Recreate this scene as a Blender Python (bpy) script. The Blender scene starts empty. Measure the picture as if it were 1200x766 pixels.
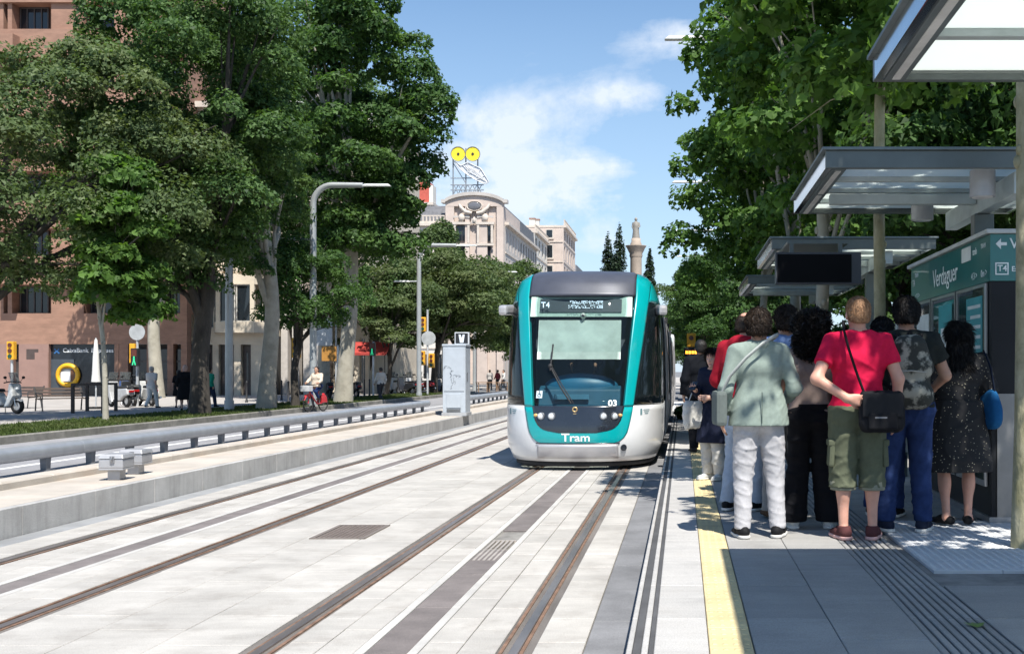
import bpy, bmesh, math, random
import numpy as np
from mathutils import Vector, Matrix, Euler
random.seed(7); RNG = np.random.default_rng(11)
scene = bpy.context.scene
COL = scene.collection
PI = math.pi
# ------------------------------------------------------------------ camera, world, sun, exposure
F, CX, CY, H = 1300.0, 800.0, 435.0, 1.57      # focal length in photo pixels, vanishing point, eye height
cam_d = bpy.data.cameras.new('camera'); cam = bpy.data.objects.new('camera', cam_d); COL.objects.link(cam)
cam.location = (0, 0, H); cam.rotation_euler = (PI/2, 0, 0)
cam_d.sensor_width = 36; cam_d.lens = F/1200*36
cam_d.shift_x = -(CX-600)/1200; cam_d.shift_y = (CY-383)/1200
cam_d.clip_start = 0.1; cam_d.clip_end = 6000
scene.camera = cam
SUN_TO = Vector((0.215, -0.486, 0.853)).normalized()
SUN_EL = math.asin(SUN_TO.z); SUN_AZ = math.atan2(SUN_TO.x, SUN_TO.y)   # clockwise from +Y
sun_d = bpy.data.lights.new('sun', 'SUN'); sun = bpy.data.objects.new('sun', sun_d); COL.objects.link(sun)
sun_d.energy = 5.0; sun_d.angle = math.radians(0.5); sun_d.color = (1.0, 0.965, 0.9)
sun.rotation_euler = SUN_TO.to_track_quat('Z', 'Y').to_euler()
world = bpy.data.worlds.new('World'); scene.world = world; world.use_nodes = True
def build_world():
    nt = world.node_tree; nt.nodes.clear()
    N = nt.nodes.new; L = nt.links.new
    out = N('ShaderNodeOutputWorld'); bg = N('ShaderNodeBackground'); bg.inputs[1].default_value = 0.085
    sky = N('ShaderNodeTexSky'); sky.sky_type = 'NISHITA'; sky.sun_disc = False
    sky.sun_elevation = SUN_EL; sky.sun_rotation = SUN_AZ; sky.altitude = 0
    sky.air_density = 1.0; sky.dust_density = 0.25; sky.ozone_density = 1.6
    tc = N('ShaderNodeTexCoord'); sep = N('ShaderNodeSeparateXYZ'); L(tc.outputs['Generated'], sep.inputs[0])
    # cloud layer: project the view direction on a high plane
    add = N('ShaderNodeMath'); add.operation = 'ADD'; add.inputs[1].default_value = 0.16; L(sep.outputs[2], add.inputs[0])
    dx = N('ShaderNodeMath'); dx.operation = 'DIVIDE'; L(sep.outputs[0], dx.inputs[0]); L(add.outputs[0], dx.inputs[1])
    dy = N('ShaderNodeMath'); dy.operation = 'DIVIDE'; L(sep.outputs[1], dy.inputs[0]); L(add.outputs[0], dy.inputs[1])
    cmb = N('ShaderNodeCombineXYZ'); L(dx.outputs[0], cmb.inputs[0]); L(dy.outputs[0], cmb.inputs[1])
    mp = N('ShaderNodeMapping'); mp.inputs['Location'].default_value = (CLOUD_OFF[0], CLOUD_OFF[1], 0.0); mp.inputs['Scale'].default_value = (1.15, 1.0, 1.0)
    L(cmb.outputs[0], mp.inputs[0])
    n1 = N('ShaderNodeTexNoise'); n1.inputs['Scale'].default_value = 1.25; n1.inputs['Detail'].default_value = 9; n1.inputs['Roughness'].default_value = 0.6
    n1.inputs['Distortion'].default_value = 0.35
    L(mp.outputs[0], n1.inputs['Vector'])
    r = N('ShaderNodeValToRGB'); r.color_ramp.elements[0].position = CLOUD_LO; r.color_ramp.elements[1].position = CLOUD_HI
    r.color_ramp.elements[0].color = (0, 0, 0, 1); r.color_ramp.elements[1].color = (1, 1, 1, 1)
    # a few cloud banks where the photograph has them (by compass direction)
    yp = N('ShaderNodeMath'); yp.operation = 'MAXIMUM'; yp.inputs[1].default_value = .05; L(sep.outputs[1], yp.inputs[0])
    def mth(op, a, b=None):
        m = N('ShaderNodeMath'); m.operation = op
        for i, q in enumerate((a, b)):
            if q is None: continue
            if isinstance(q, (int, float)): m.inputs[i].default_value = q
            else: L(q, m.inputs[i])
        return m.outputs[0]
    u = mth('DIVIDE', sep.outputs[0], yp.outputs[0]); v = mth('DIVIDE', sep.outputs[2], yp.outputs[0]); tot = n1.outputs[0]
    n1b = N('ShaderNodeTexNoise'); n1b.inputs['Scale'].default_value = 15; n1b.inputs['Detail'].default_value = 8; n1b.inputs['Roughness'].default_value = .62; L(tc.outputs['Generated'], n1b.inputs['Vector'])
    puff = mth('MULTIPLY', mth('SUBTRACT', n1b.outputs[0], .5), .95)
    for px, py, a, b, w in CLOUDS:
        e = mth('ADD', mth('POWER', mth('ABSOLUTE', mth('MULTIPLY', mth('SUBTRACT', u, (px-CX)/F), F/a)), 2.0), mth('POWER', mth('ABSOLUTE', mth('MULTIPLY', mth('SUBTRACT', v, (CY-py)/F), F/b)), 2.0))
        g = mth('POWER', 2.718, mth('MULTIPLY', e, -1.0)); tot = mth('ADD', tot, mth('MULTIPLY', g, mth('ADD', puff, w)))
    L(tot, r.inputs[0])
    # below the cloud deck the sky pales towards the horizon everywhere alike
    rz = N('ShaderNodeValToRGB'); rz.color_ramp.elements[0].position = 0.0; rz.color_ramp.elements[0].color = (.8, .8, .8, 1)
    rz.color_ramp.elements[1].position = 0.4; rz.color_ramp.elements[1].color = (0, 0, 0, 1); L(sep.outputs[2], rz.inputs[0])
    hs = N('ShaderNodeHueSaturation'); hs.inputs['Saturation'].default_value = 1.2; hs.inputs['Value'].default_value = 1.16; L(sky.outputs[0], hs.inputs['Color'])
    hz = N('ShaderNodeMix'); hz.data_type = 'RGBA'; L(rz.outputs[0], hz.inputs[0]); L(hs.outputs[0], hz.inputs[6]); hz.inputs[7].default_value = (4.6, 6.1, 7.9, 1)
    mul = N('ShaderNodeMath'); mul.operation = 'MULTIPLY'; mul.inputs[1].default_value = 0.8; L(r.outputs[0], mul.inputs[0])
    mix = N('ShaderNodeMix'); mix.data_type = 'RGBA'; L(mul.outputs[0], mix.inputs[0]); L(hz.outputs[2], mix.inputs[6])
    mix.inputs[7].default_value = (7.0, 7.5, 8.2, 1)
    L(mix.outputs[2], bg.inputs[0]); L(bg.outputs[0], out.inputs[0])
CLOUD_OFF = (0.35, 0.1); CLOUD_LO = 0.60; CLOUD_HI = 0.80
CLOUDS = [(590,150,105,44,.23),(650,235,95,16,.22),(730,112,60,24,.20),(800,48,70,26,.15),(560,215,110,40,.20),(690,195,60,14,.17),(620,270,150,26,.18)]
build_world()
scene.view_settings.view_transform = 'Standard'; scene.view_settings.look = 'None'
scene.view_settings.exposure = 0.68; scene.view_settings.gamma = 1.0
scene.render.engine = 'CYCLES'
scene.cycles.max_bounces = 8; scene.cycles.transparent_max_bounces = 12; scene.cycles.diffuse_bounces = 3; scene.cycles.glossy_bounces = 3
scene.cycles.use_denoising = True
try: scene.cycles.denoiser = 'OPENIMAGEDENOISE'
except Exception: pass
scene.cycles.sample_clamp_indirect = 6

def d_at(py, z): return F*(H-z)/(py-CY)          # distance of a ground point seen at that height in the photo
def X_at(px, d): return (px-CX)*d/F
def Z_at(py, d): return H-(py-CY)*d/F

# ------------------------------------------------------------------ materials
_M = {}
def mat(name, col=(.5,.5,.5), rough=.6, metal=0., var=.12, scale=3., bump=0., bscale=60., spec=.5, objrand=0., island=0., col2=None, stretch=None, coat=0., emit=0., stain=0., stain_col=(.05,.045,.04), stain_scale=1.2, fine=0., drip=0., streak=0.):
    if name in _M: return _M[name]
    m = bpy.data.materials.new(name); m.use_nodes = True; _M[name] = m
    nt = m.node_tree; N = nt.nodes.new; L = nt.links.new
    b = nt.nodes['Principled BSDF']
    b.inputs['Roughness'].default_value = rough; b.inputs['Metallic'].default_value = metal
    b.inputs['Specular IOR Level'].default_value = spec; b.inputs['Coat Weight'].default_value = coat
    geo = N('ShaderNodeNewGeometry'); pos = geo.outputs['Position']
    if stretch:
        mp = N('ShaderNodeMapping'); mp.inputs['Scale'].default_value = stretch; L(pos, mp.inputs[0]); pos = mp.outputs[0]
    n = N('ShaderNodeTexNoise'); n.inputs['Scale'].default_value = scale; n.inputs['Detail'].default_value = 6; n.inputs['Roughness'].default_value = .62
    L(pos, n.inputs['Vector'])
    c2 = col2 if col2 else tuple(min(1, c*(1+var*1.6)) for c in col[:3]); c1 = col if col2 else tuple(c*(1-var*1.6) for c in col[:3])
    r = N('ShaderNodeValToRGB'); r.color_ramp.elements[0].position = .3; r.color_ramp.elements[1].position = .7
    r.color_ramp.elements[0].color = (*c1[:3], 1); r.color_ramp.elements[1].color = (*c2[:3], 1); L(n.outputs[0], r.inputs[0])
    last = r.outputs[0]
    if stain:
        n3 = N('ShaderNodeTexNoise'); n3.inputs['Scale'].default_value = stain_scale; n3.inputs['Detail'].default_value = 8; n3.inputs['Roughness'].default_value = .7
        L(geo.outputs['Position'], n3.inputs['Vector'])
        r3 = N('ShaderNodeValToRGB'); r3.color_ramp.elements[0].position = .5; r3.color_ramp.elements[1].position = .75; L(n3.outputs[0], r3.inputs[0])
        mu = N('ShaderNodeMath'); mu.operation = 'MULTIPLY'; mu.inputs[1].default_value = stain; L(r3.outputs[0], mu.inputs[0])
        mx = N('ShaderNodeMix'); mx.data_type = 'RGBA'; L(mu.outputs[0], mx.inputs[0]); L(last, mx.inputs[6]); mx.inputs[7].default_value = (*stain_col, 1); last = mx.outputs[2]
    for amt, sc, sh in ((drip, (2.6,2.6,.22), 1), (streak, (1.0,7.0,1.0), 0)):
        if amt:
            mp5 = N('ShaderNodeMapping'); mp5.inputs['Scale'].default_value = sc; L(geo.outputs['Position'], mp5.inputs[0])
            n5 = N('ShaderNodeTexNoise'); n5.inputs['Scale'].default_value = 1.6 if sh else 1.1; n5.inputs['Detail'].default_value = 7; n5.inputs['Roughness'].default_value = .7; L(mp5.outputs[0], n5.inputs['Vector'])
            mr5 = N('ShaderNodeMapRange'); mr5.inputs[1].default_value = .48 if sh else .32; mr5.inputs[2].default_value = .72 if sh else .68; mr5.inputs[3].default_value = 1 if sh else 1-amt; mr5.inputs[4].default_value = 1-amt if sh else 1+amt; L(n5.outputs[0], mr5.inputs[0])
            v5 = N('ShaderNodeVectorMath'); v5.operation = 'SCALE'; L(last, v5.inputs[0]); L(mr5.outputs[0], v5.inputs['Scale']); last = v5.outputs[0]
    if fine:
        n4 = N('ShaderNodeTexNoise'); n4.inputs['Scale'].default_value = 140; n4.inputs['Detail'].default_value = 3; L(geo.outputs['Position'], n4.inputs['Vector'])
        mr4 = N('ShaderNodeMapRange'); mr4.inputs[1].default_value = .3; mr4.inputs[2].default_value = .7; mr4.inputs[3].default_value = 1-fine; mr4.inputs[4].default_value = 1+fine; L(n4.outputs[0], mr4.inputs[0])
        v4 = N('ShaderNodeVectorMath'); v4.operation = 'SCALE'; L(last, v4.inputs[0]); L(mr4.outputs[0], v4.inputs['Scale']); last = v4.outputs[0]
    for amt, src in ((objrand, 'o'), (island, 'i')):
        if amt:
            if src == 'o': s = N('ShaderNodeObjectInfo').outputs['Random']
            else: s = geo.outputs['Random Per Island']
            mr = N('ShaderNodeMapRange'); mr.inputs[3].default_value = 1-amt; mr.inputs[4].default_value = 1+amt; L(s, mr.inputs[0])
            v = N('ShaderNodeVectorMath'); v.operation = 'SCALE'; L(last, v.inputs[0]); L(mr.outputs[0], v.inputs['Scale']); last = v.outputs[0]
    L(last, b.inputs['Base Color'])
    if emit:
        L(last, b.inputs['Emission Color']); b.inputs['Emission Strength'].default_value = emit
    if bump:
        n2 = N('ShaderNodeTexNoise'); n2.inputs['Scale'].default_value = bscale; n2.inputs['Detail'].default_value = 5
        L(pos, n2.inputs['Vector'])
        bp = N('ShaderNodeBump'); bp.inputs['Strength'].default_value = bump; bp.inputs['Distance'].default_value = .01
        L(n2.outputs[0], bp.inputs['Height']); L(bp.outputs[0], b.inputs['Normal'])
    return m
def leaf_mat(name, dark, light, trans=.35, clump=.35, yellow=None):
    if name in _M: return _M[name]
    m = bpy.data.materials.new(name); m.use_nodes = True; _M[name] = m
    nt = m.node_tree; N = nt.nodes.new; L = nt.links.new
    b = nt.nodes['Principled BSDF']; out = nt.nodes['Material Output']
    b.inputs['Roughness'].default_value = .55; b.inputs['Specular IOR Level'].default_value = .22
    geo = N('ShaderNodeNewGeometry')
    r = N('ShaderNodeValToRGB'); r.color_ramp.elements[0].color = (*dark, 1); r.color_ramp.elements[1].color = (*light, 1); L(geo.outputs['Random Per Island'], r.inputs[0])
    n = N('ShaderNodeTexNoise'); n.inputs['Scale'].default_value = .55; n.inputs['Detail'].default_value = 3; L(geo.outputs['Position'], n.inputs['Vector'])
    r2 = N('ShaderNodeValToRGB'); r2.color_ramp.elements[0].position = .5; r2.color_ramp.elements[1].position = .72; L(n.outputs[0], r2.inputs[0])
    mu = N('ShaderNodeMath'); mu.operation = 'MULTIPLY'; mu.inputs[1].default_value = clump; L(r2.outputs[0], mu.inputs[0])
    mx = N('ShaderNodeMix'); mx.data_type = 'RGBA'; L(mu.outputs[0], mx.inputs[0]); L(r.outputs[0], mx.inputs[6]); mx.inputs[7].default_value = (*(yellow or light), 1)
    L(mx.outputs[2], b.inputs['Base Color'])
    tr = N('ShaderNodeBsdfTranslucent'); v = N('ShaderNodeVectorMath'); v.operation = 'MULTIPLY'; L(mx.outputs[2], v.inputs[0]); v.inputs[1].default_value = (1.5, 1.6, .7); L(v.outputs[0], tr.inputs[0])
    ms = N('ShaderNodeMixShader'); ms.inputs[0].default_value = trans; L(b.outputs[0], ms.inputs[1]); L(tr.outputs[0], ms.inputs[2]); L(ms.outputs[0], out.inputs[0])
    return m
def glass_mat(name, tint=(.02,.025,.03), alpha=.0, rough=.03, through=(1,1,1)):
    # alpha = share of light let straight through
    if name in _M: return _M[name]
    m = bpy.data.materials.new(name); m.use_nodes = True; _M[name] = m
    nt = m.node_tree; N = nt.nodes.new; L = nt.links.new
    b = nt.nodes['Principled BSDF']; out = nt.nodes['Material Output']
    b.inputs['Base Color'].default_value = (*tint, 1); b.inputs['Roughness'].default_value = rough; b.inputs['Specular IOR Level'].default_value = .6
    if alpha:
        t = N('ShaderNodeBsdfTransparent'); t.inputs[0].default_value = (*through, 1)
        ms = N('ShaderNodeMixShader'); ms.inputs[0].default_value = alpha; L(b.outputs[0], ms.inputs[1]); L(t.outputs[0], ms.inputs[2]); L(ms.outputs[0], out.inputs[0])
    return m
def emit_mat(name, col, strength):
    if name in _M: return _M[name]
    m = bpy.data.materials.new(name); m.use_nodes = True; _M[name] = m
    b = m.node_tree.nodes['Principled BSDF']; b.inputs['Base Color'].default_value = (*col, 1)
    b.inputs['Emission Color'].default_value = (*col, 1); b.inputs['Emission Strength'].default_value = strength
    return m
def frosted_mat(name, col, t=.5):
    if name in _M: return _M[name]
    m = bpy.data.materials.new(name); m.use_nodes = True; _M[name] = m
    nt = m.node_tree; N = nt.nodes.new; L = nt.links.new
    b = nt.nodes['Principled BSDF']; out = nt.nodes['Material Output']
    b.inputs['Base Color'].default_value = (*col, 1); b.inputs['Roughness'].default_value = .75; b.inputs['Specular IOR Level'].default_value = .15
    tr = N('ShaderNodeBsdfTranslucent'); tr.inputs[0].default_value = (*col, 1)
    ms = N('ShaderNodeMixShader'); ms.inputs[0].default_value = t; L(b.outputs[0], ms.inputs[1]); L(tr.outputs[0], ms.inputs[2]); L(ms.outputs[0], out.inputs[0])
    return m

# ------------------------------------------------------------------ objects and tags
def tag(o, label=None, cat=None, group=None, kind=None):
    if label: o['label'] = label
    if cat: o['category'] = cat
    if group: o['group'] = group
    if kind: o['kind'] = kind
    return o
def thing(name, label, cat, loc=(0,0,0), rz=0., group=None):
    o = bpy.data.objects.new(name, None); COL.objects.link(o); o.location = loc; o.rotation_euler = (0,0,rz); o.empty_display_size = .1
    return tag(o, label, cat, group)
def link_mesh(name, me, m=None, parent=None, kind=None):
    o = bpy.data.objects.new(name, me); COL.objects.link(o)
    if m is not None and not me.materials: me.materials.append(m)
    if parent is not None: o.parent = parent
    if kind: o['kind'] = kind
    return o
def copy_tree(o, parent=None):
    c = o.copy(); COL.objects.link(c)
    if parent is not None: c.parent = parent
    for ch in list(o.children): copy_tree(ch, c)
    return c
def mesh_np(name, V, Q, smooth=True):
    me = bpy.data.meshes.new(name); V = np.ascontiguousarray(V, np.float32); Q = np.ascontiguousarray(Q, np.int32)
    k = Q.shape[1]; n = len(Q)
    me.vertices.add(len(V)); me.vertices.foreach_set('co', V.ravel())
    me.loops.add(n*k); me.loops.foreach_set('vertex_index', Q.ravel())
    me.polygons.add(n); me.polygons.foreach_set('loop_start', np.arange(0, n*k, k, dtype=np.int32)); me.polygons.foreach_set('loop_total', np.full(n, k, np.int32))
    me.polygons.foreach_set('use_smooth', np.full(n, smooth))
    me.update(calc_edges=True); return me

class MB:
    """collects simple solids and links them as one mesh object"""
    def __init__(s): s.v = []; s.f = []; s.sm = []
    def add(s, V, Fs, smooth=False):
        o = len(s.v); s.v += [tuple(p) for p in V]; s.f += [tuple(i+o for i in f) for f in Fs]; s.sm += [smooth]*len(Fs); return s
    def box(s, c, d, rz=0., rx=0., ry=0., taper=1.):
        x, y, z = (q/2 for q in d); V = []
        R = Euler((rx, ry, rz)).to_matrix() if (rz or rx or ry) else None
        for sz in (-1, 1):
            t = taper if sz > 0 else 1.
            for sx, sy in ((-1,-1),(1,-1),(1,1),(-1,1)):
                p = Vector((sx*x*t, sy*y*t, sz*z))
                if R: p = R @ p
                V.append((p.x+c[0], p.y+c[1], p.z+c[2]))
        return s.add(V, [(3,2,1,0),(4,5,6,7),(0,1,5,4),(1,2,6,5),(2,3,7,6),(3,0,4,7)])
    def b2(s, x0, x1, y0, y1, z0, z1): return s.box(((x0+x1)/2, (y0+y1)/2, (z0+z1)/2), (x1-x0, y1-y0, z1-z0))
    def tube(s, pts, r, n=8, caps=True, smooth=True, flat=None):
        pts = [Vector(p) for p in pts]; rs = r if isinstance(r, (list, tuple)) else [r]*len(pts)
        V = []; Fs = []; prev = None
        for i, p in enumerate(pts):
            t = (pts[min(i+1, len(pts)-1)]-pts[max(i-1, 0)])
            t = t.normalized() if t.length > 1e-9 else Vector((0,0,1))
            if prev is None:
                u = t.cross(Vector((0,0,1)) if abs(t.z) < .9 else Vector((1,0,0))).normalized()
            else:
                u = (prev - t*prev.dot(t)); u = u.normalized() if u.length > 1e-6 else t.orthogonal().normalized()
            prev = u; w = t.cross(u)
            for k in range(n):
                a = 2*PI*k/n; V.append(p + (u*math.cos(a)+w*math.sin(a)*(flat or 1))*rs[i])
        for i in range(len(pts)-1):
            for k in range(n):
                a = i*n+k; b = i*n+(k+1) % n; Fs.append((a, b, b+n, a+n))
        s.add(V, Fs, smooth)
        if caps:
            s.add(V[:n], [tuple(reversed(range(n)))]); s.add(V[-n:], [tuple(range(n))])
        return s
    def cyl(s, p0, p1, r, r2=None, n=16, smooth=True): return s.tube([p0, p1], [r, r if r2 is None else r2], n, True, smooth)
    def prism(s, poly, axis, a, b):
        """poly = list of 2-D points, extruded along axis ('x','y','z') from a to b"""
        def P(u, v, w): return {'x': (w,u,v), 'y': (u,w,v), 'z': (u,v,w)}[axis]
        n = len(poly); V = [P(u,v,a) for u,v in poly]+[P(u,v,b) for u,v in poly]
        Fs = [tuple(reversed(range(n))), tuple(range(n, 2*n))]+[(i,(i+1)%n,(i+1)%n+n,i+n) for i in range(n)]
        return s.add(V, Fs)
    def lathe(s, prof, c=(0,0,0), n=16, smooth=True):
        V = []; Fs = []
        for r, z in prof:
            for k in range(n): V.append((c[0]+r*math.cos(2*PI*k/n), c[1]+r*math.sin(2*PI*k/n), c[2]+z))
        for i in range(len(prof)-1):
            for k in range(n):
                a = i*n+k; b = i*n+(k+1)%n; Fs.append((a,b,b+n,a+n))
        return s.add(V, Fs, smooth)
    def ell(s, c, r, nu=12, nv=8):
        prof = [(math.sin(PI*i/nv), -math.cos(PI*i/nv)) for i in range(nv+1)]; V = []; Fs = []
        for a, z in prof:
            for k in range(nu): V.append((c[0]+r[0]*a*math.cos(2*PI*k/nu), c[1]+r[1]*a*math.sin(2*PI*k/nu), c[2]+r[2]*z))
        for i in range(nv):
            for k in range(nu):
                p = i*nu+k; q = i*nu+(k+1)%nu; Fs.append((p,q,q+nu,p+nu))
        return s.add(V, Fs, True)
    def torus(s, c, R, r, axis='x', n=24, m=8):
        V = []; Fs = []
        for i in range(n):
            a = 2*PI*i/n
            for j in range(m):
                b = 2*PI*j/m; q = R+r*math.cos(b); u, v, w = q*math.cos(a), q*math.sin(a), r*math.sin(b)
                V.append({'x': (c[0]+w, c[1]+u, c[2]+v), 'y': (c[0]+u, c[1]+w, c[2]+v), 'z': (c[0]+u, c[1]+v, c[2]+w)}[axis])
        for i in range(n):
            for j in range(m): Fs.append((i*m+j, ((i+1)%n)*m+j, ((i+1)%n)*m+(j+1)%m, i*m+(j+1)%m))
        return s.add(V, Fs, True)
    def mesh(s, name, bevel=0., recalc=True):
        me = bpy.data.meshes.new(name); me.from_pydata(s.v, [], s.f); me.polygons.foreach_set('use_smooth', s.sm)
        if bevel or recalc:
            bm = bmesh.new(); bm.from_mesh(me)
            if recalc: bmesh.ops.recalc_face_normals(bm, faces=bm.faces)
            if bevel:
                es = [e for e in bm.edges if len(e.link_faces) == 2 and e.calc_face_angle(0) > .6]
                bmesh.ops.bevel(bm, geom=es, offset=bevel, segments=2, affect='EDGES', profile=.6, clamp_overlap=True)
            bm.to_mesh(me); bm.free()
        me.update(); return me
    def build(s, name, m, parent=None, bevel=0., kind=None):
        return link_mesh(name, s.mesh(name, bevel), m, parent, kind)
def place(o, loc=None, rz=None):
    if loc is not None: o.location = loc
    if rz is not None: o.rotation_euler = (0,0,rz)
    return o
def text_mesh(name, body, size, m, parent=None, ext=.002, bold=0., align='CENTER', spacing=1.):
    """flat lettering, reading along +X, up +Z, front towards -Y"""
    c = bpy.data.curves.new(name, 'FONT'); c.body = body; c.size = size; c.extrude = ext; c.align_x = align; c.align_y = 'CENTER'; c.offset = bold; c.space_character = spacing; c.resolution_u = 3
    o = bpy.data.objects.new(name, c); COL.objects.link(o)
    dg = bpy.context.evaluated_depsgraph_get(); me = bpy.data.meshes.new_from_object(o.evaluated_get(dg)); bpy.data.objects.remove(o); bpy.data.curves.remove(c)
    me.transform(Matrix.Rotation(PI/2, 4, 'X')); me.name = name; me.materials.clear(); me.materials.append(m)
    o = bpy.data.objects.new(name, me); COL.objects.link(o)
    if parent is not None: o.parent = parent
    return o
def pieces(parent, name, boxes, m, limit=300, bev=0.004, near=(0.,0.)):
    """boxes = (x0,x1,y0,y1,z0,z1); the nearest ones become single objects sharing meshes, the rest one joined part"""
    boxes = sorted(boxes, key=lambda b: math.hypot((b[0]+b[1])/2-near[0], (b[2]+b[3])/2-near[1])); cache = {}
    for b in boxes[:limit]:
        k = (round(b[1]-b[0], 3), round(b[3]-b[2], 3), round(b[5]-b[4], 3))
        if k not in cache:
            w, d, h = k; e = min(bev, w*.2, d*.2, h*.4)
            V = [(-w/2,-d/2,-h),(w/2,-d/2,-h),(w/2,d/2,-h),(-w/2,d/2,-h),(-w/2,-d/2,-e),(w/2,-d/2,-e),(w/2,d/2,-e),(-w/2,d/2,-e),
                 (-w/2+e,-d/2+e,0),(w/2-e,-d/2+e,0),(w/2-e,d/2-e,0),(-w/2+e,d/2-e,0)]
            Fs = [(0,1,5,4),(1,2,6,5),(2,3,7,6),(3,0,4,7),(4,5,9,8),(5,6,10,9),(6,7,11,10),(7,4,8,11),(8,9,10,11)]
            me = bpy.data.meshes.new(name); me.from_pydata(V, [], Fs); me.materials.append(m); cache[k] = me
        o = bpy.data.objects.new(name, cache[k]); COL.objects.link(o); o.parent = parent
        o.location = ((b[0]+b[1])/2, (b[2]+b[3])/2, b[5]+random.uniform(-.0012, .0012)); o.rotation_euler = (random.uniform(-.001,.001), random.uniform(-.001,.001), 0)
    if len(boxes) > limit:
        mb = MB()
        for b in boxes[limit:]:
            x0,x1,y0,y1,z0,z1 = b; z = z1+random.uniform(-.0012,.0012)
            mb.add([(x0,y0,z0),(x1,y0,z0),(x1,y1,z0),(x0,y1,z0),(x0,y0,z),(x1,y0,z),(x1,y1,z),(x0,y1,z)], [(4,5,6,7),(0,1,5,4),(1,2,6,5),(2,3,7,6),(3,0,4,7)])
        link_mesh(name, mb.mesh(name, recalc=False), m, parent, 'stuff')
# ================================================================== SETTING: ground, tracks, platforms, road
asphalt = mat('asphalt_grey', (.16,.16,.165), .9, var=.18, scale=.7, bump=.5, bscale=150, stain=.25, fine=.25)
road_m = mat('road_surface', (.25,.245,.25), .88, var=.14, scale=.5, bump=.4, bscale=140, stain=.25, fine=.2)
slab_m = mat('track_slab', (.395,.375,.345), .85, var=.1, scale=1.4, bump=.35, bscale=90, objrand=.06, island=.06, stain=.5, stain_col=(.19,.165,.14), stain_scale=2.4, fine=.16, streak=.08)
joint_m = mat('joint_dirt', (.2,.19,.175), .95, var=.2, scale=6)
slabl_m = mat('border_slab', (.45,.435,.41), .8, var=.06, scale=2, bump=.2, objrand=.05, island=.05, stain=.2, fine=.08)
filler_m = mat('rail_filler', (.135,.12,.108), .85, var=.25, scale=5, bump=.5, bscale=120, stretch=(1,.15,1), fine=.2)
steel_m = mat('rail_steel', (.36,.31,.28), .38, .75, var=.2, scale=4, stretch=(1,.2,1))
rust_m = mat('rail_rust', (.2,.12,.08), .75, .2, var=.3, scale=9, bump=.3)
duct_m = mat('duct_cover', (.155,.135,.128), .8, var=.15, scale=3, bump=.4, bscale=100, objrand=.1, island=.1, fine=.15)
plat_m = mat('platform_slab', (.285,.275,.258), .8, var=.08, scale=1.3, bump=.25, bscale=110, objrand=.07, island=.07, stain=.4, stain_col=(.19,.18,.165), stain_scale=3, fine=.16, streak=.08)
kerb_m = mat('granite_kerb', (.40,.385,.365), .75, var=.08, scale=3, bump=.25, bscale=120, objrand=.06, island=.06, stain=.4, fine=.18, stain_col=(.22,.2,.175), stain_scale=3, streak=.08)
yellow_m = mat('yellow_tactile', (.56,.455,.245), .75, var=.1, scale=3, bump=.2, objrand=.06, island=.06, stain=.3, stain_col=(.4,.33,.2))
dark_groove = mat('dark_groove', (.07,.07,.072), .85, var=.15)
cream_conc = mat('cream_concrete', (.44,.395,.34), .85, var=.1, scale=1.6, bump=.3, bscale=70, stain=.45, stain_col=(.42,.3,.2), stain_scale=1.1, fine=.1)
wallp_m = mat('platform_wall_panel', (.40,.39,.375), .85, var=.1, scale=2.2, bump=.3, bscale=60, objrand=.06, island=.06, stain=.4, stain_col=(.22,.2,.17), stain_scale=2.3, fine=.1, drip=.3)
white_tac = mat('white_tactile', (.46,.465,.47), .8, var=.05, scale=3, objrand=.04, island=.04, stain=.15, stain_col=(.35,.35,.35))
prom_m = mat('promenade_paving', (.37,.345,.32), .85, var=.1, scale=.9, bump=.2, objrand=.06, island=.06, stain=.3, stain_col=(.25,.23,.2))
paint_m = mat('road_paint', (.72,.72,.70), .7, var=.06, scale=5, stain=.3, stain_col=(.3,.3,.3))
grass_m = leaf_mat('grass_blades', (.035,.055,.012), (.085,.12,.03), .25, .5, (.12,.12,.045))
soil_m = mat('soil', (.075,.075,.035), .95, var=.3, scale=2, bump=.6)

def sheet(name, x0, x1, y0, y1, z, m, th=.3):
    return tag(MB().b2(x0, x1, y0, y1, z-th, z).build(name, m), kind='structure')
sheet('ground', -1500, 1500, -60, 3000, -.07, asphalt, .5)
TY0, TY1 = 2.0, 78.0
bed = sheet('track_bed', -6.37, -.27, TY0-3, TY1, -.022, joint_m, .2)
RAILS = (-.945, -2.38, -4.20, -5.64)
cols = [(-.845,-.56),(-1.262,-1.045),(-1.48,-1.262),(-2.06,-1.84),(-2.28,-2.06),(-3.02,-2.48),(-3.56,-3.02),(-4.10,-3.56),
        (-4.52,-4.30),(-4.76,-4.52),(-5.3,-5.08),(-5.54,-5.3),(-6.1,-5.74)]
boxes = []
for ci, (a, b) in enumerate(cols):
    L = .62 if b-a < .4 else .78
    y = 5.2+(ci % 2)*L/2
    while y < TY1-1:
        boxes.append((a+.003, b-.003, y+.003, y+L-.004, -.06, 0)); y += L
pieces(bed, 'paving_slab', boxes, slab_m, 300)
boxes = []
for a, b in ((-1.84,-1.78),(-1.54,-1.48),(-4.82,-4.76),(-5.08,-5.02)):
    y = 5.0
    while y < TY1-1: boxes.append((a+.002, b-.002, y+.003, y+1.2-.004, -.06, .002)); y += 1.2
pieces(bed, 'border_stone', boxes, slabl_m, 120)
boxes = []
for a, b in ((-1.78,-1.54),(-5.02,-4.82)):
    y = 5.0; k = 0
    while y < TY1-1:
        if not (a == -1.78 and abs(y-9.8) < .7): boxes.append((a+.003, b-.003, y+.004, y+1.2-.006, -.06, -.003))
        y += 1.2
pieces(bed, 'duct_cover', boxes, duct_m, 80)
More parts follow.
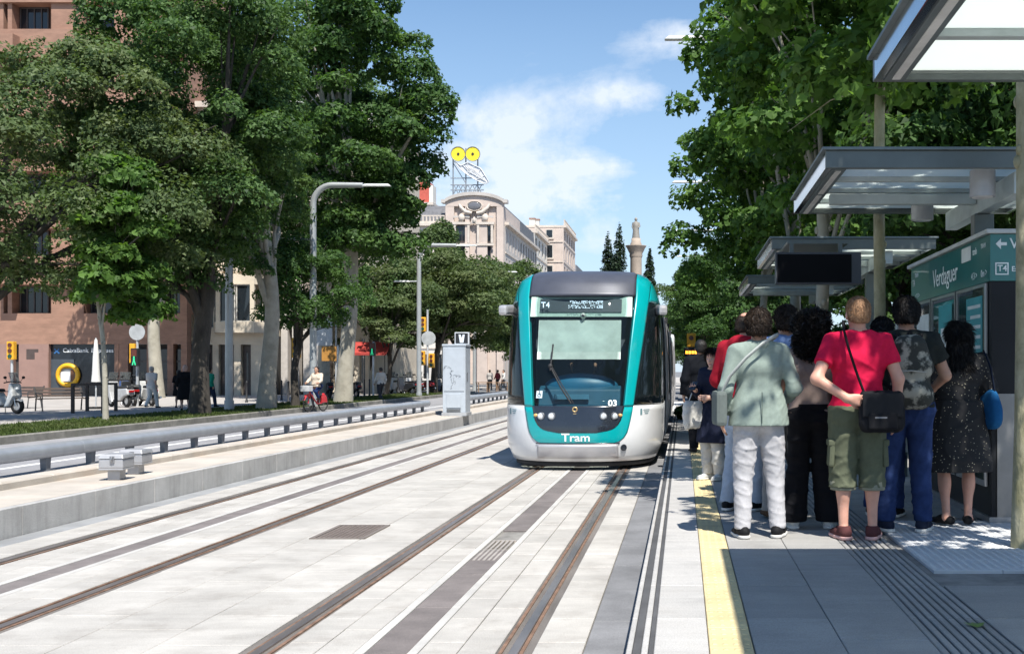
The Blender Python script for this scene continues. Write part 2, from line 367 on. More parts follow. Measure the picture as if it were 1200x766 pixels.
# slotted drain grate in the duct
g = MB()
for i in range(5): g.b2(-1.755+i*.042, -1.735+i*.042, 9.25, 10.35, -.05, .0)
for yy in (9.24, 9.8, 10.35): g.b2(-1.77, -1.55, yy-.02, yy+.02, -.05, -.004)
g.build('drain_grate', mat('grate_cast', (.42,.38,.34), .6, .3), bed)
boxes = [(-.56+.003, -.30, 5+1.0*i+.004, 6+1.0*i-.004, -.06, -.004) for i in range(72)]
pieces(bed, 'edge_strip', boxes, mat('edge_strip_dark', (.17,.17,.175), .85, var=.15, scale=2, bump=.3, objrand=.08, island=.08, fine=.15), 40)
boxes = [(-6.36, -6.1-.003, 5+1.0*i+.004, 6+1.0*i-.004, -.06, -.004) for i in range(72)]
pieces(bed, 'gutter_slab', boxes, mat('gutter_grey', (.23,.235,.24), .85, var=.12, scale=2, bump=.3, objrand=.08, island=.08), 40)
for X in RAILS:
    r = tag(MB().b2(X-.1, X+.1, TY0-3, TY1, -.05, -.008).build('rail_bed', filler_m), kind='structure')
    hd = MB(); sgn = 1 if X in (RAILS[0], RAILS[2]) else -1
    hd.b2(X-.028, X+.028, TY0-3, TY1, -.045, .006); hd.build('rail_head', steel_m, r, .004)
    MB().b2(X-sgn*.085, X-sgn*.065, TY0-3, TY1, -.045, .001).build('guard_lip', rust_m, r)
    MB().b2(X+sgn*.032, X+sgn*.052, TY0-3, TY1, -.045, -.002).build('rust_strip', rust_m, r)
# manhole cover between the tracks
mh = thing('manhole_cover', 'rusty square manhole cover with studded grid lying between the two tracks', 'manhole cover', (-3.24, 10.85, .004))
fr = MB()
fr.b2(-.26,.26,-.46,-.42,-.02,.006).b2(-.26,.26,.42,.46,-.02,.006).b2(-.26,-.22,-.42,.42,-.02,.006).b2(.22,.26,-.42,.42,-.02,.006)
fr.build('frame', mat('cover_frame', (.2,.17,.15), .7, .3), mh)
MB().b2(-.219,.219,-.419,.419,-.02,-.001).build('plate', mat('cover_plate', (.12,.09,.08), .75, .3, var=.25, scale=12), mh)
st = MB()
for i in range(9):
    for j in range(17): st.box((-.192+i*.048, -.384+j*.048, .001), (.03,.03,.007), PI/4)
st.build('stud', mat('cover_stud', (.24,.2,.175), .6, .4), mh)
# ------------------------------------------------------------------ right platform
PZ = .28
PY1 = 42.0
plat = sheet('platform', -.26, 3.6, -3, PY1, PZ-.022, joint_m, .45)
boxes = []; dk = []
for i in range(42):
    y = 4+i*.9
    boxes += [(-.262,-.236,y+.003,y+.897,0,PZ),(-.192,-.162,y+.003,y+.897,0,PZ)]
    boxes += [(-.134,.122,y+.003,y+.897,.1,PZ)]
pieces(plat, 'kerb_stone', boxes, kerb_m, 100)
pieces(plat, 'kerb_groove', [(a,b,4+i*3.0,7+i*3.0,.1,PZ-.006) for i in range(12) for a,b in ((-.235,-.193),(-.161,-.135))], dark_groove, 24)
def tactile(x0, x1, y0, n):
    """one yellow tile with rows of domes"""
    V = []
pieces(plat, 'yellow_tile', [(.126,.331,4+i*.4+.002,4.4+i*.4-.002,.1,PZ) for i in range(92)], yellow_m, 92)
dm = MB()
for i in range(340):
    for j in range(4):
        x = .152+j*.051; y = 4.05+i*.1
        if y > 24: break
        dm.add([(x-.013,y-.013,PZ),(x+.013,y-.013,PZ),(x+.013,y+.013,PZ),(x-.013,y+.013,PZ),(x-.008,y-.008,PZ+.005),(x+.008,y-.008,PZ+.005),(x+.008,y+.008,PZ+.005),(x-.008,y+.008,PZ+.005)],
               [(4,5,6,7),(0,1,5,4),(1,2,6,5),(2,3,7,6),(3,0,4,7)])
link_mesh('tactile_dome', dm.mesh('tactile_dome', recalc=False), yellow_m, plat, 'stuff')
boxes = []
for i in range(42):
    y = 4+i*.9
    for a, b, o in ((.335,.76,0),(.76,1.19,.45),(1.575,2.2,.0),(2.2,2.85,.45),(2.85,3.6,0)):
        yy = y+o
        if a > 1.5 and 7.0 < yy+.45 < 9.7: continue
        boxes.append((a+.002, b-.002, yy+.002, yy+.896, .1, PZ))
pieces(plat, 'paving_slab', boxes, plat_m, 180)
gb = []
for i in range(42):
    y = 4+i*.9
    for j in range(8): gb.append((1.193+j*.0475, 1.193+j*.0475+.036, y+.002, y+.896, .1, PZ))
pieces(plat, 'ribbed_guide_tile', gb, plat_m, 160, .005)
MB().b2(1.19, 1.575, 4, PY1-.5, .2, PZ-.012).build('guide_groove', dark_groove, plat)
wt = []
for i in range(4):
    for j in range(6): wt.append((1.63+i*.45+.002, 2.08+i*.45-.002, 7.2+j*.4+.002, 7.6+j*.4-.002, .1, PZ))
pieces(plat, 'white_warning_tile', wt, white_tac, 24)
wd = MB()
for i in range(30):
    for j in range(48):
        x = 1.66+i*.06; y = 7.225+j*.05
        wd.add([(x-.014,y-.014,PZ),(x+.014,y-.014,PZ),(x+.014,y+.014,PZ),(x-.014,y+.014,PZ),(x-.008,y-.008,PZ+.005),(x+.008,y-.008,PZ+.005),(x+.008,y+.008,PZ+.005),(x-.008,y+.008,PZ+.005)],
               [(4,5,6,7),(0,1,5,4),(1,2,6,5),(2,3,7,6),(3,0,4,7)])
link_mesh('warning_dome', wd.mesh('warning_dome', recalc=False), white_tac, plat, 'stuff')
# ------------------------------------------------------------------ left platform, kerb, road, verge, promenade
lp = sheet('opposite_platform', -7.37, -6.45, 3, 70, PZ, cream_conc, .5)
pieces(lp, 'wall_panel', [(-6.45, -6.37, 4+1.34*i+.006, 5.34+1.34*i-.006, -.1, PZ-.002) for i in range(49)], wallp_m, 49, .006)
pieces(lp, 'kerb_stone', [(-7.67, -7.37, 4+1.0*i+.003, 5.0+1.0*i-.003, -.1, .37) for i in range(66)], cream_conc, 66, .02)
sheet('road', -14.2, -7.67, -10, 400, .04, road_m, .2)
sheet('road_marking', -10.75, -10.62, 8, 120, .044, paint_m, .01)
verge = sheet('grass_verge', -17.5, -14.36, -10, 76, .19, soil_m, .3)
pieces(verge, 'kerb_stone', [(-14.36, -14.2, 20+1.0*i+.004, 21.0+1.0*i-.004, -.1, .215) for i in range(56)], mat('verge_kerb', (.2,.19,.165), .85, var=.2, scale=3, bump=.4, objrand=.15, stain=.5, stain_col=(.06,.065,.03)), 56, .02)
def grass_patch():
    n = 34000; x = RNG.uniform(-17.45, -14.36, n); y = 20+50*RNG.random(n)**1.5
    a = RNG.uniform(0, 2*PI, n); h = RNG.uniform(.03, .085, n); w = RNG.uniform(.012, .03, n); lx = RNG.normal(0, .03, n); ly = RNG.normal(0, .03, n)
    V = np.empty((n,3,3)); V[:,0] = np.stack([x-w*np.cos(a), y-w*np.sin(a), np.full(n,.188)], 1); V[:,1] = np.stack([x+w*np.cos(a), y+w*np.sin(a), np.full(n,.188)], 1)
    V[:,2] = np.stack([x+lx, y+ly, .19+h], 1)
    me = mesh_np('grass', V.reshape(-1,3), np.arange(n*3).reshape(n,3), False); link_mesh('grass', me, grass_m, None, 'stuff')
grass_patch()
prom = sheet('promenade', -80, -17.5, -10, 120, .12, prom_m, .2)
pieces(prom, 'edging_slab', [(-17.95, -17.5, 22+1.0*i+.004, 23.0+1.0*i-.004, 0, .135) for i in range(50)], mat('edging_pale', (.58,.55,.5), .85, var=.08, objrand=.07), 50)
sheet('street', 3.6, 14, -10, 400, .04, road_m, .2)
sheet('sidewalk', 14, 26, -10, 300, .14, prom_m, .3)
sheet('crossing_street', -60, 60, 78.2, 96, -.03, asphalt, .02)
for i in range(9): sheet('crosswalk_bar', -.7+i*.001, 3.4, 44.2+i*1.5, 44.9+i*1.5, .012, paint_m, .03)
sheet('avenue_paving', -7.6, 3.5, 96, 300, -.02, prom_m, .03)
# ------------------------------------------------------------------ tubular guardrail along the road
alu = mat('galvanised_tube', (.46,.47,.48), .42, .55, var=.07, scale=3, stain=.2, stain_col=(.25,.24,.23))
post_m = mat('guardrail_post', (.2,.205,.215), .6, .4, var=.12, scale=8)
def guardrail(y0, y1, label):
    t = thing('guardrail', label, 'guardrail', (-9.8, y0, .04), 0, 'tubular guardrails beside the road')
    n = 0; b = MB(); b.tube([(0,0,.31),(0,(y1-y0),.31)], .115, 16); b.build('beam', alu, t)
    MB().tube([(0,-.012,.31),(0,.02,.31)], .117, 16).build('end_cap', post_m, t); MB().tube([(0,y1-y0-.02,.31),(0,y1-y0+.012,.31)], .117, 16).build('end_cap', post_m, t)
    me = None; y = .66
    for k in range(1, int((y1-y0)//6)+1):
        MB().tube([(0,k*6-.03,.31),(0,k*6+.03,.31)], .118, 16).build('joint_sleeve', alu, t)
    while y < y1-y0:
        if me is None: me = MB().prism([(-.05,0),(.05,0),(.075,.22),(-.075,.22)], 'x', -.05, .05).mesh('post', .006); me.materials.append(post_m)
        p = bpy.data.objects.new('post', me); COL.objects.link(p); p.parent = t; p.location = (0,y,0)
        if y < 16:
            f = MB().box((0,y,.008),(.2,.2,.016)).build('base_plate', post_m, t)
        y += 1.30
guardrail(6.0, 42.6, 'long grey tubular guardrail on stub posts, on the near side of the metal cabinet')
guardrail(46.2, 76.0, 'farther tubular guardrail starting behind the tall metal cabinet')
# ------------------------------------------------------------------ two junction boxes and the cabinet on the opposite platform
boxm = mat('cast_alloy', (.38,.38,.39), .5, .4, var=.06, scale=6)
def jbox(x, y, label):
    t = thing('junction_box', label, 'junction box', (x, y, PZ), math.radians(4), 'junction boxes on the opposite platform')
    MB().box((0,0,.07),(.14,.17,.14)).build('pedestal', boxm, t, .006)
    MB().box((0,0,.135),(.28,.33,.02)).build('flange', boxm, t, .006)
    MB().box((0,0,.2),(.28,.33,.11)).build('box_body', boxm, t, .015)
    MB().box((0,0,.285),(.30,.35,.055), taper=.88).build('lid', boxm, t, .012)
    MB().box((.02,-.172,.25),(.05,.02,.08)).tube([(.02,-.185,.28),(.02,-.2,.25),(.02,-.185,.22)], .008, 6).build('latch', mat('latch_steel', (.3,.3,.31), .4, .8), t)
jbox(-6.76, 13.25, 'front one of two grey alloy junction boxes on the opposite platform')
jbox(-6.90, 14.0, 'rear one of two grey alloy junction boxes, partly hidden behind the other')
cabm = mat('cabinet_paint', (.42,.46,.5), .5, .1, var=.05, scale=3, stain=.12, stain_col=(.25,.26,.27))
cb = thing('equipment_cabinet', 'tall light grey steel cabinet with scribbled graffiti at the end of the guardrail', 'cabinet', (-6.62, 32.4, PZ), math.radians(0))
MB().b2(-.36,.36,-.3,.5,0,.1).build('plinth', mat('plinth_grey', (.33,.34,.35), .7), cb, .008)
MB().b2(-.33,.33,-.27,.47,.1,2.02).build('cabinet_body', cabm, cb, .012)
MB().b2(-.35,.35,-.29,.49,2.02,2.08).build('cabinet_roof', cabm, cb, .015)
MB().b2(-.29,.29,-.287,-.271,.72,1.98).build('door', cabm, cb, .004)
MB().b2(-.22,.2,-.29,-.271,.24,.64).build('panel', cabm, cb, .004)
v = MB()
for i in range(5): v.box((-.01,-.29,.2-i*.018),(.4,.012,.01), rx=.5)
v.build('vent', mat('vent_dark', (.16,.17,.18), .6), cb)
MB().b2(.331,.345,-.05,-.02,1.0,1.25).build('handle', mat('handle_dark', (.05,.05,.055), .5), cb)
gr = MB(); rr = random.Random(4)
for k in range(7):
    p = Vector((-.18+.04*k*.8+rr.uniform(-.03,.03), -.291, 1.45-.07*k)); pts = []
    for i in range(9):
        pts.append(tuple(p)); p = p+Vector((rr.uniform(-.05,.06), 0, rr.uniform(-.07,.06)))
    gr.tube(pts, .0045, 4)
gr.build('graffiti', mat('graffiti_ink', (.16,.18,.2), .6), cb)
sg = thing('signal_lamp', 'small square tram signal with black face standing on top of the cabinet', 'tram signal', (-6.48, 32.6, PZ+2.08))
MB().b2(-.21,.21,-.06,.08,.0,.36).build('housing', mat('signal_frame', (.5,.52,.54), .5), sg, .01)
MB().b2(-.18,.18,-.068,-.061,.03,.33).build('face', mat('signal_black', (.015,.015,.017), .4), sg)
MB().prism([(-.05,.05),(.05,.05),(.09,.29),(.03,.29),(0,.18),(-.03,.29),(-.09,.29)], 'y', -.078, -.069).build('aspect', mat('aspect_pale', (.6,.64,.68), .5), sg)
# ================================================================== TRAM
TXC, TD = -1.66, 17.45          # centre line and distance of the nose
white_p = mat('tram_white', (.66,.66,.66), .3, .0, var=.05, scale=1.5, coat=.6, stain=.12, stain_col=(.3,.29,.28), stain_scale=2)
teal_p = mat('tram_teal', (.0,.30,.31), .28, .0, var=.05, scale=1.2, coat=.8)
silver_p = mat('tram_silver', (.45,.44,.45), .35, .3, var=.06, scale=2, coat=.4, stain=.2, stain_col=(.25,.24,.23))
black_p = mat('tram_black', (.018,.022,.03), .2, .0, var=.1, coat=.6)
roof_p = mat('tram_roof_dark', (.06,.065,.085), .4, .1, var=.12, scale=2)
under_p = mat('tram_underside', (.02,.02,.022), .8)
rubber = mat('rubber_black', (.018,.018,.02), .7)
shield = glass_mat('windscreen_glass', (.014,.02,.024), .8, .02, (.93,.98,.97))
sideglass = glass_mat('tram_side_glass', (.01,.015,.018), .3, .03, (.6,.75,.75))
cab_dark = mat('cab_dark', (.075,.09,.11), .8)
WZ = [.14,.3,.5,1.0,1.6,2.2,2.7,2.95,3.1,3.2,3.27]; WW = [1.22,1.29,1.32,1.325,1.32,1.30,1.26,1.2,1.13,1.02,.85]
YZ = [.14,.3,.5,.7,1.0,1.5,2.0,2.5,2.8,3.05,3.2,3.27]; YY = [.10,.03,.0,.01,.07,.2,.37,.58,.74,.92,1.12,1.45]
YS, PP = 1.9, 2.7
def tram_q(x, z):
    w = np.interp(z, WZ, WW); s = min(1, abs(x)/w)**(PP/2); return math.copysign(math.asin(s)/(PI/2), x)
def tram_S(q, z, off=0.):
    w = float(np.interp(z, WZ, WW)); y0 = float(np.interp(z, YZ, YY)); a = abs(q)
    if a <= 1:
        th = a*PI/2; sx = math.sin(th)**(2/PP); cy = max(0, math.cos(th))**(2/PP)
        x = w*sx; y = y0+(YS-y0)*(1-cy)
        # plan normal of the superellipse
        nx = (max(sx,1e-6)**(PP-1))/w; ny = -(max(cy,1e-6)**(PP-1))/(YS-y0)
        l = math.hypot(nx, ny); x += nx/l*off; y += ny/l*off
    else:
        x = w+off; y = YS+(a-1)
    return Vector((math.copysign(x, q) if q else x*0+ (x if a else 0), y, z))
def patch(name, zs, ql, qr, m, parent, off=0., nu=16, th=.02, xmode=True, bevel=False):
    """shell panel on the tram's body between the limits ql(z), qr(z); th = its thickness"""
    zs = list(zs); rows = []; V = []; Fs = []
    for z in zs:
        a, b = ql(z), qr(z)
        if xmode: a, b = tram_q(a, z), tram_q(b, z)
        for i in range(nu+1): V.append(tram_S(a+(b-a)*i/nu, z, off))
    n1 = nu+1; nz = len(zs); F1 = []
    for j in range(nz-1):
        for i in range(nu): F1.append((j*n1+i, j*n1+i+1, (j+1)*n1+i+1, (j+1)*n1+i))
    base = len(V)
    for j, z in enumerate(zs):
        a, b = ql(z), qr(z)
        if xmode: a, b = tram_q(a, z), tram_q(b, z)
        for i in range(nu+1):
            p = tram_S(a+(b-a)*i/nu, z, off-th); V.append(p)
    F2 = [tuple(base+i for i in reversed(f)) for f in F1]
    bnd = [i for i in range(nu+1)]+[j*n1+nu for j in range(1,nz)]+[(nz-1)*n1+i for i in range(nu-1,-1,-1)]+[j*n1 for j in range(nz-2,0,-1)]
    F3 = [(bnd[i], base+bnd[i], base+bnd[(i+1)%len(bnd)], bnd[(i+1)%len(bnd)]) for i in range(len(bnd))]
    mb = MB(); mb.add(V, F1, True); mb.f += F2; mb.sm += [True]*len(F2); mb.f += F3; mb.sm += [False]*len(F3)
    return mb.build(name, m, parent)
def lin(z0, z1, n): return [z0+(z1-z0)*i/n for i in range(n+1)]
def ip(zz, vv): return lambda z: float(np.interp(z, zz, vv))
tram = thing('tram', 'teal and white tram with rounded front and dark windscreen arriving beside the platform', 'tram', (TXC, TD, .004))
xin = ip([.6,.64,.7,.8,1.0,1.5,2.0,2.8],[.3,.52,.62,.68,.725,.77,.81,.885])
xout0 = ip([.43,.46,.52,.6,.75,1.0,1.5,2.0,2.8,3.05],[.55,.66,.73,.78,.82,.865,.93,1.0,1.1,1.12])
xout = lambda z: min(xout0(z), float(np.interp(z, WZ, WW))-.012)
neg = lambda f: (lambda z: -f(z))
cst = lambda c: (lambda z: c)
# front
body = patch('front_body', lin(.14,1.02,10), cst(-1.12), cst(1.12), white_p, tram, 0, 56, .03, False)
t1 = patch('front_surround', [.43,.445,.46,.49,.52,.56,.6,.7,.8,.9,1.0], neg(xout), xout, teal_p, tram, .008, 36, .03)
msk = patch('front_mask', [.6,.615,.63,.65,.68,.72,.8,.9,1.0,1.02], neg(xin), xin, black_p, tram, .014, 30, .03)
patch('bumper', lin(.19,.415,5), cst(-.63), cst(.63), silver_p, tram, .03, 24, .04)
patch('bumper_slot', [.425,.432,.44], cst(-.66), cst(.66), black_p, tram, .012, 20, .03)
for s in (-1, 1):
    a, b = (neg(xout), neg(xin)) if s < 0 else (xin, xout)
    patch('front_pillar', [1.003]+lin(1.05,3.22,18), a, b, teal_p, tram, .008, 8, .05)
    # upper shoulder
    if s < 0: patch('roof_shoulder', lin(2.72,3.24,8), lambda z: -1.35, lambda z: tram_q(-(xout(z)+.003), z), teal_p, tram, 0, 20, .03, False)
    else: patch('roof_shoulder', lin(2.72,3.24,8), lambda z: tram_q(xout(z)+.003, z), lambda z: 1.35, teal_p, tram, 0, 20, .03, False)
    if s < 0: patch('corner_window', lin(1.025,2.715,10), lambda z: -1.42, lambda z: tram_q(-(xout(z)+.004), z), sideglass, tram, -.004, 22, .015, False)
    else: patch('corner_window', lin(1.025,2.715,10), lambda z: tram_q(xout(z)+.004, z), lambda z: 1.42, sideglass, tram, -.004, 22, .015, False)
xin2 = lambda z: xin(min(z, 2.8))-.002
ws = patch('windscreen', lin(1.022,2.80,14), neg(xin2), xin2, shield, tram, .006, 26, .012)
patch('roof_front', lin(2.803,3.27,9), lambda z: -min(xin(2.8), np.interp(z, WZ, WW)-.03)+.003, lambda z: min(xin(2.8), np.interp(z, WZ, WW)-.03)-.003, roof_p, tram, .004, 24, .03)
# roof cover behind
rc = MB(); P = [(-1.13,3.1),(1.13,3.1),(1.0,3.22),(.8,3.27),(-.8,3.27),(-1.0,3.22)]
rc.prism(P, 'y', 1.75, 8.2); rc.build('roof', roof_p, tram)
0 and MB().b2(-.7,.7,2.6,5.2,3.27,3.42).build('roof_unit', mat('roof_unit_grey', (.3,.3,.31), .6), tram, .03)
# cab interior
cabm = mat('cab_blind', (.60,.68,.63), .8); dash = mat('dashboard_blue', (.03,.13,.22), .45); pale = mat('cab_pale_panel', (.50,.66,.58), .6)
MB().b2(-.95,.95,2.3,2.34,.4,3.0).build('cab_wall', cab_dark, tram)
MB().b2(-1.1,1.1,.9,2.3,.5,.56).build('cab_floor', cab_dark, tram)
MB().prism([(.34,1.0),(.95,1.0),(.95,1.22),(.62,1.34),(.42,1.28)], 'x', -.66, .66).build('dashboard', dash, tram, .03)
MB().ell((0,.72,1.30),(.62,.24,.24),20,10).build('instrument_hood', mat('hood_blue', (.02,.16,.30), .4), tram)
MB().b2(-.40,.16,.30,.34,1.12,1.2).build('sticker', mat('dash_sticker', (.1,.28,.42), .5), tram)
def slant(x0, x1, z0, z1, off, th=.015):
    y = lambda z: float(np.interp(z, YZ, YY))+off
    return MB().prism([(y(z0),z0),(y(z1),z1),(y(z1)+th,z1),(y(z0)+th,z0)], 'x', x0, x1)
slant(-.68,.66,1.88,2.40,.10).build('sun_blind', cabm, tram)
slant(-.68,.66,1.76,1.879,.085,.03).build('blind_rail', mat('blind_rail', (.70,.76,.70), .6), tram)
slant(-.83,.83,2.46,2.79,.12).build('display_surround', pale, tram)
dp = slant(-.68,.66,2.535,2.755,.10).build('destination_display', mat('led_board', (.012,.03,.05), .4), tram)
led = emit_mat('led_dots', (.55,.75,.85), .5)
lm = MB(); rr = random.Random(5)
for k in range(2):
    for i in range(27):
        for j in range(4):
            if rr.random() < .62: lm.b2(-.2+i*.021, -.188+i*.021, .664-.04*k, .669-.04*k, 2.668-k*.075+j*.014, 2.677-k*.075+j*.014)
o = lm.build('display_text', led, dp); o['kind'] = 'stuff'
text_mesh('line_number', 'T4', .13, led, dp).location = (-.58,.655,2.645)
cd = MB().ell((.04,0,0),(.05,.05,.05),14,8).box((.04,.03,-.07),(.05,.05,.1)).build('front_camera', mat('camera_pale', (.5,.55,.5), .4), tram); cd.location = (.0,.62,2.47)
MB().ell((0,0,0),(.025,.02,.025),10,6).build('lens', black_p, cd).location = (.04,-.045,0)
# seat of the driver
MB().b2(-.24,.24,1.55,1.65,.9,1.75).build('driver_seat', mat('seat_blue', (.02,.05,.1), .8), tram, .03)
# wiper
def onS(x, z, off=0.):
    return tram_S(tram_q(x, z), z, off)
wp = MB(); wp.tube([onS(-.1,1.06,.03), onS(-.27,1.32,.05), onS(-.45,1.66,.045)], .014, 6).tube([onS(-.06,1.06,.03), onS(-.24,1.34,.05), onS(-.43,1.66,.045)], .008, 6)
wp.tube([onS(-.44,1.58,.05), onS(-.41,2.0,.05)], .014, 6).ell(onS(-.44,1.65,.05), (.04,.03,.04), 8, 6)
wp.build('wiper', rubber, tram)
# headlights
lensm = mat('headlight_lens', (.75,.78,.8), .08, .3, coat=1.0); hm = mat('headlight_ring', (.25,.26,.28), .3, .6)
for x, r in ((-.575,.062),(-.405,.062),(.405,.062),(.575,.062)):
    p = onS(x, .86, .012); n = (onS(x,.86,.1)-p).normalized()
    h = MB().cyl(p-n*.01, p+n*.022, r, r*.94, 20).build('headlight', hm, tram)
    q = p+n*.02; MB().ell((0,0,0),(r*.78,.02,r*.78),16,8).build('lens', lensm, h).location = q
for s in (-1, 1):
    MB().ell(onS(s*.66, .87, .006), (.045,.02,.03), 12, 6).build('indicator', mat('indicator_amber', (.6,.35,.12), .25), tram)
def decal(o, off):
    for v in o.data.vertices:
        p = onS(v.co.x, v.co.z, off+(-v.co.y)); v.co = p
wtxt = mat('lettering_white', (.78,.8,.8), .5)
def deco_text(name, body, size, cx, cz, m, bold=0., off=.014, spacing=1., sx=1.):
    o = text_mesh(name, body, size, m, tram, .0015, bold, spacing=spacing)
    for v in o.data.vertices: v.co.x = v.co.x*sx+cx; v.co.z += cz
    decal(o, off); return o
deco_text('lettering', 'Tram', .175, -.02, .52, wtxt, .003, .012, .98, 1.2)
deco_text('fleet_number', '03', .135, .545, 1.06, wtxt, .004, .012, 1.0, 1.05)
gold = mat('badge_gold', (.6,.42,.2), .35, .5)
bd = MB().torus((0,0,0), .034, .012, 'y', 20, 8).build('badge', gold, tram); bd.location = onS(-.04,.965,.016)
deco_text('badge_text', '·····', .09, -.04, .895, gold, 0, .018, .7)
ic = MB().prism([(-.05,-.06),(.05,-.06),(.05,.06),(-.05,.06)], 'y', -.002, .002).build('access_sign', mat('sign_pale', (.55,.62,.66), .5), tram); ic.location = onS(-.615,1.2,.012); ic.rotation_euler = (-.25,0,-.22)
a = MB().torus((0,0,-.012), .026, .005, 'y', 14, 6).box((.0,0,.018),(.01,.006,.045)).box((.014,0,.0),(.03,.006,.009)).ell((0,0,.048),(.009,.005,.009),8,6)
w = a.build('wheelchair_symbol', mat('sign_ink', (.04,.08,.12), .6), ic); w.location = (0,-.004,0)
for s in (-1, 1):
    # camera fairing high on each corner
    o = MB().box((0,0,0),(.15,.6,.17)).build('mirror_fairing', silver_p, tram, .05); o.location = (s*1.285, 1.28, 2.6); o.rotation_euler = (0.06,0,s*.18)
# tow cover, emblem blocks on the lower corners
MB().cyl(onS(.72,.36,.0), onS(.72,.36,.02), .055, .05, 18).build('tow_cap', black_p, tram)
inkm = mat('marking_grey', (.12,.22,.24), .6)
for x, z in ((1.02,.92),(-1.12,.92)):
    mk = MB()
    for i in range(3): mk.box((.05,0,.03-i*.03),(.09-.02*i,.003,.012))
    mk.box((-.03,0,.0),(.028,.003,.1)); o = mk.build('operator_mark', inkm, tram)
    for v in o.data.vertices: v.co.x += x; v.co.z += z
    decal(o, .004)
MB().b2(-1.1,1.1,1.0,8.0,.08,.4).build('underframe', under_p, tram)
patch('skirt', [.06,.10,.14], cst(-1.1), cst(1.1), under_p, tram, -.05, 40, .02, False)
# side seam of the cab, then the modules
mods = [(1.42,8.2,'cab'),(8.75,14.2,''),(14.75,18.2,''),(18.75,24.6,''),(25.15,31.0,'')]
for mi, (ya, yb, kind) in enumerate(mods):
    for s in (-1, 1):
        q0 = 1+(ya-YS); q1 = 1+(yb-YS)
        if mi == 0: q0 = 1.424
        f = (lambda c: (lambda z: c))
        lo, hi = (q0, q1) if s > 0 else (-q1, -q0)
        lw = (1.124, q1) if mi == 0 else (q0, q1)
        l2 = lw if s > 0 else (-lw[1], -lw[0])
        patch('side_panel', lin(.14,1.02,5), f(l2[0]), f(l2[1]), white_p, tram, 0, 4, .03, False)
        u0 = 1.354 if mi == 0 else q0
        l3 = (u0, q1) if s > 0 else (-q1, -u0)
        patch('upper_panel', lin(2.62,3.22,6), f(l3[0]), f(l3[1]), teal_p if mi in (0, 4) else white_p, tram, 0, 4, .03, False)
        # windows and doors
        n = max(2, round((q1-q0)/1.35)); w = (q1-q0)/n
        for i in range(n):
            a, b = q0+i*w+.04, q0+(i+1)*w-.04; la, lb = (a, b) if s > 0 else (-b, -a)
            if i == n//2 or (mi == 0 and i == 1):
                d = patch('door', lin(.35,2.6,8), f(la), f(lb), sideglass, tram, .012, 3, .02, False)
                fr = MB()
                for yy in (a, (a+b)/2, b):
                    X = [tram_S(yy if s > 0 else -yy, z, .02) for z in lin(.35,2.6,8)]; fr.tube(X, .018, 4)
                fr.build('door_frame', silver_p, d)
            else: patch('side_window', lin(1.05,2.58,6), f(la), f(lb), sideglass, tram, -.004, 3, .015, False)
        patch('window_band', lin(1.02,2.62,6), f(lo), f(hi), black_p, tram, -.035, 3, .01, False)
    if mi:
        MB().prism(P, 'y', ya, yb).build('roof', roof_p, tram); MB().b2(-1.2,1.2,ya+.1,yb-.1,.08,.4).build('underframe', under_p, tram)
        MB().b2(-.8,.8,ya+.6,yb-.6,3.27,3.5).build('roof_unit', mat('roof_unit_grey'), tram, .03) if False else None
        by = ya-.55; bl = MB()
        for k in range(6): bl.b2(-1.22+.03*(k%2), 1.22-.03*(k%2), by+k*.092, by+(k+1)*.092-.002, .3, 3.1)
        bl.build('bellows', rubber, tram)
MB().b2(-1.3,1.3,31.0,31.6,.14,3.2).build('rear_end', white_p, tram, .15)
for yy in (3.2, 4.9, 16.0, 17.2, 27.5, 29.2):
    for s in (-.7175, .7175): MB().cyl((s-.05,yy,.29),(s+.05,yy,.29),.285,n=24).build('wheel', under_p, tram)
cabl = MB().b2(-.2,.2,29.0,29.06,2.0,2.6).build('headrest', cab_dark, tram)

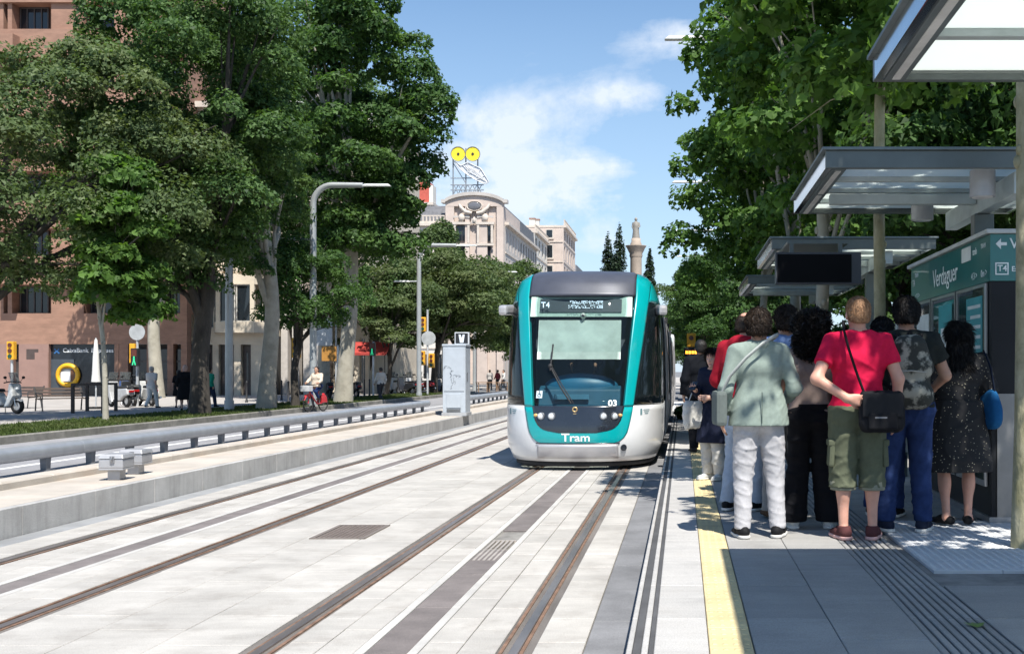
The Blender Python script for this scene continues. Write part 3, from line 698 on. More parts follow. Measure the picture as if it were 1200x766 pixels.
# ================================================================== SHELTERS
frame_m = mat('shelter_frame', (.105,.12,.115), .35, .35, var=.08, scale=3)
frame_l = mat('shelter_aluminium', (.55,.58,.62), .14, 1., var=.05, scale=3)
trim_m = mat('shelter_trim', (.14,.17,.175), .45, .4)
frost = frosted_mat('frosted_glass', (.86,.90,.87), .66)
slat_m = mat('ceiling_slat', (.42,.47,.46), .5, .2)
lampm = mat('downlight_grey', (.36,.36,.36), .5, .2)
def shelter(y0, y1, label, zb=3.02, zt=3.2, lamps=(), col=True, x0=1.15, x1=3.38):
    t = thing('shelter_canopy', label, 'shelter', (x0, y0, PZ), 0, 'glass roofed platform shelters')
    W = x1-x0; L = y1-y0; b = zb-PZ; h = zt-PZ
    MB().b2(0,W,0,.05,b,h-.03).build('front_fascia', frame_m, t, .004)
    MB().b2(0,W,L-.05,L,b,h-.03).build('rear_fascia', frame_m, t, .004)
    MB().b2(-.0,.05,.052,L-.052,b,h-.03).build('side_fascia', frame_l, t, .004)
    MB().b2(W-.05,W,.052,L-.052,b,h-.03).build('side_fascia', frame_l, t, .004)
    for a in ((-.03,W+.03,-.03,.1),(-.03,W+.03,L-.1,L+.03),(-.03,.1,.102,L-.102),(W-.1,W+.03,.102,L-.102)): MB().b2(*a,h-.028,h-.004).build('roof_trim', trim_m, t, .004)
    MB().b2(.055,.17,.055,L-.055,b-.006,b+.03).build('soffit_channel', trim_m, t, .004)
    MB().b2(.09,.135,.1,L*.48,b-.012,b-.004).build('light_strip', mat('strip_diffuser', (.55,.55,.53), .5), t)
    MB().b2(.09,.135,L*.52,L-.1,b-.012,b-.004).build('light_strip', mat('strip_diffuser'), t)
    n = 4; step = (L-.12)/n
    for i in range(n):
        MB().b2(.172,W-.055,.06+i*step+.07,.06+(i+1)*step-.004,b+.05,b+.065).build('glass_panel', frost, t)
        MB().b2(.172,W-.055,.06+i*step,.06+i*step+.066,b+.01,b+.075).build('ceiling_slat', slat_m, t, .004)
    MB().prism([(0,b-.0),(0,b-.1),(.9,b-.16),(.9,b)], 'x', W*.735, W*.735+.12) if False else None
    if col:
        cx = W*.72
        MB().b2(cx-.09,cx+.09,L/2-.07,L/2+.07,0,b-.19).build('column', frame_m, t, .01)
        MB().b2(cx-.06,cx+.06,.12,L-.12,b-.185,b-.008).build('beam', slat_m, t, .006)
        MB().b2(cx-.16,cx+.16,L/2-.14,L/2+.14,0,.012).build('base_plate', frame_m, t)
        MB().b2(.2,cx-.065,L/2-.05,L/2+.05,b-.1,b-.009).build('cantilever', slat_m, t, .006)
    for x, y in lamps:
        l = MB().cyl((x,y,b-.18),(x,y,b+.04),.105,n=24).build('downlight', lampm, t, .012)
        MB().cyl((x,y,b-.185),(x,y,b-.176),.085,n=20).build('lamp_glass', mat('lamp_glass', (.6,.6,.58), .3), l)
    return t
SH = [(3.1, 6.3), (8.9, 11.5), (14.8, 17.7), (20.7, 24.0)]
shelter(*SH[0], 'glass roofed shelter canopy nearest, reaching overhead at the corner of the picture', 3.21, 3.37, col=False, x0=1.08)
shelter(*SH[1], 'shelter canopy with two round downlights above the information kiosk', 3.20, 3.37, lamps=((1.35,.35),(1.15,1.75)), x0=1.15)
shelter(*SH[2], 'shelter canopy carrying the black display screen under its front edge', 3.20, 3.37, x0=1.19)
shelter(*SH[3], 'most distant shelter canopy, seen below the black display screen', 3.20, 3.37, x0=1.22)
ds = thing('display_screen', 'wide black passenger display screen hanging under a shelter canopy', 'screen', (1.14, 13.6, 2.64))
MB().b2(0,1.05,0,.14,0,.39).build('casing', mat('screen_casing', (.05,.052,.058), .45), ds, .008)
MB().b2(.02,.93,-.006,-.001,.02,.365).build('screen', mat('screen_black', (.003,.003,.004), .5, spec=.1), ds)
for x in (.2,.8): MB().b2(x-.025,x+.025,.05,.1,.39,.5).build('hanger', frame_m, ds)
MB().b2(.15,.9,.06,1.3,.5,.53).build('arm', frame_m, ds)

# ------------------------------------------------------------------ information kiosk
green = mat('kiosk_green', (.004,.135,.125), .3, .0, var=.06, coat=.4)
kdark = mat('kiosk_dark_panel', (.012,.013,.015), .5, .0, spec=.2, var=.2, scale=1)
kglass = glass_mat('kiosk_glass', (.02,.04,.04), .25, .02)
kst = mat('kiosk_steel', (.35,.35,.36), .3, .8)
ki = thing('information_kiosk', 'dark green station kiosk with glass side and name board behind the queue', 'kiosk', (2.62, 9.45, PZ))
KL, KW = 3.25, 1.15
MB().b2(.012,KW,.012,KL,0,2.06).build('kiosk_body', kdark, ki, .006)
hd = MB().b2(-.0,KW+.02,-.0,KL+.02,2.06,2.46).build('header', green, ki, .004)
MB().b2(-.04,KW+.06,-.04,KL+.06,2.462,2.50).build('kiosk_roof', mat('kiosk_roof_pale', (.5,.52,.5), .5, .2), ki, .006)
MB().b2(.06,.9,-.0,.010,.0,1.1).build('steel_panel', mat('kiosk_lower_steel', (.2,.2,.2), .35, .6, var=.1), ki) 
MB().b2(-.01,KW+.0,-.012,KL,.0,.05).build('plinth', kst, ki)
for i in range(3):
    y = .1+i*1.05
    g = MB().b2(-.012,.008,y+.03,y+.97,.35,2.02).build('glass_panel', kglass, ki)
    f = MB()
    for a, b, c, d in ((y,y+.03,.3,2.05),(y+.97,y+1.0,.3,2.05)): f.b2(-.02,.005,a,b,c,d)
    f.b2(-.02,.005,y+.03,y+.97,2.02,2.05).b2(-.02,.005,y+.03,y+.97,.3,.35); f.build('glass_frame', kst, g)
pm = [mat('poster_teal', (.01,.25,.27), .5), mat('poster_white', (.6,.63,.6), .5), mat('poster_red', (.35,.05,.05), .5)]
MB().b2(-.0135,-.0125,1.3,1.85,1.45,1.95).build('poster', pm[0], ki)
MB().b2(-.0135,-.0125,.2,.75,1.3,1.95).build('poster', pm[0], ki)
for i in range(6): MB().b2(-.0145,-.0137,.26,.7-(i%3)*.1,1.85-i*.09,1.88-i*.09).build('poster_line', pm[1], ki)
MB().b2(-.0145,-.0137,1.4,1.75,1.5,1.72).build('poster_picture', pm[1], ki)
MB().b2(-.0135,-.0125,2.3,2.9,1.0,1.9).build('poster', pm[1], ki)
ktxt = mat('kiosk_lettering', (.75,.8,.78), .5)
def side_text(body, size, y, z, parent, sx=1.0, x=-.006):
    o = text_mesh('lettering', body, size, ktxt, parent, .001)
    o.rotation_euler = (0,0,-PI/2); o.location = (x, y, z); o.scale = (sx,1,1); return o
side_text('Verdaguer', .26, 1.62, 2.24, hd, .95)
side_text('TRAM', .07, 2.95, 2.36, hd); side_text('T4', .11, 3.1, 2.28, hd); side_text('< 2 3 >', .07, 2.9, 2.13, hd); side_text('4 3 >', .09, .5, 2.14, hd); side_text('0m >', .09, .18, 2.14, hd)
MB().prism([(.62,2.3),(.95,2.3),(.95,2.43),(.62,2.43)], 'x', -.006, -.002).build('map_panel', pm[1], hd)
side_text('tmb', .09, .48, 2.36, hd); side_text('TRAM', .06, .2, 2.38, hd)
def front_text(body, size, x, z, al='LEFT'):
    o = text_mesh('lettering', body, size, ktxt, hd, .001, .001, al); o.location = (x, -.005, z); return o
front_text('VIA 1', .125, .165, 2.375)
MB().prism([(.045,2.375),(.09,2.42),(.09,2.388),(.14,2.388),(.14,2.362),(.09,2.362),(.09,2.33)], 'y', -.006, -.002).build('arrow', ktxt, hd)
front_text('T4', .075, .06, 2.165); front_text('Estació de Sant Adrià', .06, .18, 2.16)
f = MB(); x0,x1,z0,z1 = .042,.155,2.112,2.216
f.b2(x0,x1,-.006,-.002,z0,z0+.01).b2(x0,x1,-.006,-.002,z1-.01,z1).b2(x0,x0+.01,-.006,-.002,z0+.01,z1-.01).b2(x1-.01,x1,-.006,-.002,z0+.01,z1-.01); f.build('line_badge', ktxt, hd)
MB().tube([(.86,.1,2.5),(.86,.1,2.58),(1.0,.1,2.58),(1.0,.1,2.5)], .012, 6).build('lifting_eye', kst, ki)
# pale poster panel farther along the platform
pp = thing('poster_panel', 'pale poster case with tall green letters behind the kiosk', 'poster case', (2.62, 13.6, PZ))
MB().b2(0,1.0,0,.12,.3,2.15).build('case', mat('case_grey', (.4,.43,.42), .4, .4), pp, .01)
MB().b2(.04,.96,-.012,-.001,.5,2.1).build('poster', mat('poster_pale', (.62,.68,.65), .4), pp)
o = text_mesh('lettering', 'NIT', .62, mat('poster_green_ink', (.06,.2,.16), .5), pp, .001, .012); o.location = (.5,-.016,1.6)
for x in (.1,.9): MB().b2(x-.04,x+.04,.02,.1,0,.3).build('foot', frame_m, pp)
# ================================================================== TREES
bark_dark = mat('bark_dark', (.055,.047,.038), .95, var=.3, scale=5, bump=1.0, bscale=25, stretch=(1,1,.3))
bark_plane = mat('bark_plane', (.27,.25,.2), .9, col2=(.40,.37,.30), scale=2.2, bump=.5, bscale=20, stain=.55, stain_col=(.14,.125,.09), stain_scale=2.6)
bark_moss = mat('bark_mossy', (.22,.20,.10), .9, col2=(.40,.37,.26), scale=7, bump=1.0, bscale=30, stain=.75, stain_col=(.10,.10,.045), stain_scale=5, stretch=(1,1,.4))
holm = leaf_mat('foliage_holm', (.022,.058,.016), (.105,.180,.058), .36, .5, (.14,.205,.065))
holm_b = leaf_mat('foliage_brownish', (.036,.066,.022), (.130,.178,.072), .34, .5, (.18,.20,.085))
plane_l = leaf_mat('foliage_plane', (.036,.082,.018), (.12,.22,.048), .44, .4, (.18,.27,.06))
plane_d = leaf_mat('foliage_deep', (.020,.050,.016), (.085,.165,.045), .4, .45, (.14,.22,.055))
far_l = leaf_mat('foliage_far', (.035,.062,.02), (.09,.14,.045), .33, .5, (.13,.18,.06))
cyp_l = leaf_mat('foliage_cypress', (.014,.028,.014), (.032,.055,.026), .15, .3, (.04,.06,.03))
QUAD = np.array([(-.46,-.24),(.46,-.2),(0,.44)])
_a = [90, 60, 38, 20, -8, -28, -52, -90]
LOBE = np.array([(0,.55),(.15,.2),(.5,.22),(.30,-.2),(0,-.36),(-.30,-.2),(-.5,.22),(-.15,.2)])
def leaf_cloud(puffs, n, size, shape=QUAD, seed=1, up=.35, shell=(.74,1.05), flat=.8, droop=0.):
    """puffs = list of (centre, radius); n leaves in all; returns a mesh of separate leaves"""
    g = np.random.default_rng(seed); P = np.array([p for p, r in puffs], float); R = np.array([r for p, r in puffs], float)
    w = R**2; idx = g.choice(len(P), n, p=w/w.sum())
    d = g.normal(size=(n,3)); d /= np.linalg.norm(d, axis=1)[:,None]
    d[:,2] = np.where(d[:,2] < -.35, -d[:,2]*.6, d[:,2])
    rad = R[idx]*(shell[0]+(shell[1]-shell[0])*g.random(n)**.6)
    # lumpy puffs
    ph = g.random((len(P),3))*6.28
    lump = 1+.16*np.sin(3.1*d[:,0]+ph[idx,0])+.14*np.sin(4.3*d[:,1]+ph[idx,1])+.12*np.sin(5.2*d[:,2]+ph[idx,2])
    pos = P[idx]+d*(rad*lump)[:,None]*np.array([1,1,flat])
    nrm = d*.75+g.normal(size=(n,3))*.45; nrm[:,2] += up; nrm /= np.linalg.norm(nrm, axis=1)[:,None]
    t = np.cross(nrm, g.normal(size=(n,3))); t /= np.linalg.norm(t, axis=1)[:,None]; b = np.cross(nrm, t)
    s = size*g.uniform(.6, 1.35, n)
    k = len(shape); V = pos[:,None,:]+s[:,None,None]*(shape[None,:,0,None]*t[:,None,:]+shape[None,:,1,None]*b[:,None,:])
    fold = np.abs(shape[:,0])[None,:,None]*nrm[:,None,:]*s[:,None,None]*.25
    V = V-fold
    return mesh_np('crown', V.reshape(-1,3), np.arange(n*k).reshape(n,k), False)
def limb_tree(name, label, cat, loc, height, tr, crown_c, crown_r, npuff, puff_r, nleaf, leaf, lm, bm_, seed, lean=(0,0), fork=.4, shape=QUAD, group=None, nlimb=7, wob=.12, crown_mesh=None, up=.35, shell=(.74,1.05), extra=(), rz=0., hollow=.35):
    """tapered trunk that forks into limbs reaching the crown's leaf clumps"""
    rr = random.Random(seed); t = thing(name, label, cat, loc, rz, group)
    cc = Vector(crown_c); cr = Vector(crown_r); puffs = []
    tries = 0
    while len(puffs) < npuff and tries < 5000:
        tries += 1
        d = Vector((rr.uniform(-1,1), rr.uniform(-1,1), rr.uniform(-1,1)))
        if d.length > 1 or d.length < hollow: continue
        p = cc+Vector((d.x*cr.x, d.y*cr.y, d.z*cr.z)); r = puff_r*rr.uniform(.55, 1.2)
        if all((p-q).length > puff_r*.8 for q, _ in puffs): puffs.append((p, r))
    puffs += [(Vector(p), r) for p, r in extra]
    fz = height*fork; top = Vector((lean[0], lean[1], fz)); pts = []
    for i in range(7):
        f = i/6; pts.append((lean[0]*f+math.sin(f*5+seed)*wob*f, lean[1]*f+math.cos(f*4+seed)*wob*f, fz*f-.1*(f == 0)))
    top = Vector(pts[-1])
    mb = MB(); rads = [tr*1.35, tr*1.06, tr, tr*.95, tr*.9, tr*.86, tr*.82]; mb.tube(pts, rads, 12)
    if wob < .07:
        for q in range(12):
            z = fz*(.12+.8*rr.random()); j = min(5, int(z/fz*6)); f = z/fz*6-j; p = Vector(pts[j]).lerp(Vector(pts[j+1]), f); a = rr.uniform(0,6.28); r = tr*rr.uniform(.28,.45)
            mb.ell((p.x+math.cos(a)*tr*.85, p.y+math.sin(a)*tr*.85, z), (r,r,r*1.5), 8, 6)
    mb.build('trunk', bm_, t)
    lb = MB(); far = sorted(puffs, key=lambda p: -p[1])[:nlimb]
    for i, (p, r) in enumerate(far):
        s0 = Vector(pts[4 if i % 3 else 5]); s0 = top if i % 2 else s0
        mid = s0.lerp(p, .45)+Vector((rr.uniform(-.2,.2), rr.uniform(-.2,.2), .25*(p-s0).length*.4)); r0 = tr*rr.uniform(.34,.56)
        q = [s0.lerp(mid, k/3) + Vector((rr.uniform(-.05,.05), rr.uniform(-.05,.05), 0)) for k in range(3)]+[mid, mid.lerp(p, .5), p]
        lb.tube([tuple(v) for v in q], [r0*1.05, r0*.95, r0*.85, r0*.7, r0*.5, r0*.2], 8)
        for k in range(2):
            e = p+Vector((rr.uniform(-1,1), rr.uniform(-1,1), rr.uniform(-.5,1)))*r; lb.tube([tuple(mid), tuple(mid.lerp(e,.5)+Vector((0,0,.1))), tuple(e)], [r0*.45, r0*.28, r0*.1], 6)
    o = lb.build('limbs', bm_, t); o['kind'] = 'stuff'
    me = crown_mesh or leaf_cloud([(tuple(p), r) for p, r in puffs], nleaf, leaf, shape, seed, up, shell)
    if not me.materials: me.materials.append(lm)
    o = bpy.data.objects.new('crown', me); COL.objects.link(o); o.parent = t; o['kind'] = 'stuff'
    return t, me
def at(px, py, z=.19):
    d = d_at(py, z); return (X_at(px, d), d, z)
LT = 'trees along the left verge'; FT = 'trees farther along the avenue'
# --- left verge, near to far (positions read off the trunk feet)
limb_tree('holm_oak', 'big dark holm oak whose thick black forking trunk stands behind the guardrail', 'tree', at(234,485), 15.5, .28, (-.3,0,9.8), (3.1,3.2,5.7), 70, 1.05, 88000, .143, holm, bark_dark, 3, (.15,0), .29, nlimb=9)
limb_tree('holm_oak', 'tall oak with pale upright trunk left of the red bicycle', 'tree', at(312,479), 14.5, .29, (-.9,0,9.2), (1.9,2.8,5.2), 44, 1.0, 70000, .135, holm, bark_plane, 5, (.15,.2), .36, nlimb=8)
limb_tree('brown_leaved_oak', 'broad oak with brownish foliage filling the upper corner above the benches', 'tree', (-21.3, 33.0, .12), 11.5, .3, (3.5,0,7.0), (4.2,3.2,3.7), 54, 1.05, 66000, .13, holm_b, bark_dark, 8, (.2,0), .4, nlimb=8, extra=[((.5,0,10.3),1.0),((2.0,0,10.5),.95),((-.8,0,9.4),1.0),((3.7,.2,10.7),.9),((-1.0,0,7.5),1.1),((-.4,0,5.6),1.0)])
t, _ = limb_tree('young_plane_tree', 'young plane tree with thin pale trunk and bright leaves before the bank', 'tree', at(124,492), 7.2, .07, (.55,0,4.9), (1.25,1.15,2.5), 30, .55, 9000, .22, plane_l, bark_plane, 12, (-.15,0), .5, shape=LOBE, nlimb=6, wob=.06)
limb_tree('small_dark_tree', 'small round dark tree with slim black trunk before the stone columns', 'tree', at(346,476), 6.2, .15, (.25,0,4.6), (2.3,1.9,1.7), 26, .8, 30000, .12, plane_d, bark_dark, 15, (.05,0), .42, nlimb=7)
limb_tree('plane_tree', 'tall plane tree with pale straight trunk right of the cyclist, leaning out over the road', 'tree', at(402,471), 18.5, .34, (.3,0,12.4), (3.7,3.4,6.8), 68, 1.2, 76000, .215, plane_d, bark_plane, 18, (.5,0), .42, nlimb=9,
          extra=[((3.6,0,13.6),1.1),((3.7,-.3,12.0),1.1),((2.9,.2,10.0),1.1),((2.4,.3,8.2),.9),((2.0,0,7.0),.9)])
limb_tree('plane_tree', 'plane tree with cut-back pale trunk in front of the brick building', 'tree', at(184,466,.12), 15, .33, (-.5,0,11.5), (4.6,3.0,4.2), 40, 1.2, 40000, .21, plane_l, bark_plane, 21, (-.2,0), .42, nlimb=8)
limb_tree('plane_tree', 'stout pale plane trunk beside the yellow traffic light at the edge of the picture', 'tree', at(8,462,.12), 17, .55, (-1.5,0,11.5), (6,4,4.5), 40, 1.3, 36000, .24, plane_d, bark_plane, 23, (.1,0), .45, nlimb=8)
limb_tree('tall_holm_oak', 'tall dark oak rising behind the bent street lamp', 'tree', at(378,466), 18.5, .3, (-.6,0,12.2), (4.8,3.4,6.6), 64, 1.25, 56000, .19, holm, bark_plane, 26, (.2,0), .4, nlimb=8)
limb_tree('oak_with_leaning_trunk', 'oak with dark curved trunk beside the pedestrian signal', 'tree', at(424,461,.12), 8.5, .24, (.3,0,6.2), (3.5,3,2.3), 34, 1.05, 36000, .17, holm, bark_dark, 29, (1.0,.0), .5, nlimb=8)
limb_tree('brownish_young_tree', 'thin brownish tree with several stems right of the pedestrian signal', 'tree', at(452,462,.12), 6.3, .16, (.6,0,4.5), (2.1,2,1.7), 22, .75, 16000, .16, holm_b, bark_dark, 31, (.4,0), .4, nlimb=7)
limb_tree('round_oak', 'round grey-green oak on a slim trunk behind the metal cabinet', 'tree', at(508,461,.12), 9, .22, (.3,0,6.4), (4.2,3.6,2.6), 46, 1.1, 48000, .185, holm_b, bark_dark, 34, (.3,0), .4, nlimb=8)
limb_tree('round_oak', 'second round grey-green oak between the cabinet and the tram', 'tree', (-15.8, 78, .0), 9, .22, (.2,0,6.0), (4.4,3.4,2.8), 44, 1.15, 40000, .205, holm_b, bark_dark, 37, (.3,0), .4, nlimb=8)
# --- bright trees under the building with the rooftop sign
fm = None
for i, (x, y, h, r, lab) in enumerate(((-28,96,13.5,4.6,'bright green plane tree below the left wing of the building with the rooftop sign'),(-21.5,100,14.5,5.0,'bright green plane tree directly below the arched gable'),
        (-16.5,108,12,4.4,'bright green plane tree below the row of receding facades'),(-13.2,92,8.5,3.0,'low green tree just left of the tram roof'),(-31,88,10,4.2,'leafy tree behind the round grey-green oak'),
        (-24,74,8,3.4,'low tree behind the far motorcycles'),(-18,125,11,4.6,'distant tree at the foot of the receding facades'),(1.6,118,12,4.4,'distant tree closing the view just right of the tram'),(5.2,132,13,4.8,'distant tree behind the person in black'),(-2.2,150,9,3.6,'low distant tree at the foot of the monument'),(9.5,120,13,5,'distant tree at the end of the right street'))):
    t, me = limb_tree('avenue_tree', lab, 'tree', (x,y,0), 12, .22, (0,0,8.2), (4.6,4.2,4.4), 44, 1.35, 34000, .25, far_l, bark_plane, 41, (.2,0), .35, group=FT, nlimb=7, crown_mesh=fm, rz=i*1.3)
    fm = me; t.scale = (r/4.8, r/4.8, h/12.6)
# --- right side
RT = 'plane trees on the platform'
limb_tree('platform_tree', 'young plane tree whose mossy trunk stands at the picture edge before the kiosk', 'tree', (2.52, 8.15, PZ), 8.5, .085, (.75,-1.0,5.9), (1.35,1.9,1.6), 28, .6, 4600, .16, plane_l, bark_moss, 51, (0.02,0), .62, shape=LOBE, group=RT, nlimb=6, wob=.02)
limb_tree('platform_tree', 'young plane tree with knotty thin trunk rising past two canopies', 'tree', (2.1, 11.75, PZ), 9.5, .062, (.15,.2,6.1), (1.7,1.6,2.3), 26, .6, 7500, .165, plane_l, bark_moss, 53, (0,0), .68, shape=LOBE, group=RT, nlimb=7, wob=.05)
for i, (x, y, h, sd, lab) in enumerate(((2.25,18.6,10.5,55,'plane tree with slender trunk behind the display screen'),(2.5,25.2,11.5,57,'plane tree past the last canopy, its branches reaching toward the tracks'),(2.3,32.5,11,59,'farther plane tree past the end of the canopies'))):
    ex = [((-1.6,-.3,7.6),.7),((-2.1,0,8.4),.55),((-1.9,.2,6.2),.6),((-2.5,-.2,7.2),.4)] if i == 1 else ([((-1.9,.2,3.9),.7),((-2.1,0,5.0),.8),((-1.8,-.2,6.2),.8),((-2.2,.3,7.2),.6)] if i == 2 else [])
    limb_tree('platform_tree', lab, 'tree', (x,y,PZ), h, .12, (.4,0,7.3), (2.3,2.2,3.8), 50, .78, 22500, .165, plane_l, bark_plane, sd, (.1,0), .4, shape=LOBE, group=RT, nlimb=8, wob=.06, extra=ex)
sm = None
RS = 'street trees beyond the platform'
for i, (x, y, s, lab) in enumerate(((5.6,17,.86,'dense street tree directly behind the kiosk'),(7.6,24,1.0,'dense street tree behind the second canopy'),(6.4,33,1.05,'tall dense street tree behind the platform trees'),
        (9.5,44,1.15,'street tree deep behind the queue'),(4.4,48,.95,'street tree rising left of the far canopies'),(2.1,62,.82,'distant street tree right of the tram roof'),(1.9,78,.9,'farther street tree right of the monument'),(1.4,98,.75,'smallest distant street tree beside the stone monument'))):
    t, me = limb_tree('street_tree', lab, 'tree', (x,y,.04), 10, .2, (0,0,6.0), (2.9,2.8,4.6), 60, .95, 60000, .17, plane_d, bark_dark, 61, (.1,0), .3, group=RS, nlimb=8, crown_mesh=sm, rz=i*.9)
    sm = me; t.scale = (s,s,s*(1.12 if i in (2,4) else 1.0))
# hedge along the back of the platform
def hedge(name, label, x0, x1, y0, y1, z0, z1, n, leaf, m, seed):
    t = thing(name, label, 'hedge', ((x0+x1)/2, y0, z0)); g = np.random.default_rng(seed); w = x1-x0; L = y1-y0; hh = z1-z0; puffs = []
    k = max(1, int(L/.5))
    for i in range(k):
        for j in range(max(1, int(hh/.45))):
            for u in range(max(1, int(w/.6))):
                puffs.append(((g.uniform(-.4,.4)*w, (i+.5)*L/k+g.uniform(-.2,.2), (j+.4)*.45+g.uniform(-.1,.1)), g.uniform(.3,.5)))
    me = leaf_cloud(puffs, n, leaf, QUAD, seed); me.materials.append(m)
    st = MB()
    for i in range(int(L/.6)): st.tube([(g.uniform(-.3,.3)*w, .3+i*.6, 0),(g.uniform(-.3,.3)*w, .3+i*.6+.1, hh*.8)], [.025,.01], 5)
    o = st.build('stems', bark_dark, t); o['kind'] = 'stuff'
    o = link_mesh('foliage', me, None, t, 'stuff'); return t
hedge('hedge', 'tall clipped hedge running along the back of the platform', 4.0, 5.0, 13, 40, .05, 2.9, 60000, .10, plane_d, 71)
hedge('shrub', 'small round green shrub beside the far platform end, left of the queue', -.15, .65, 29.5, 30.4, PZ, 1.15, 3500, .08, plane_d, 73)
# cypresses by the monument
for i, (px, top, d, w, lab) in enumerate(((712.5,268,168,1.25,'shorter left cypress of the pair left of the statue column'),(725.5,257,165,1.45,'taller cypress immediately left of the statue column'),(761.5,286,170,1.15,'lone cypress right of the statue column'))):
    h = Z_at(top, d); t = thing('cypress', lab, 'tree', (X_at(px,d), d, 0), 0, 'cypresses around the monument')
    MB().tube([(0,0,0),(0,0,h*.9)], [.25,.05], 8).build('trunk', bark_dark, t)
    g = np.random.default_rng(80+i); puffs = []
    for k in range(60):
        f = k/59; z = h*(.08+.9*f); r = w*(1-f**4)*.85+.12
        for u in range(3):
            a = g.uniform(0,6.28); puffs.append(((r*.55*math.cos(a), r*.55*math.sin(a), z), r*.7))
    me = leaf_cloud(puffs, 16000, .36, QUAD, 90+i, up=.8, flat=1.4); me.materials.append(cyp_l); link_mesh('crown', me, None, t, 'stuff')
# ================================================================== BUILDINGS
def wmat(name, col, **k): return mat(name, col, **k)
brick_m = mat('brick_wall', (.29,.165,.115), .85, var=.12, scale=1.1, bump=.3, bscale=40, stain=.25, stain_col=(.25,.13,.09), fine=.15, stretch=(1,1,3))
brown_m = mat('brown_cladding', (.27,.165,.135), .7, var=.06, scale=1.5, stain=.15, stain_col=(.15,.1,.08))
stone_m = mat('cream_stone', (.60,.52,.41), .8, var=.09, scale=1.0, bump=.2, stain=.3, stain_col=(.38,.31,.23), fine=.08)
stone2 = mat('pink_stone', (.53,.44,.38), .8, var=.08, scale=.5, stain=.3, stain_col=(.3,.23,.2))
stone3 = mat('pale_render', (.63,.59,.53), .8, var=.08, scale=.5, stain=.25, stain_col=(.35,.32,.28))
stone4 = mat('grey_stone', (.47,.43,.39), .8, var=.1, scale=.5, stain=.3, stain_col=(.22,.2,.18))
trim_s = mat('stone_trim', (.56,.49,.42), .75, var=.07, scale=2, stain=.2, stain_col=(.3,.26,.22))
slate = mat('slate_roof', (.11,.11,.12), .6, var=.2, scale=3)
wframe = mat('window_frame_pale', (.5,.47,.42), .6); wframe_d = mat('window_frame_dark', (.07,.06,.055), .6)
wglass = glass_mat('window_glass', (.015,.02,.025), 0, .04)
shutter_m = mat('shutter_grey', (.35,.36,.34), .7); iron = mat('wrought_iron', (.02,.02,.022), .6); red_m = mat('red_awning', (.35,.04,.03), .8)
def window(root, x, y, z, w, h, fm, glass=wglass, bars=1, d=.06, sill=None):
    """one window facing -Y, its middle at x, its foot at z, in the plane y"""
    f = MB(); t = .07
    f.b2(x-w/2, x-w/2+t, y, y+d, z, z+h).b2(x+w/2-t, x+w/2, y, y+d, z, z+h).b2(x-w/2+t, x+w/2-t, y, y+d, z+h-t, z+h).b2(x-w/2+t, x+w/2-t, y, y+d, z, z+t)
    for i in range(bars): xx = x-w/2+(i+1)*w/(bars+1); f.b2(xx-.03, xx+.03, y+.003, y+d-.003, z+t, z+h-t)
    o = f.build('window', fm, root)
    MB().b2(x-w/2+t*.5, x+w/2-t*.5, y+d*.6, y+d*.6+.01, z+t*.5, z+h-t*.5).build('pane', glass, o)
    if sill: MB().b2(x-w/2-.1, x+w/2+.1, y-.28, y-.002, z-.12, z-.002).build('sill', sill, o)
    return o
def railing(root, x0, x1, y, z, h=.95, m=None):
    b = MB(); n = max(2, int((x1-x0)/.14)); b.b2(x0, x1, y-.03, y+.03, z+h-.05, z+h)
    for i in range(n+1): b.box((x0+(x1-x0)*i/n, y, z+h/2), (.03,.03,h-.1))
    o = b.build('railing', m or iron, root); o['kind'] = 'stuff'; return o
def facade(root, W, D, floors, bays, wall, trim, z0=0., wfrac=.5, balcony=0., fm=wframe, wh=.68, depth=.3, cornice=.45, shut=False, sides=True, arch=False):
    """walls of piers and bands around recessed windows, front at y=0 facing -Y, x from 0 to W"""
    z = z0; bw = W/bays; ww = bw*wfrac
    core = MB().b2(.02, W-.02, depth, D, z0, z0+sum(floors)); core.build('wall', wall, root)
    for fi, fh in enumerate(floors):
        h = fh*wh; zb = z+fh*(1-wh)*.45
        for za, zz in ((z, zb), (zb+h, z+fh)): MB().b2(0, W, 0, depth-.002, za, zz).build('spandrel', wall, root)
        pm = MB(); pm.b2(0, (bw-ww)/2, .002, depth-.004, zb, zb+h)
        for i in range(bays-1): pm.b2((i+.5)*bw+ww/2, (i+1.5)*bw-ww/2, .002, depth-.004, zb, zb+h)
        pm.b2(W-(bw-ww)/2, W, .002, depth-.004, zb, zb+h); o = pm.build('pier', wall, root); o['kind'] = 'stuff'
        for i in range(bays):
            x = (i+.5)*bw
            window(root, x, depth-.09, zb, ww, h, fm)
            if balcony and fi > 0:
                MB().b2(x-ww*.75, x+ww*.75, -balcony, -.002, zb-.16, zb-.02).build('balcony', trim, root); railing(root, x-ww*.72, x+ww*.72, -balcony+.05, zb-.02, .95)
        if fi < len(floors): MB().b2(-.02, W+.02, -.1, -.002, z+fh-.12, z+fh+.04).build('string_course', trim, root)
        z += fh
    MB().b2(-.05, W+.05, -cornice, D+.05, z, z+.35).build('cornice', trim, root)
    return z+.35
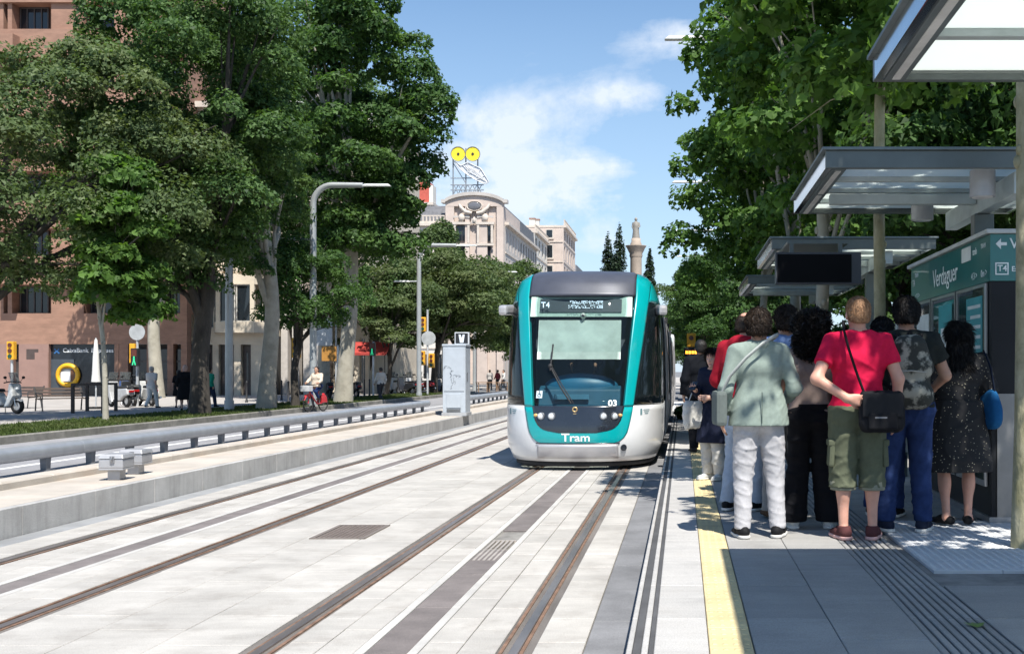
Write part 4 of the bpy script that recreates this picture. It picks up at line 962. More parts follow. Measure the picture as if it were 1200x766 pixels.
# --- brick building with the bank (front parallel to the picture)
BY = 66.0; BX0, BX1 = -46.0, X_at(219, BY)
bk = thing('brick_building', 'reddish brick building with the dark bank front and round yellow cash machine', 'building', (BX0, BY, .12))
W = BX1-BX0; zg = Z_at(403, BY)-.12                       # height of the ground floor
def bx(px): return X_at(px, BY)-BX0
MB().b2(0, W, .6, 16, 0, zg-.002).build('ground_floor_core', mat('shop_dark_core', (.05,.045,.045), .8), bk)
MB().b2(bx(22), bx(57), 0, .58, 0, zg-.002).build('cladding_panel', brown_m, bk); MB().b2(bx(41), bx(56.5), -.03, -.002, 0, zg-.5).build('cladding_door', brown_m, bk)
MB().b2(bx(31), bx(45), -.012, -.002, zg-.9, zg-.3).build('vent_grille', mat('grille_dark', (.07,.05,.045), .7), bk)
MB().b2(bx(-60), bx(12), 0, .58, 0, zg-.002).build('cladding_panel', brown_m, bk)
bf = MB().b2(bx(57), bx(134), .25, .58, 0, zg-.002).build('bank_front', mat('bank_dark_glass', (.016,.02,.026), .12, var=.2), bk)
MB().b2(bx(57.5), bx(84.5), .2, .248, .1, zg-.9).build('bank_panel', mat('bank_slate', (.05,.062,.075), .5), bf)
o = text_mesh('lettering', 'CaixaBank', .36, wtxt, bf, .01, .004); o.location = (bx(86), .24, zg-.38)
o = text_mesh('lettering', 'Empreses', .34, wtxt, bf, .01, .004); o.location = (bx(117.5), .24, zg-.38)
st = MB(); st.box((0,0,0), (.4,.02,.08), ry=.75).box((0,-.003,0), (.4,.02,.08), ry=-.75); st.build('emblem', mat('emblem_blue', (.03,.12,.3), .5), bf).location = (bx(64), .235, zg-.42)
atm = MB(); atm.lathe([(.0,0),(.72,0),(.72,.1),(.62,.16),(.5,.16),(.5,.02),(0,.02)], n=36)
a = atm.build('cash_machine_ring', mat('machine_yellow', (.75,.40,.012), .45), bk); a.rotation_euler = (PI/2,0,0); a.location = (bx(78), .2, Z_at(439.5, BY)-.12)
MB().b2(-.48,.48,-.4,.4,.03,.05).build('cash_machine_face', mat('machine_face', (.25,.26,.27), .5), a)
MB().b2(-.42,.14,-.36,.2,.051,.06).build('cash_machine_screen', mat('machine_screen', (.68,.68,.68), .4), a)
MB().b2(.17,.4,-.36,.34,.051,.08).build('cash_machine_slot', mat('machine_brown', (.12,.05,.02), .5), a)
for px0, px1 in ((134,139),(139.5,150),(172,180),(196,203),(212,219)): MB().b2(bx(px0), bx(px1), 0, .58, 0, zg-.002).build('pillar', brick_m, bk)
for px0, px1 in ((150,172),(180,196),(203,212)):
    f = MB().b2(bx(px0)+.05, bx(px1)-.05, .3, .34, .1, zg-.3).build('shop_window', glass_mat('shop_glass', (.02,.02,.022), .0, .05), bk)
    for k in range(2): MB().b2(bx(px0)+.05, bx(px1)-.05, .27, .298, .9+k*1.1, 1.0+k*1.1).build('shop_mullion', wframe_d, f)
MB().b2(0, W, .0, .6, zg, Z_at(367, BY)-.12).build('brick_band', brick_m, bk)
# upper floors: deep brick balconies with dark window strips
z = Z_at(367, BY)-.12; fl = 3.35; hw = Z_at(334, BY)-Z_at(367, BY)
for k in range(6):
    zb = z+k*fl
    MB().b2(0, W, .9, 16, zb-.002, zb+fl).build('wall', brick_m, bk)
    for px0, px1 in ((-60,-30),(-30,4),(9,14),(60,66),(66,98),(134,146),(172,190),(211,219)):
        MB().b2(bx(px0), bx(px1), .0, .898, zb, zb+hw).build('pier', brick_m, bk)
    for px in (32, 115, 159, 200):
        window(bk, bx(px), .7, zb+.02, {32:34,115:32,159:24,200:20}[px]*BY/F, hw-.04, wframe_d, bars=3, d=.1)
    MB().b2(0, W, -.5 if k % 2 == 0 else -.2, .898, zb+hw, zb+fl-.003).build('brick_band', brick_m, bk)
    for px in (165, 205, 20): MB().b2(bx(px-9), bx(px+9), -1.2, -.502, zb+hw, zb+hw+1.2).build('balcony', brick_m, bk) if k % 2 == 0 else None
MB().b2(0, W, -.6, 16, z+6*fl, z+6*fl+.3).build('roof', slate, bk)
# --- cream building next to it, three storeys seen through the trees
CBY = 67.5; cx0 = X_at(220, CBY)
cbw = X_at(316, CBY)-cx0
cb_ = thing('cream_building', 'cream stone town house with bay windows between the brick building and the oak trunks', 'building', (cx0, CBY, .12))
zg2 = Z_at(396, CBY)-.12
def cx(px): return X_at(px, CBY)-cx0
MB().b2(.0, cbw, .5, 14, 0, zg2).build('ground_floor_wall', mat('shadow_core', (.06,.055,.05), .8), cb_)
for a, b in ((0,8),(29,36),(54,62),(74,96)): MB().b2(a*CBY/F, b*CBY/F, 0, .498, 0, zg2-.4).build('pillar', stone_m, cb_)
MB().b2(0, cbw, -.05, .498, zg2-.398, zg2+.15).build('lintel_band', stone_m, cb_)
for a, b in ((8,29),(36,54),(62,74)):
    d = MB().b2(a*CBY/F+.05, b*CBY/F-.05, .3, .36, 0, zg2-.45).build('shop_door', mat('door_wood_dark', (.07,.055,.05), .6), cb_)
    MB().b2(a*CBY/F+.25, b*CBY/F-.25, .28, .298, .8, zg2-.9).build('door_glass', wglass, d)
sub = facade(cb_, cbw, 14, [3.6,3.5,3.4,3.3], 5, stone_m, trim_s, z0=zg2+.15, wfrac=.42, balcony=.6, fm=wframe, wh=.72)
bay = MB(); bw_ = 3.3; bxc = cx(283)
bay.prism([(bxc-bw_/2,-.102),(bxc-bw_/2+.5,-1.0),(bxc+bw_/2-.5,-1.0),(bxc+bw_/2,-.102)], 'z', zg2+.3, zg2+.95); bay.prism([(bxc-bw_/2,-.102),(bxc-bw_/2+.5,-1.0),(bxc+bw_/2-.5,-1.0),(bxc+bw_/2,-.102)], 'z', zg2+3.2, zg2+3.8)
bay.b2(bxc-bw_/2+.5, bxc-bw_/2+.75, -1.0,-.8, zg2+.95, zg2+3.2).b2(bxc+bw_/2-.75, bxc+bw_/2-.5, -1.0,-.8, zg2+.95, zg2+3.2)
o = bay.build('bay', stone_m, cb_); o['kind'] = 'stuff'
for s in (-.55,.55): window(cb_, bxc+s, -.9, zg2+.95, 1.05, 2.25, wframe, bars=0)
# --- stone office building with tall columns, and the light house with balconies beyond
ox0 = X_at(316, 69); ob = thing('colonnade_building', 'pale building with tall ground floor columns behind the cyclist', 'building', (ox0, 69, .12))
ow = X_at(372, 69)-ox0
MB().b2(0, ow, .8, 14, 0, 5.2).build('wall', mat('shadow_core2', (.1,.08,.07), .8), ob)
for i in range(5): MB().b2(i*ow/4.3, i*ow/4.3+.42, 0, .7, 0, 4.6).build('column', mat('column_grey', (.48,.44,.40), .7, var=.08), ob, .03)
MB().b2(-.1, ow+.1, -.1, .798, 4.6, 5.3).build('lintel', stone3, ob)
facade(ob, ow, 14, [3.4]*4, 4, stone2, trim_s, z0=5.3, wfrac=.45)
hx0 = X_at(373, 72); hb = thing('balcony_house', 'light stone house with ornate balconies behind the pale plane trunk', 'building', (hx0, 72, .12)); hw_ = X_at(432, 72)-hx0
facade(hb, hw_, 14, [4.4,3.6,3.5,3.4,3.2], 4, stone_m, trim_s, wfrac=.45, balcony=.7)
px0 = X_at(404, 74); 
ab = thing('shop_awning', 'long red shop awning beyond the oak with leaning trunk', 'awning', (X_at(410,70), 70, .12))
MB().prism([(0,3.3),(-1.2,2.6),(-1.2,2.45),(0,3.15)], 'x', 0, 2.6).build('canopy_cloth', red_m, ab)
for x in (.1,2.5): MB().tube([(x,-1.1,2.5),(x,-1.1,0)], .03, 6).build('leg', iron, ab)
# --- the pink building with arched gable and rooftop sign
OY = 138.0; SC = F/OY
og = thing('gabled_building', 'ornate pink building with arched gable and oval window below the rooftop sign', 'building', (X_at(522,OY), OY, 0))
gw = (590-522)/SC; zc = Z_at(237, OY)                     # springing height of the gable
MB().b2(0, gw, .4, 14, 0, zc-.5).build('wall', stone2, og)
for px0, px1 in ((522,532),(545,550),(559,571),(582,590)): MB().b2((px0-522)/SC, (px1-522)/SC, 0, .398, 0, zc-.5).build('pier', stone2, og)
MB().b2(.0, gw, -.002, .398, zc-2.2, zc-.5).build('frieze', stone2, og) if False else None
pr = []; n = 16; hh = (237-229)/SC*1.05
for i in range(n+1):
    u = i/n; a = (u-.5)*2; pr.append((gw*u, zc+hh*max(0,(1-a*a))**.8*.95))
MB().prism([(0,zc-.5)]+pr+[(gw,zc-.5)], 'y', -.02, .8).build('gable', stone2, og)
cr = MB()
for i in range(n):
    (x0,za),(x1,zb) = pr[i], pr[i+1]; ov = .3
    cr.add([(x0,-ov,za),(x1,-ov,zb),(x1,.9,zb),(x0,.9,za),(x0,-ov,za+.42),(x1,-ov,zb+.42),(x1,.9,zb+.42),(x0,.9,za+.42)], [(0,1,2,3),(4,7,6,5),(0,4,5,1),(2,6,7,3)])
cr.b2(-.5,0,-.3,.9,zc-.1,zc+.32).b2(gw,gw+.5,-.3,.9,zc-.1,zc+.32); o = cr.build('gable_cornice', stone4, og); o['kind'] = 'stuff'
ov = MB(); ov.lathe([(0,.0),(.85,.0),(.95,.12),(1.0,.12),(1.0,-.1)], n=28); o = ov.build('oval_window', trim_s, og); o.rotation_euler = (PI/2,0,0); o.scale = (1,.62,1); o.location = (gw/2,-.03,Z_at(241.5,OY))
MB().ell((0,0,.06),(.8,.8,.08),24,6).build('pane', glass_mat('oval_glass', (.14,.14,.15), 0, .2), o)
gl = MB()
for s in (-1,1):
    gl.tube([(gw/2+s*.3,-.12,Z_at(250,OY)),(gw/2+s*1.1,-.16,Z_at(248.5,OY)),(gw/2+s*1.7,-.12,Z_at(243,OY)),(gw/2+s*1.9,-.1,Z_at(239.5,OY))], [.2,.25,.2,.12], 8)
o = gl.build('garland', trim_s, og); o['kind'] = 'stuff'
for px in (541, 568.5):
    x = (px-522)/SC; zt = Z_at(264, OY)
    window(og, x, .2, Z_at(283,OY), 1.35, zt-Z_at(283,OY), wframe_d, bars=1); 
    MB().b2(x-1.0,x-.72,-.14,.198,Z_at(285,OY),zt+.1).build('pilaster', trim_s, og); MB().b2(x+.72,x+1.0,-.14,.198,Z_at(285,OY),zt+.1).build('pilaster', trim_s, og)
    MB().b2(x-1.15,x+1.15,-.2,.198,zt+.102,zt+.4).build('lintel', trim_s, og)
    MB().ell((x,-.05,zt+.95),(.42,.3,.5),12,8).build('shell_relief', trim_s, og)
    MB().prism([(x-1.0,Z_at(253,OY)),(x+1.0,Z_at(253,OY)),(x+1.0,Z_at(255.5,OY)),(x,Z_at(254.2,OY)),(x-1.0,Z_at(255.5,OY))], 'y', -.1, -.022).build('shadow_arch', stone4, og)
    MB().b2(x-1.1,x+1.1,-.12,.01,Z_at(285,OY)-.3,Z_at(285,OY)-.02).build('sill', trim_s, og)
    for zz in (Z_at(305,OY), Z_at(325,OY)): window(og, x, .2, zz, 1.35, 1.9, wframe_d, bars=1)
MB().b2(gw/2-.35,gw/2+.35,-.1,-.022,Z_at(262,OY),Z_at(256,OY)).build('niche', stone4, og); MB().ell((gw/2,-.15,Z_at(258,OY)),(.2,.2,.4),10,6).build('bust', trim_s, og)
# wings of that building
def side_block(name, label, x0, y0, W, D, floors, bays, wall, rz=0., roof=None, balcony=0., group=None, wfrac=.45, cornice=.5):
    t = thing(name, label, 'building', (x0, y0, 0), rz, group); zt = facade(t, W, D, floors, bays, wall, trim_s, wfrac=wfrac, balcony=balcony, fm=wframe_d, cornice=cornice)
    z = floors[0]
    for fh in floors[1:]:
        for j in range(3):
            y = D*(.2+.3*j); f = MB().b2(-.05,.019,y-.6,y+.6,z+.6,z+fh*.85).build('window', wframe, t); MB().b2(-.06,-.052,y-.5,y+.5,z+.7,z+fh*.82).build('pane', wglass, f)
            MB().b2(-.16,.018,y-.75,y+.75,z+.42,z+.57).build('sill', trim_s, f)
        MB().b2(-.1,.018,.1,D,z-.1,z+.06).build('string_course', trim_s, t); z += fh
    if roof == 'mansard':
        MB().prism([(.1,zt),(W-.1,zt),(W-1.2,zt+2.2),(1.2,zt+2.2)], 'y', .3, D-.3).build('roof', slate, t)
    else:
        b = MB(); b.b2(0,W,-.2,0,zt,zt+.25).b2(0,W,-.2,0,zt+.85,zt+1.0)
        k = int(W/.45)
        for i in range(k+1): b.box((.1+i*(W-.2)/k,-.1,zt+.55),(.16,.16,.6))
        o = b.build('parapet', trim_s, t); o['kind'] = 'stuff'
    for i in range(3):
        c = MB().b2(W*(.2+.28*i), W*(.2+.28*i)+.9, D*.45, D*.45+.9, zt, zt+1.6+.6*(i%2)).build('chimney', stone3, t); MB().b2(W*(.2+.28*i)-.1, W*(.2+.28*i)+1.0, D*.45-.1, D*.45+1.0, zt+1.6+.6*(i%2)+.002, zt+1.8+.6*(i%2)).build('chimney_cap', brick_m, c)
    return t, zt
LW = 'wings of the ornate building'
x0 = X_at(462,OY+.5)
side_block('building_wing', 'left wing of the ornate building, half hidden by the plane tree crown', x0, OY+.6, X_at(521.5,OY+.5)-x0, 12, [4.5,4.0,4.0,4.0,3.2], 4, stone3, roof=None)
xr = X_at(590.5,OY)
side_block('building_wing', 'long side wing of the ornate building with rows of tall windows, receding along the avenue', xr, OY+1.0, 30, 14, [4.5,4.0,4.0,4.0,3.4], 12, stone4, rz=PI/2, roof='mansard')
FB = 'receding facades along the avenue'
yy = OY+33
for i, (L, fl, wl, lab, rf) in enumerate(((16,[4.5,3.8,3.8,3.8,3.6,3.4],stone3,'pale block just behind the ornate building along the avenue',None),(20,[4.5,3.9,3.9,3.9,3.9,3.4,2.4],stone2,'tall rosy block with flat parapet, highest of the receding row',None),
      (22,[4.5,3.6,3.6,3.2],mat('yellow_render',(.56,.46,.26),.8,var=.06,scale=.6),'low pale yellow house in the receding row',None),(26,[4.5,3.7,3.7,3.6,3.2,2.6],stone3,'grey white house farther down the receding row','mansard'),
      (30,[4.5,3.6,3.6,3.6,3.0],stone2,'rosy house with slate roof far down the receding row','mansard'),(40,[4.5,3.6,3.6,3.6,3.2],stone3,'last house but one of the receding row','mansard'),(60,[4.5,3.6,3.6,3.6,3.2],stone4,'last grey house at the far end of the receding row','mansard'))):
    side_block('avenue_house', lab, xr+(.3 if i % 2 else -.6)+(1.8 if i == 1 else 0), yy, L, 12, fl, max(4, int(L/4)), wl, rz=PI/2, roof=rf, group=FB); yy += L+.6
wb = thing('white_tower_house', 'white house with red rooftop box behind the left tree crown', 'building', (X_at(455,150), 150, 0)); ww_ = X_at(508,150)-X_at(455,150)
facade(wb, ww_, 10, [4]*6, 3, mat('white_render', (.66,.64,.60), .8, var=.06), trim_s)
MB().b2(ww_*.62, ww_*.86, 1, 4, 24.4, 26.6+.8).build('roof_box', mat('red_roof_box', (.45,.09,.06), .7), wb); MB().b2(ww_*.865, ww_*.95, 1, 3, 24.4, 26.9).build('chimney', stone3, wb)
# rooftop sign: two yellow discs above a bird-shaped wire outline on a lattice
sg = thing('rooftop_sign', 'bird shaped rooftop sign with two big yellow eye discs on a steel lattice', 'sign', (X_at(530,OY+3), OY+3, zc+1.0)); S3 = F/(OY+3)
ylw = mat('sign_yellow', (.80,.62,.03), .5); wire = mat('sign_wire_white', (.66,.67,.68), .5); stl = mat('lattice_steel', (.24,.26,.28), .6, .3)
zb = zc+1.0
def sx(px): return (px-530)/S3
def sz(py): return Z_at(py, OY+3)-zb
for px in (537, 554):
    d = MB().cyl((sx(px),0,sz(180.5)),(sx(px),.2,sz(180.5)),8.3/S3,n=32).build('eye_disc', ylw, sg)
    MB().cyl((sx(px),-.06,sz(180.5)),(sx(px),-.002,sz(180.5)),1.5/S3,n=16).build('pupil', iron, d)
    MB().torus((sx(px),-.03,sz(180.5)),8.5/S3,.05,'y',32,6).build('rim', stl, d)
lt = MB()
for px in (530, 545, 559): lt.tube([(sx(px),.5,-.9),(sx(px),.5,sz(173))], .09, 5)
for py in (216, 208, 222): lt.tube([(sx(527),.5,sz(py)),(sx(566),.5,sz(py))], .07, 5)
for a in range(6): lt.tube([(sx(531+a*5.5),.5,sz(226)),(sx(536+a*5.5),.5,sz(216))], .05, 4); lt.tube([(sx(536+a*5.5),.5,sz(226)),(sx(531+a*5.5),.5,sz(216))], .05, 4)
lt.tube([(sx(530),.5,sz(190)),(sx(545),.5,sz(214))], .05, 4); o = lt.build('lattice', stl, sg); o['kind'] = 'stuff'
wing = [(532,189),(540,194),(548,190),(556,194),(563,197),(568,205),(573,213),(566,215),(556,210),(548,205),(540,199)]
wn = MB()
wpts = [(sx(a),.1,sz(b)) for a,b in wing]; wn.tube(wpts+[wpts[0]], .06, 5)
for k in range(7):
    a = Vector(wpts[k]); b = Vector(wpts[10-k//2]); wn.tube([a, a.lerp(b,.5)+Vector((0,0,-.15)), b], .05, 4)
for k in range(5): wn.tube([(sx(542+k*3),.1,sz(193+k)),(sx(549+k*4.5),.1,sz(201+k*2.2)),(sx(560+k*2.5),.1,sz(207+k*1.6))], .05, 4)
o = wn.build('wing_outline', wire, sg); o['kind'] = 'stuff'
MB().prism([(sx(a),sz(b)) for a,b in wing], 'y', .18, .22).build('wing_panel', mat('sign_mesh_pale', (.60,.62,.65), .6), sg)
# --- monument: stone column with statue
MY = 167.0; MS = F/MY
mo = thing('monument_column', 'tall stone memorial column with a standing statue beyond the tram', 'monument', (X_at(745.3,MY), MY, 0))
mst = mat('monument_stone', (.36,.29,.23), .8, var=.12, scale=.4, stain=.3, stain_col=(.2,.16,.13)); brz = mat('statue_stone', (.24,.22,.19), .7, var=.15, scale=2)
z1 = Z_at(300,MY); z2 = Z_at(288,MY); z3 = Z_at(281,MY)
MB().lathe([(5.2,0),(5.2,.5),(4.4,.5),(4.4,1.0),(3.6,1.0),(3.4,3.5),(2.6,3.8),(2.4,4.4),(1.0,4.8)], n=28, smooth=False).build('steps', mst, mo)
MB().lathe([(1.0,4.6),(.92,5.4),(.86,z1-.4),(.9,z1-.2)], n=24).build('shaft', mst, mo)
MB().lathe([(.9,z1-.22),(1.0,z1),(.95,z1+.35),(1.15,z1+.7),(1.35,z1+1.15),(1.55,z2-.1),(1.6,z2),(1.0,z2+.02)], n=24).build('capital', mst, mo)
MB().lathe([(.85,z2),(.85,z2+.35),(.7,z2+.6),(.7,z3+.2),(.0,z3+.25)], n=16).build('pedestal', mst, mo)
s = MB(); hS = Z_at(255,MY)-z3
s.tube([(0,0,z3+.2),(0,0,z3+hS*.35),(0,.05,z3+hS*.6),(0,0,z3+hS*.78),(0,0,z3+hS*.84)], [.62,.5,.48,.42,.16], 10).ell((0,0,z3+hS*.92),(.23,.25,.3),10,8)
s.tube([(.4,0,z3+hS*.77),(.55,-.1,z3+hS*.6),(.3,-.3,z3+hS*.52)], [.17,.14,.1], 8).tube([(-.4,0,z3+hS*.77),(-.52,0,z3+hS*.58),(-.35,-.2,z3+hS*.45)], [.17,.14,.1], 8)
o = s.build('statue', brz, mo); o['kind'] = 'stuff'
for dx, hgt in ((2.9,5.6),(4.6,4.4)): MB().b2(dx-.35,dx+.35,-3.2,-2.5,0,hgt).build('side_pillar', mst, mo, .05)
# --- right side buildings behind the street trees
rb = thing('brick_apartment_house', 'reddish apartment house glimpsed above the street trees at the right', 'building', (12.8, 44, .14)); facade(rb, 20, 12, [4.2,3.4,3.4,3.4,3.4,3.4], 6, mat('rosy_brick', (.36,.22,.17), .85, var=.1), stone3, wfrac=.45, balcony=.7)
rb2 = thing('pale_apartment_house', 'pale apartment block behind the dense street trees', 'building', (17, 75, .14)); facade(rb2, 22, 12, [4.2]+[3.4]*6, 7, stone3, trim_s, wfrac=.4)
# ================================================================== PEOPLE (bodies and clothes as smooth implicit surfaces)
def surface_nets(v, org, h):
    s = v < 0; nx, ny, nz = v.shape
    cnt = sum(s[i:nx-1+i, j:ny-1+j, k:nz-1+k].astype(np.int8) for i in (0,1) for j in (0,1) for k in (0,1))
    act = (cnt > 0) & (cnt < 8); ids = np.argwhere(act); n = len(ids); idx = np.full(act.shape, -1, np.int32); idx[act] = np.arange(n)
    P = np.zeros((n,3)); W = np.zeros(n); C = [(i,j,k) for i in (0,1) for j in (0,1) for k in (0,1)]
    val = {c: v[ids[:,0]+c[0], ids[:,1]+c[1], ids[:,2]+c[2]] for c in C}
    for a in C:
        for ax in range(3):
            if a[ax] == 0:
                b = list(a); b[ax] = 1; b = tuple(b); va, vb = val[a], val[b]; m = (va < 0) != (vb < 0); t = va[m]/(va[m]-vb[m])
                q = np.tile(np.array(a, float), (len(t),1)); q[:,ax] += t; P[m] += q; W[m] += 1
    V = (ids+P/W[:,None])*h+org; Q = []
    for ax in range(3):
        o = [1,1,1]; o[ax] = 0
        sl0 = [slice(1,-1)]*3; sl1 = [slice(1,-1)]*3; sl0[ax] = slice(0,-1); sl1[ax] = slice(1,None)
        s0 = s[tuple(sl0)]; s1 = s[tuple(sl1)]; m = s0 != s1; g = np.argwhere(m)+np.array(o); fl = s0[m]
        u, w = [(1,2),(2,0),(0,1)][ax]; c = []
        for du, dw in ((1,1),(0,1),(0,0),(1,0)):
            q = g.copy(); q[:,u] -= du; q[:,w] -= dw; c.append(idx[q[:,0],q[:,1],q[:,2]])
        c = np.stack(c, 1); c[~fl] = c[~fl][:,::-1]; Q.append(c)
    Q = np.concatenate(Q); return V, Q[(Q >= 0).all(1)]
class SDF:
    def __init__(s): s.P = []
    def cap(s, a, b, ra, rb=None, k=.03, flat=None, clip=()):
        s.P.append(('c', np.array(a, float), np.array(b, float), ra, ra if rb is None else rb, k, flat, clip)); return s
    def ell(s, c, r, k=.02, rot=None, clip=()):
        s.P.append(('e', np.array(c, float), np.array(r, float), rot, None, k, None, clip)); return s
    def mesh(s, name, h, fold=None, clips=(), cut=None):
        lo = np.full(3, 9.); hi = -lo
        for p in s.P:
            if p[0] == 'c': m = max(p[3], p[4]); lo = np.minimum(lo, np.minimum(p[1], p[2])-m); hi = np.maximum(hi, np.maximum(p[1], p[2])+m)
            else: m = max(p[2]); lo = np.minimum(lo, p[1]-m); hi = np.maximum(hi, p[1]+m)
        lo -= .05; hi += .05; N = np.ceil((hi-lo)/h).astype(int)+1; D = np.full(N, .5); ax = [lo[i]+h*np.arange(N[i]) for i in range(3)]
        for p in s.P:
            k = p[5]; pad = k+.05
            if p[0] == 'c': m = max(p[3],p[4])+pad; l = np.minimum(p[1],p[2])-m; u = np.maximum(p[1],p[2])+m
            else: m = max(p[2])+pad; l = p[1]-m; u = p[1]+m
            i0 = np.clip(np.floor((l-lo)/h).astype(int), 0, N); i1 = np.clip(np.ceil((u-lo)/h).astype(int)+1, 0, N)
            if (i1 <= i0).any(): continue
            sl = tuple(slice(a,b) for a,b in zip(i0,i1)); X = ax[0][sl[0]][:,None,None]; Y = ax[1][sl[1]][None,:,None]; Z = ax[2][sl[2]][None,None,:]
            if p[0] == 'c':
                a, b = p[1], p[2]; ab = b-a; L2 = max(ab@ab, 1e-9); t = np.clip(((X-a[0])*ab[0]+(Y-a[1])*ab[1]+(Z-a[2])*ab[2])/L2, 0, 1)
                dx, dy, dz = X-a[0]-t*ab[0], Y-a[1]-t*ab[1], Z-a[2]-t*ab[2]
                if p[6]:
                    n = np.array(p[6][:3]); q = (dx*n[0]+dy*n[1]+dz*n[2])*(1/p[6][3]-1); dx = dx+q*n[0]; dy = dy+q*n[1]; dz = dz+q*n[2]
                d = np.sqrt(dx*dx+dy*dy+dz*dz)-(p[3]+(p[4]-p[3])*t)
            else:
                c, r = p[1], p[2]; dx, dy, dz = X-c[0], Y-c[1], Z-c[2]
                if p[3] is not None:
                    R = np.array(p[3]).T; dx, dy, dz = R[0,0]*dx+R[0,1]*dy+R[0,2]*dz, R[1,0]*dx+R[1,1]*dy+R[1,2]*dz, R[2,0]*dx+R[2,1]*dy+R[2,2]*dz
                k0 = np.sqrt((dx/r[0])**2+(dy/r[1])**2+(dz/r[2])**2); d = (k0-1)*min(r)*np.where(k0 < 1, 1, 1.0)
                d = (k0-1)*(r.prod()**(1/3))
            for (pt, nn) in p[7]: d = np.maximum(d, (X-pt[0])*nn[0]+(Y-pt[1])*nn[1]+(Z-pt[2])*nn[2])
            A = D[sl]; hh = np.maximum(k-np.abs(A-d), 0)/k; D[sl] = np.minimum(A, d)-hh*hh*k*.25
        X = ax[0][:,None,None]; Y = ax[1][None,:,None]; Z = ax[2][None,None,:]
        if fold:
            m = np.abs(D) < .06; I = np.argwhere(m); D[m] += fold(ax[0][I[:,0]], ax[1][I[:,1]], ax[2][I[:,2]])
        for (pt, nn) in clips: D = np.maximum(D, (X-pt[0])*nn[0]+(Y-pt[1])*nn[1]+(Z-pt[2])*nn[2])
        V, Q = surface_nets(D, lo, h); return mesh_np(name, V, Q, True)
def folds(amp, seed, f=1., horiz=1.):
    g = np.random.default_rng(seed); A = g.normal(size=(5,3))*np.array([14,14,17*horiz])*f; ph = g.random(5)*6.28; B = g.normal(size=(5,3))*9*f
    def fn(x, y, z):
        o = 0
        for i in range(5):
            u = A[i,0]*x+A[i,1]*y+A[i,2]*z+ph[i]+1.3*np.sin(B[i,0]*x+B[i,1]*y+B[i,2]*z); w = .5+.5*np.sin(.55*(B[i,2]*x-B[i,0]*y+B[i,1]*z)+ph[4-i])
            o = o-(1-np.abs(np.sin(u)))**3*w+.12
        return o*amp*.9
    return fn
def cloth(name, col=(.5,.5,.5), **k): return mat('cloth_'+name, col, k.pop('rough', .85), var=k.pop('var', .06), scale=k.pop('scale', 30), bump=k.pop('bump', .25), bscale=k.pop('bscale', 400), spec=.1, **k)
def skin_mat(name, col):
    m = mat('skin_'+name, col, .5, var=.05, scale=18, spec=.4); b = m.node_tree.nodes['Principled BSDF']
    b.inputs['Subsurface Weight'].default_value = .12; b.inputs['Subsurface Radius'].default_value = (.012,.005,.003); return m
eye_m = mat('eye_white', (.7,.68,.66), .2); iris_m = mat('iris_dark', (.03,.02,.015), .2); lip_m = mat('lips', (.36,.13,.12), .5)
def V3(*a): return np.array(a, float)
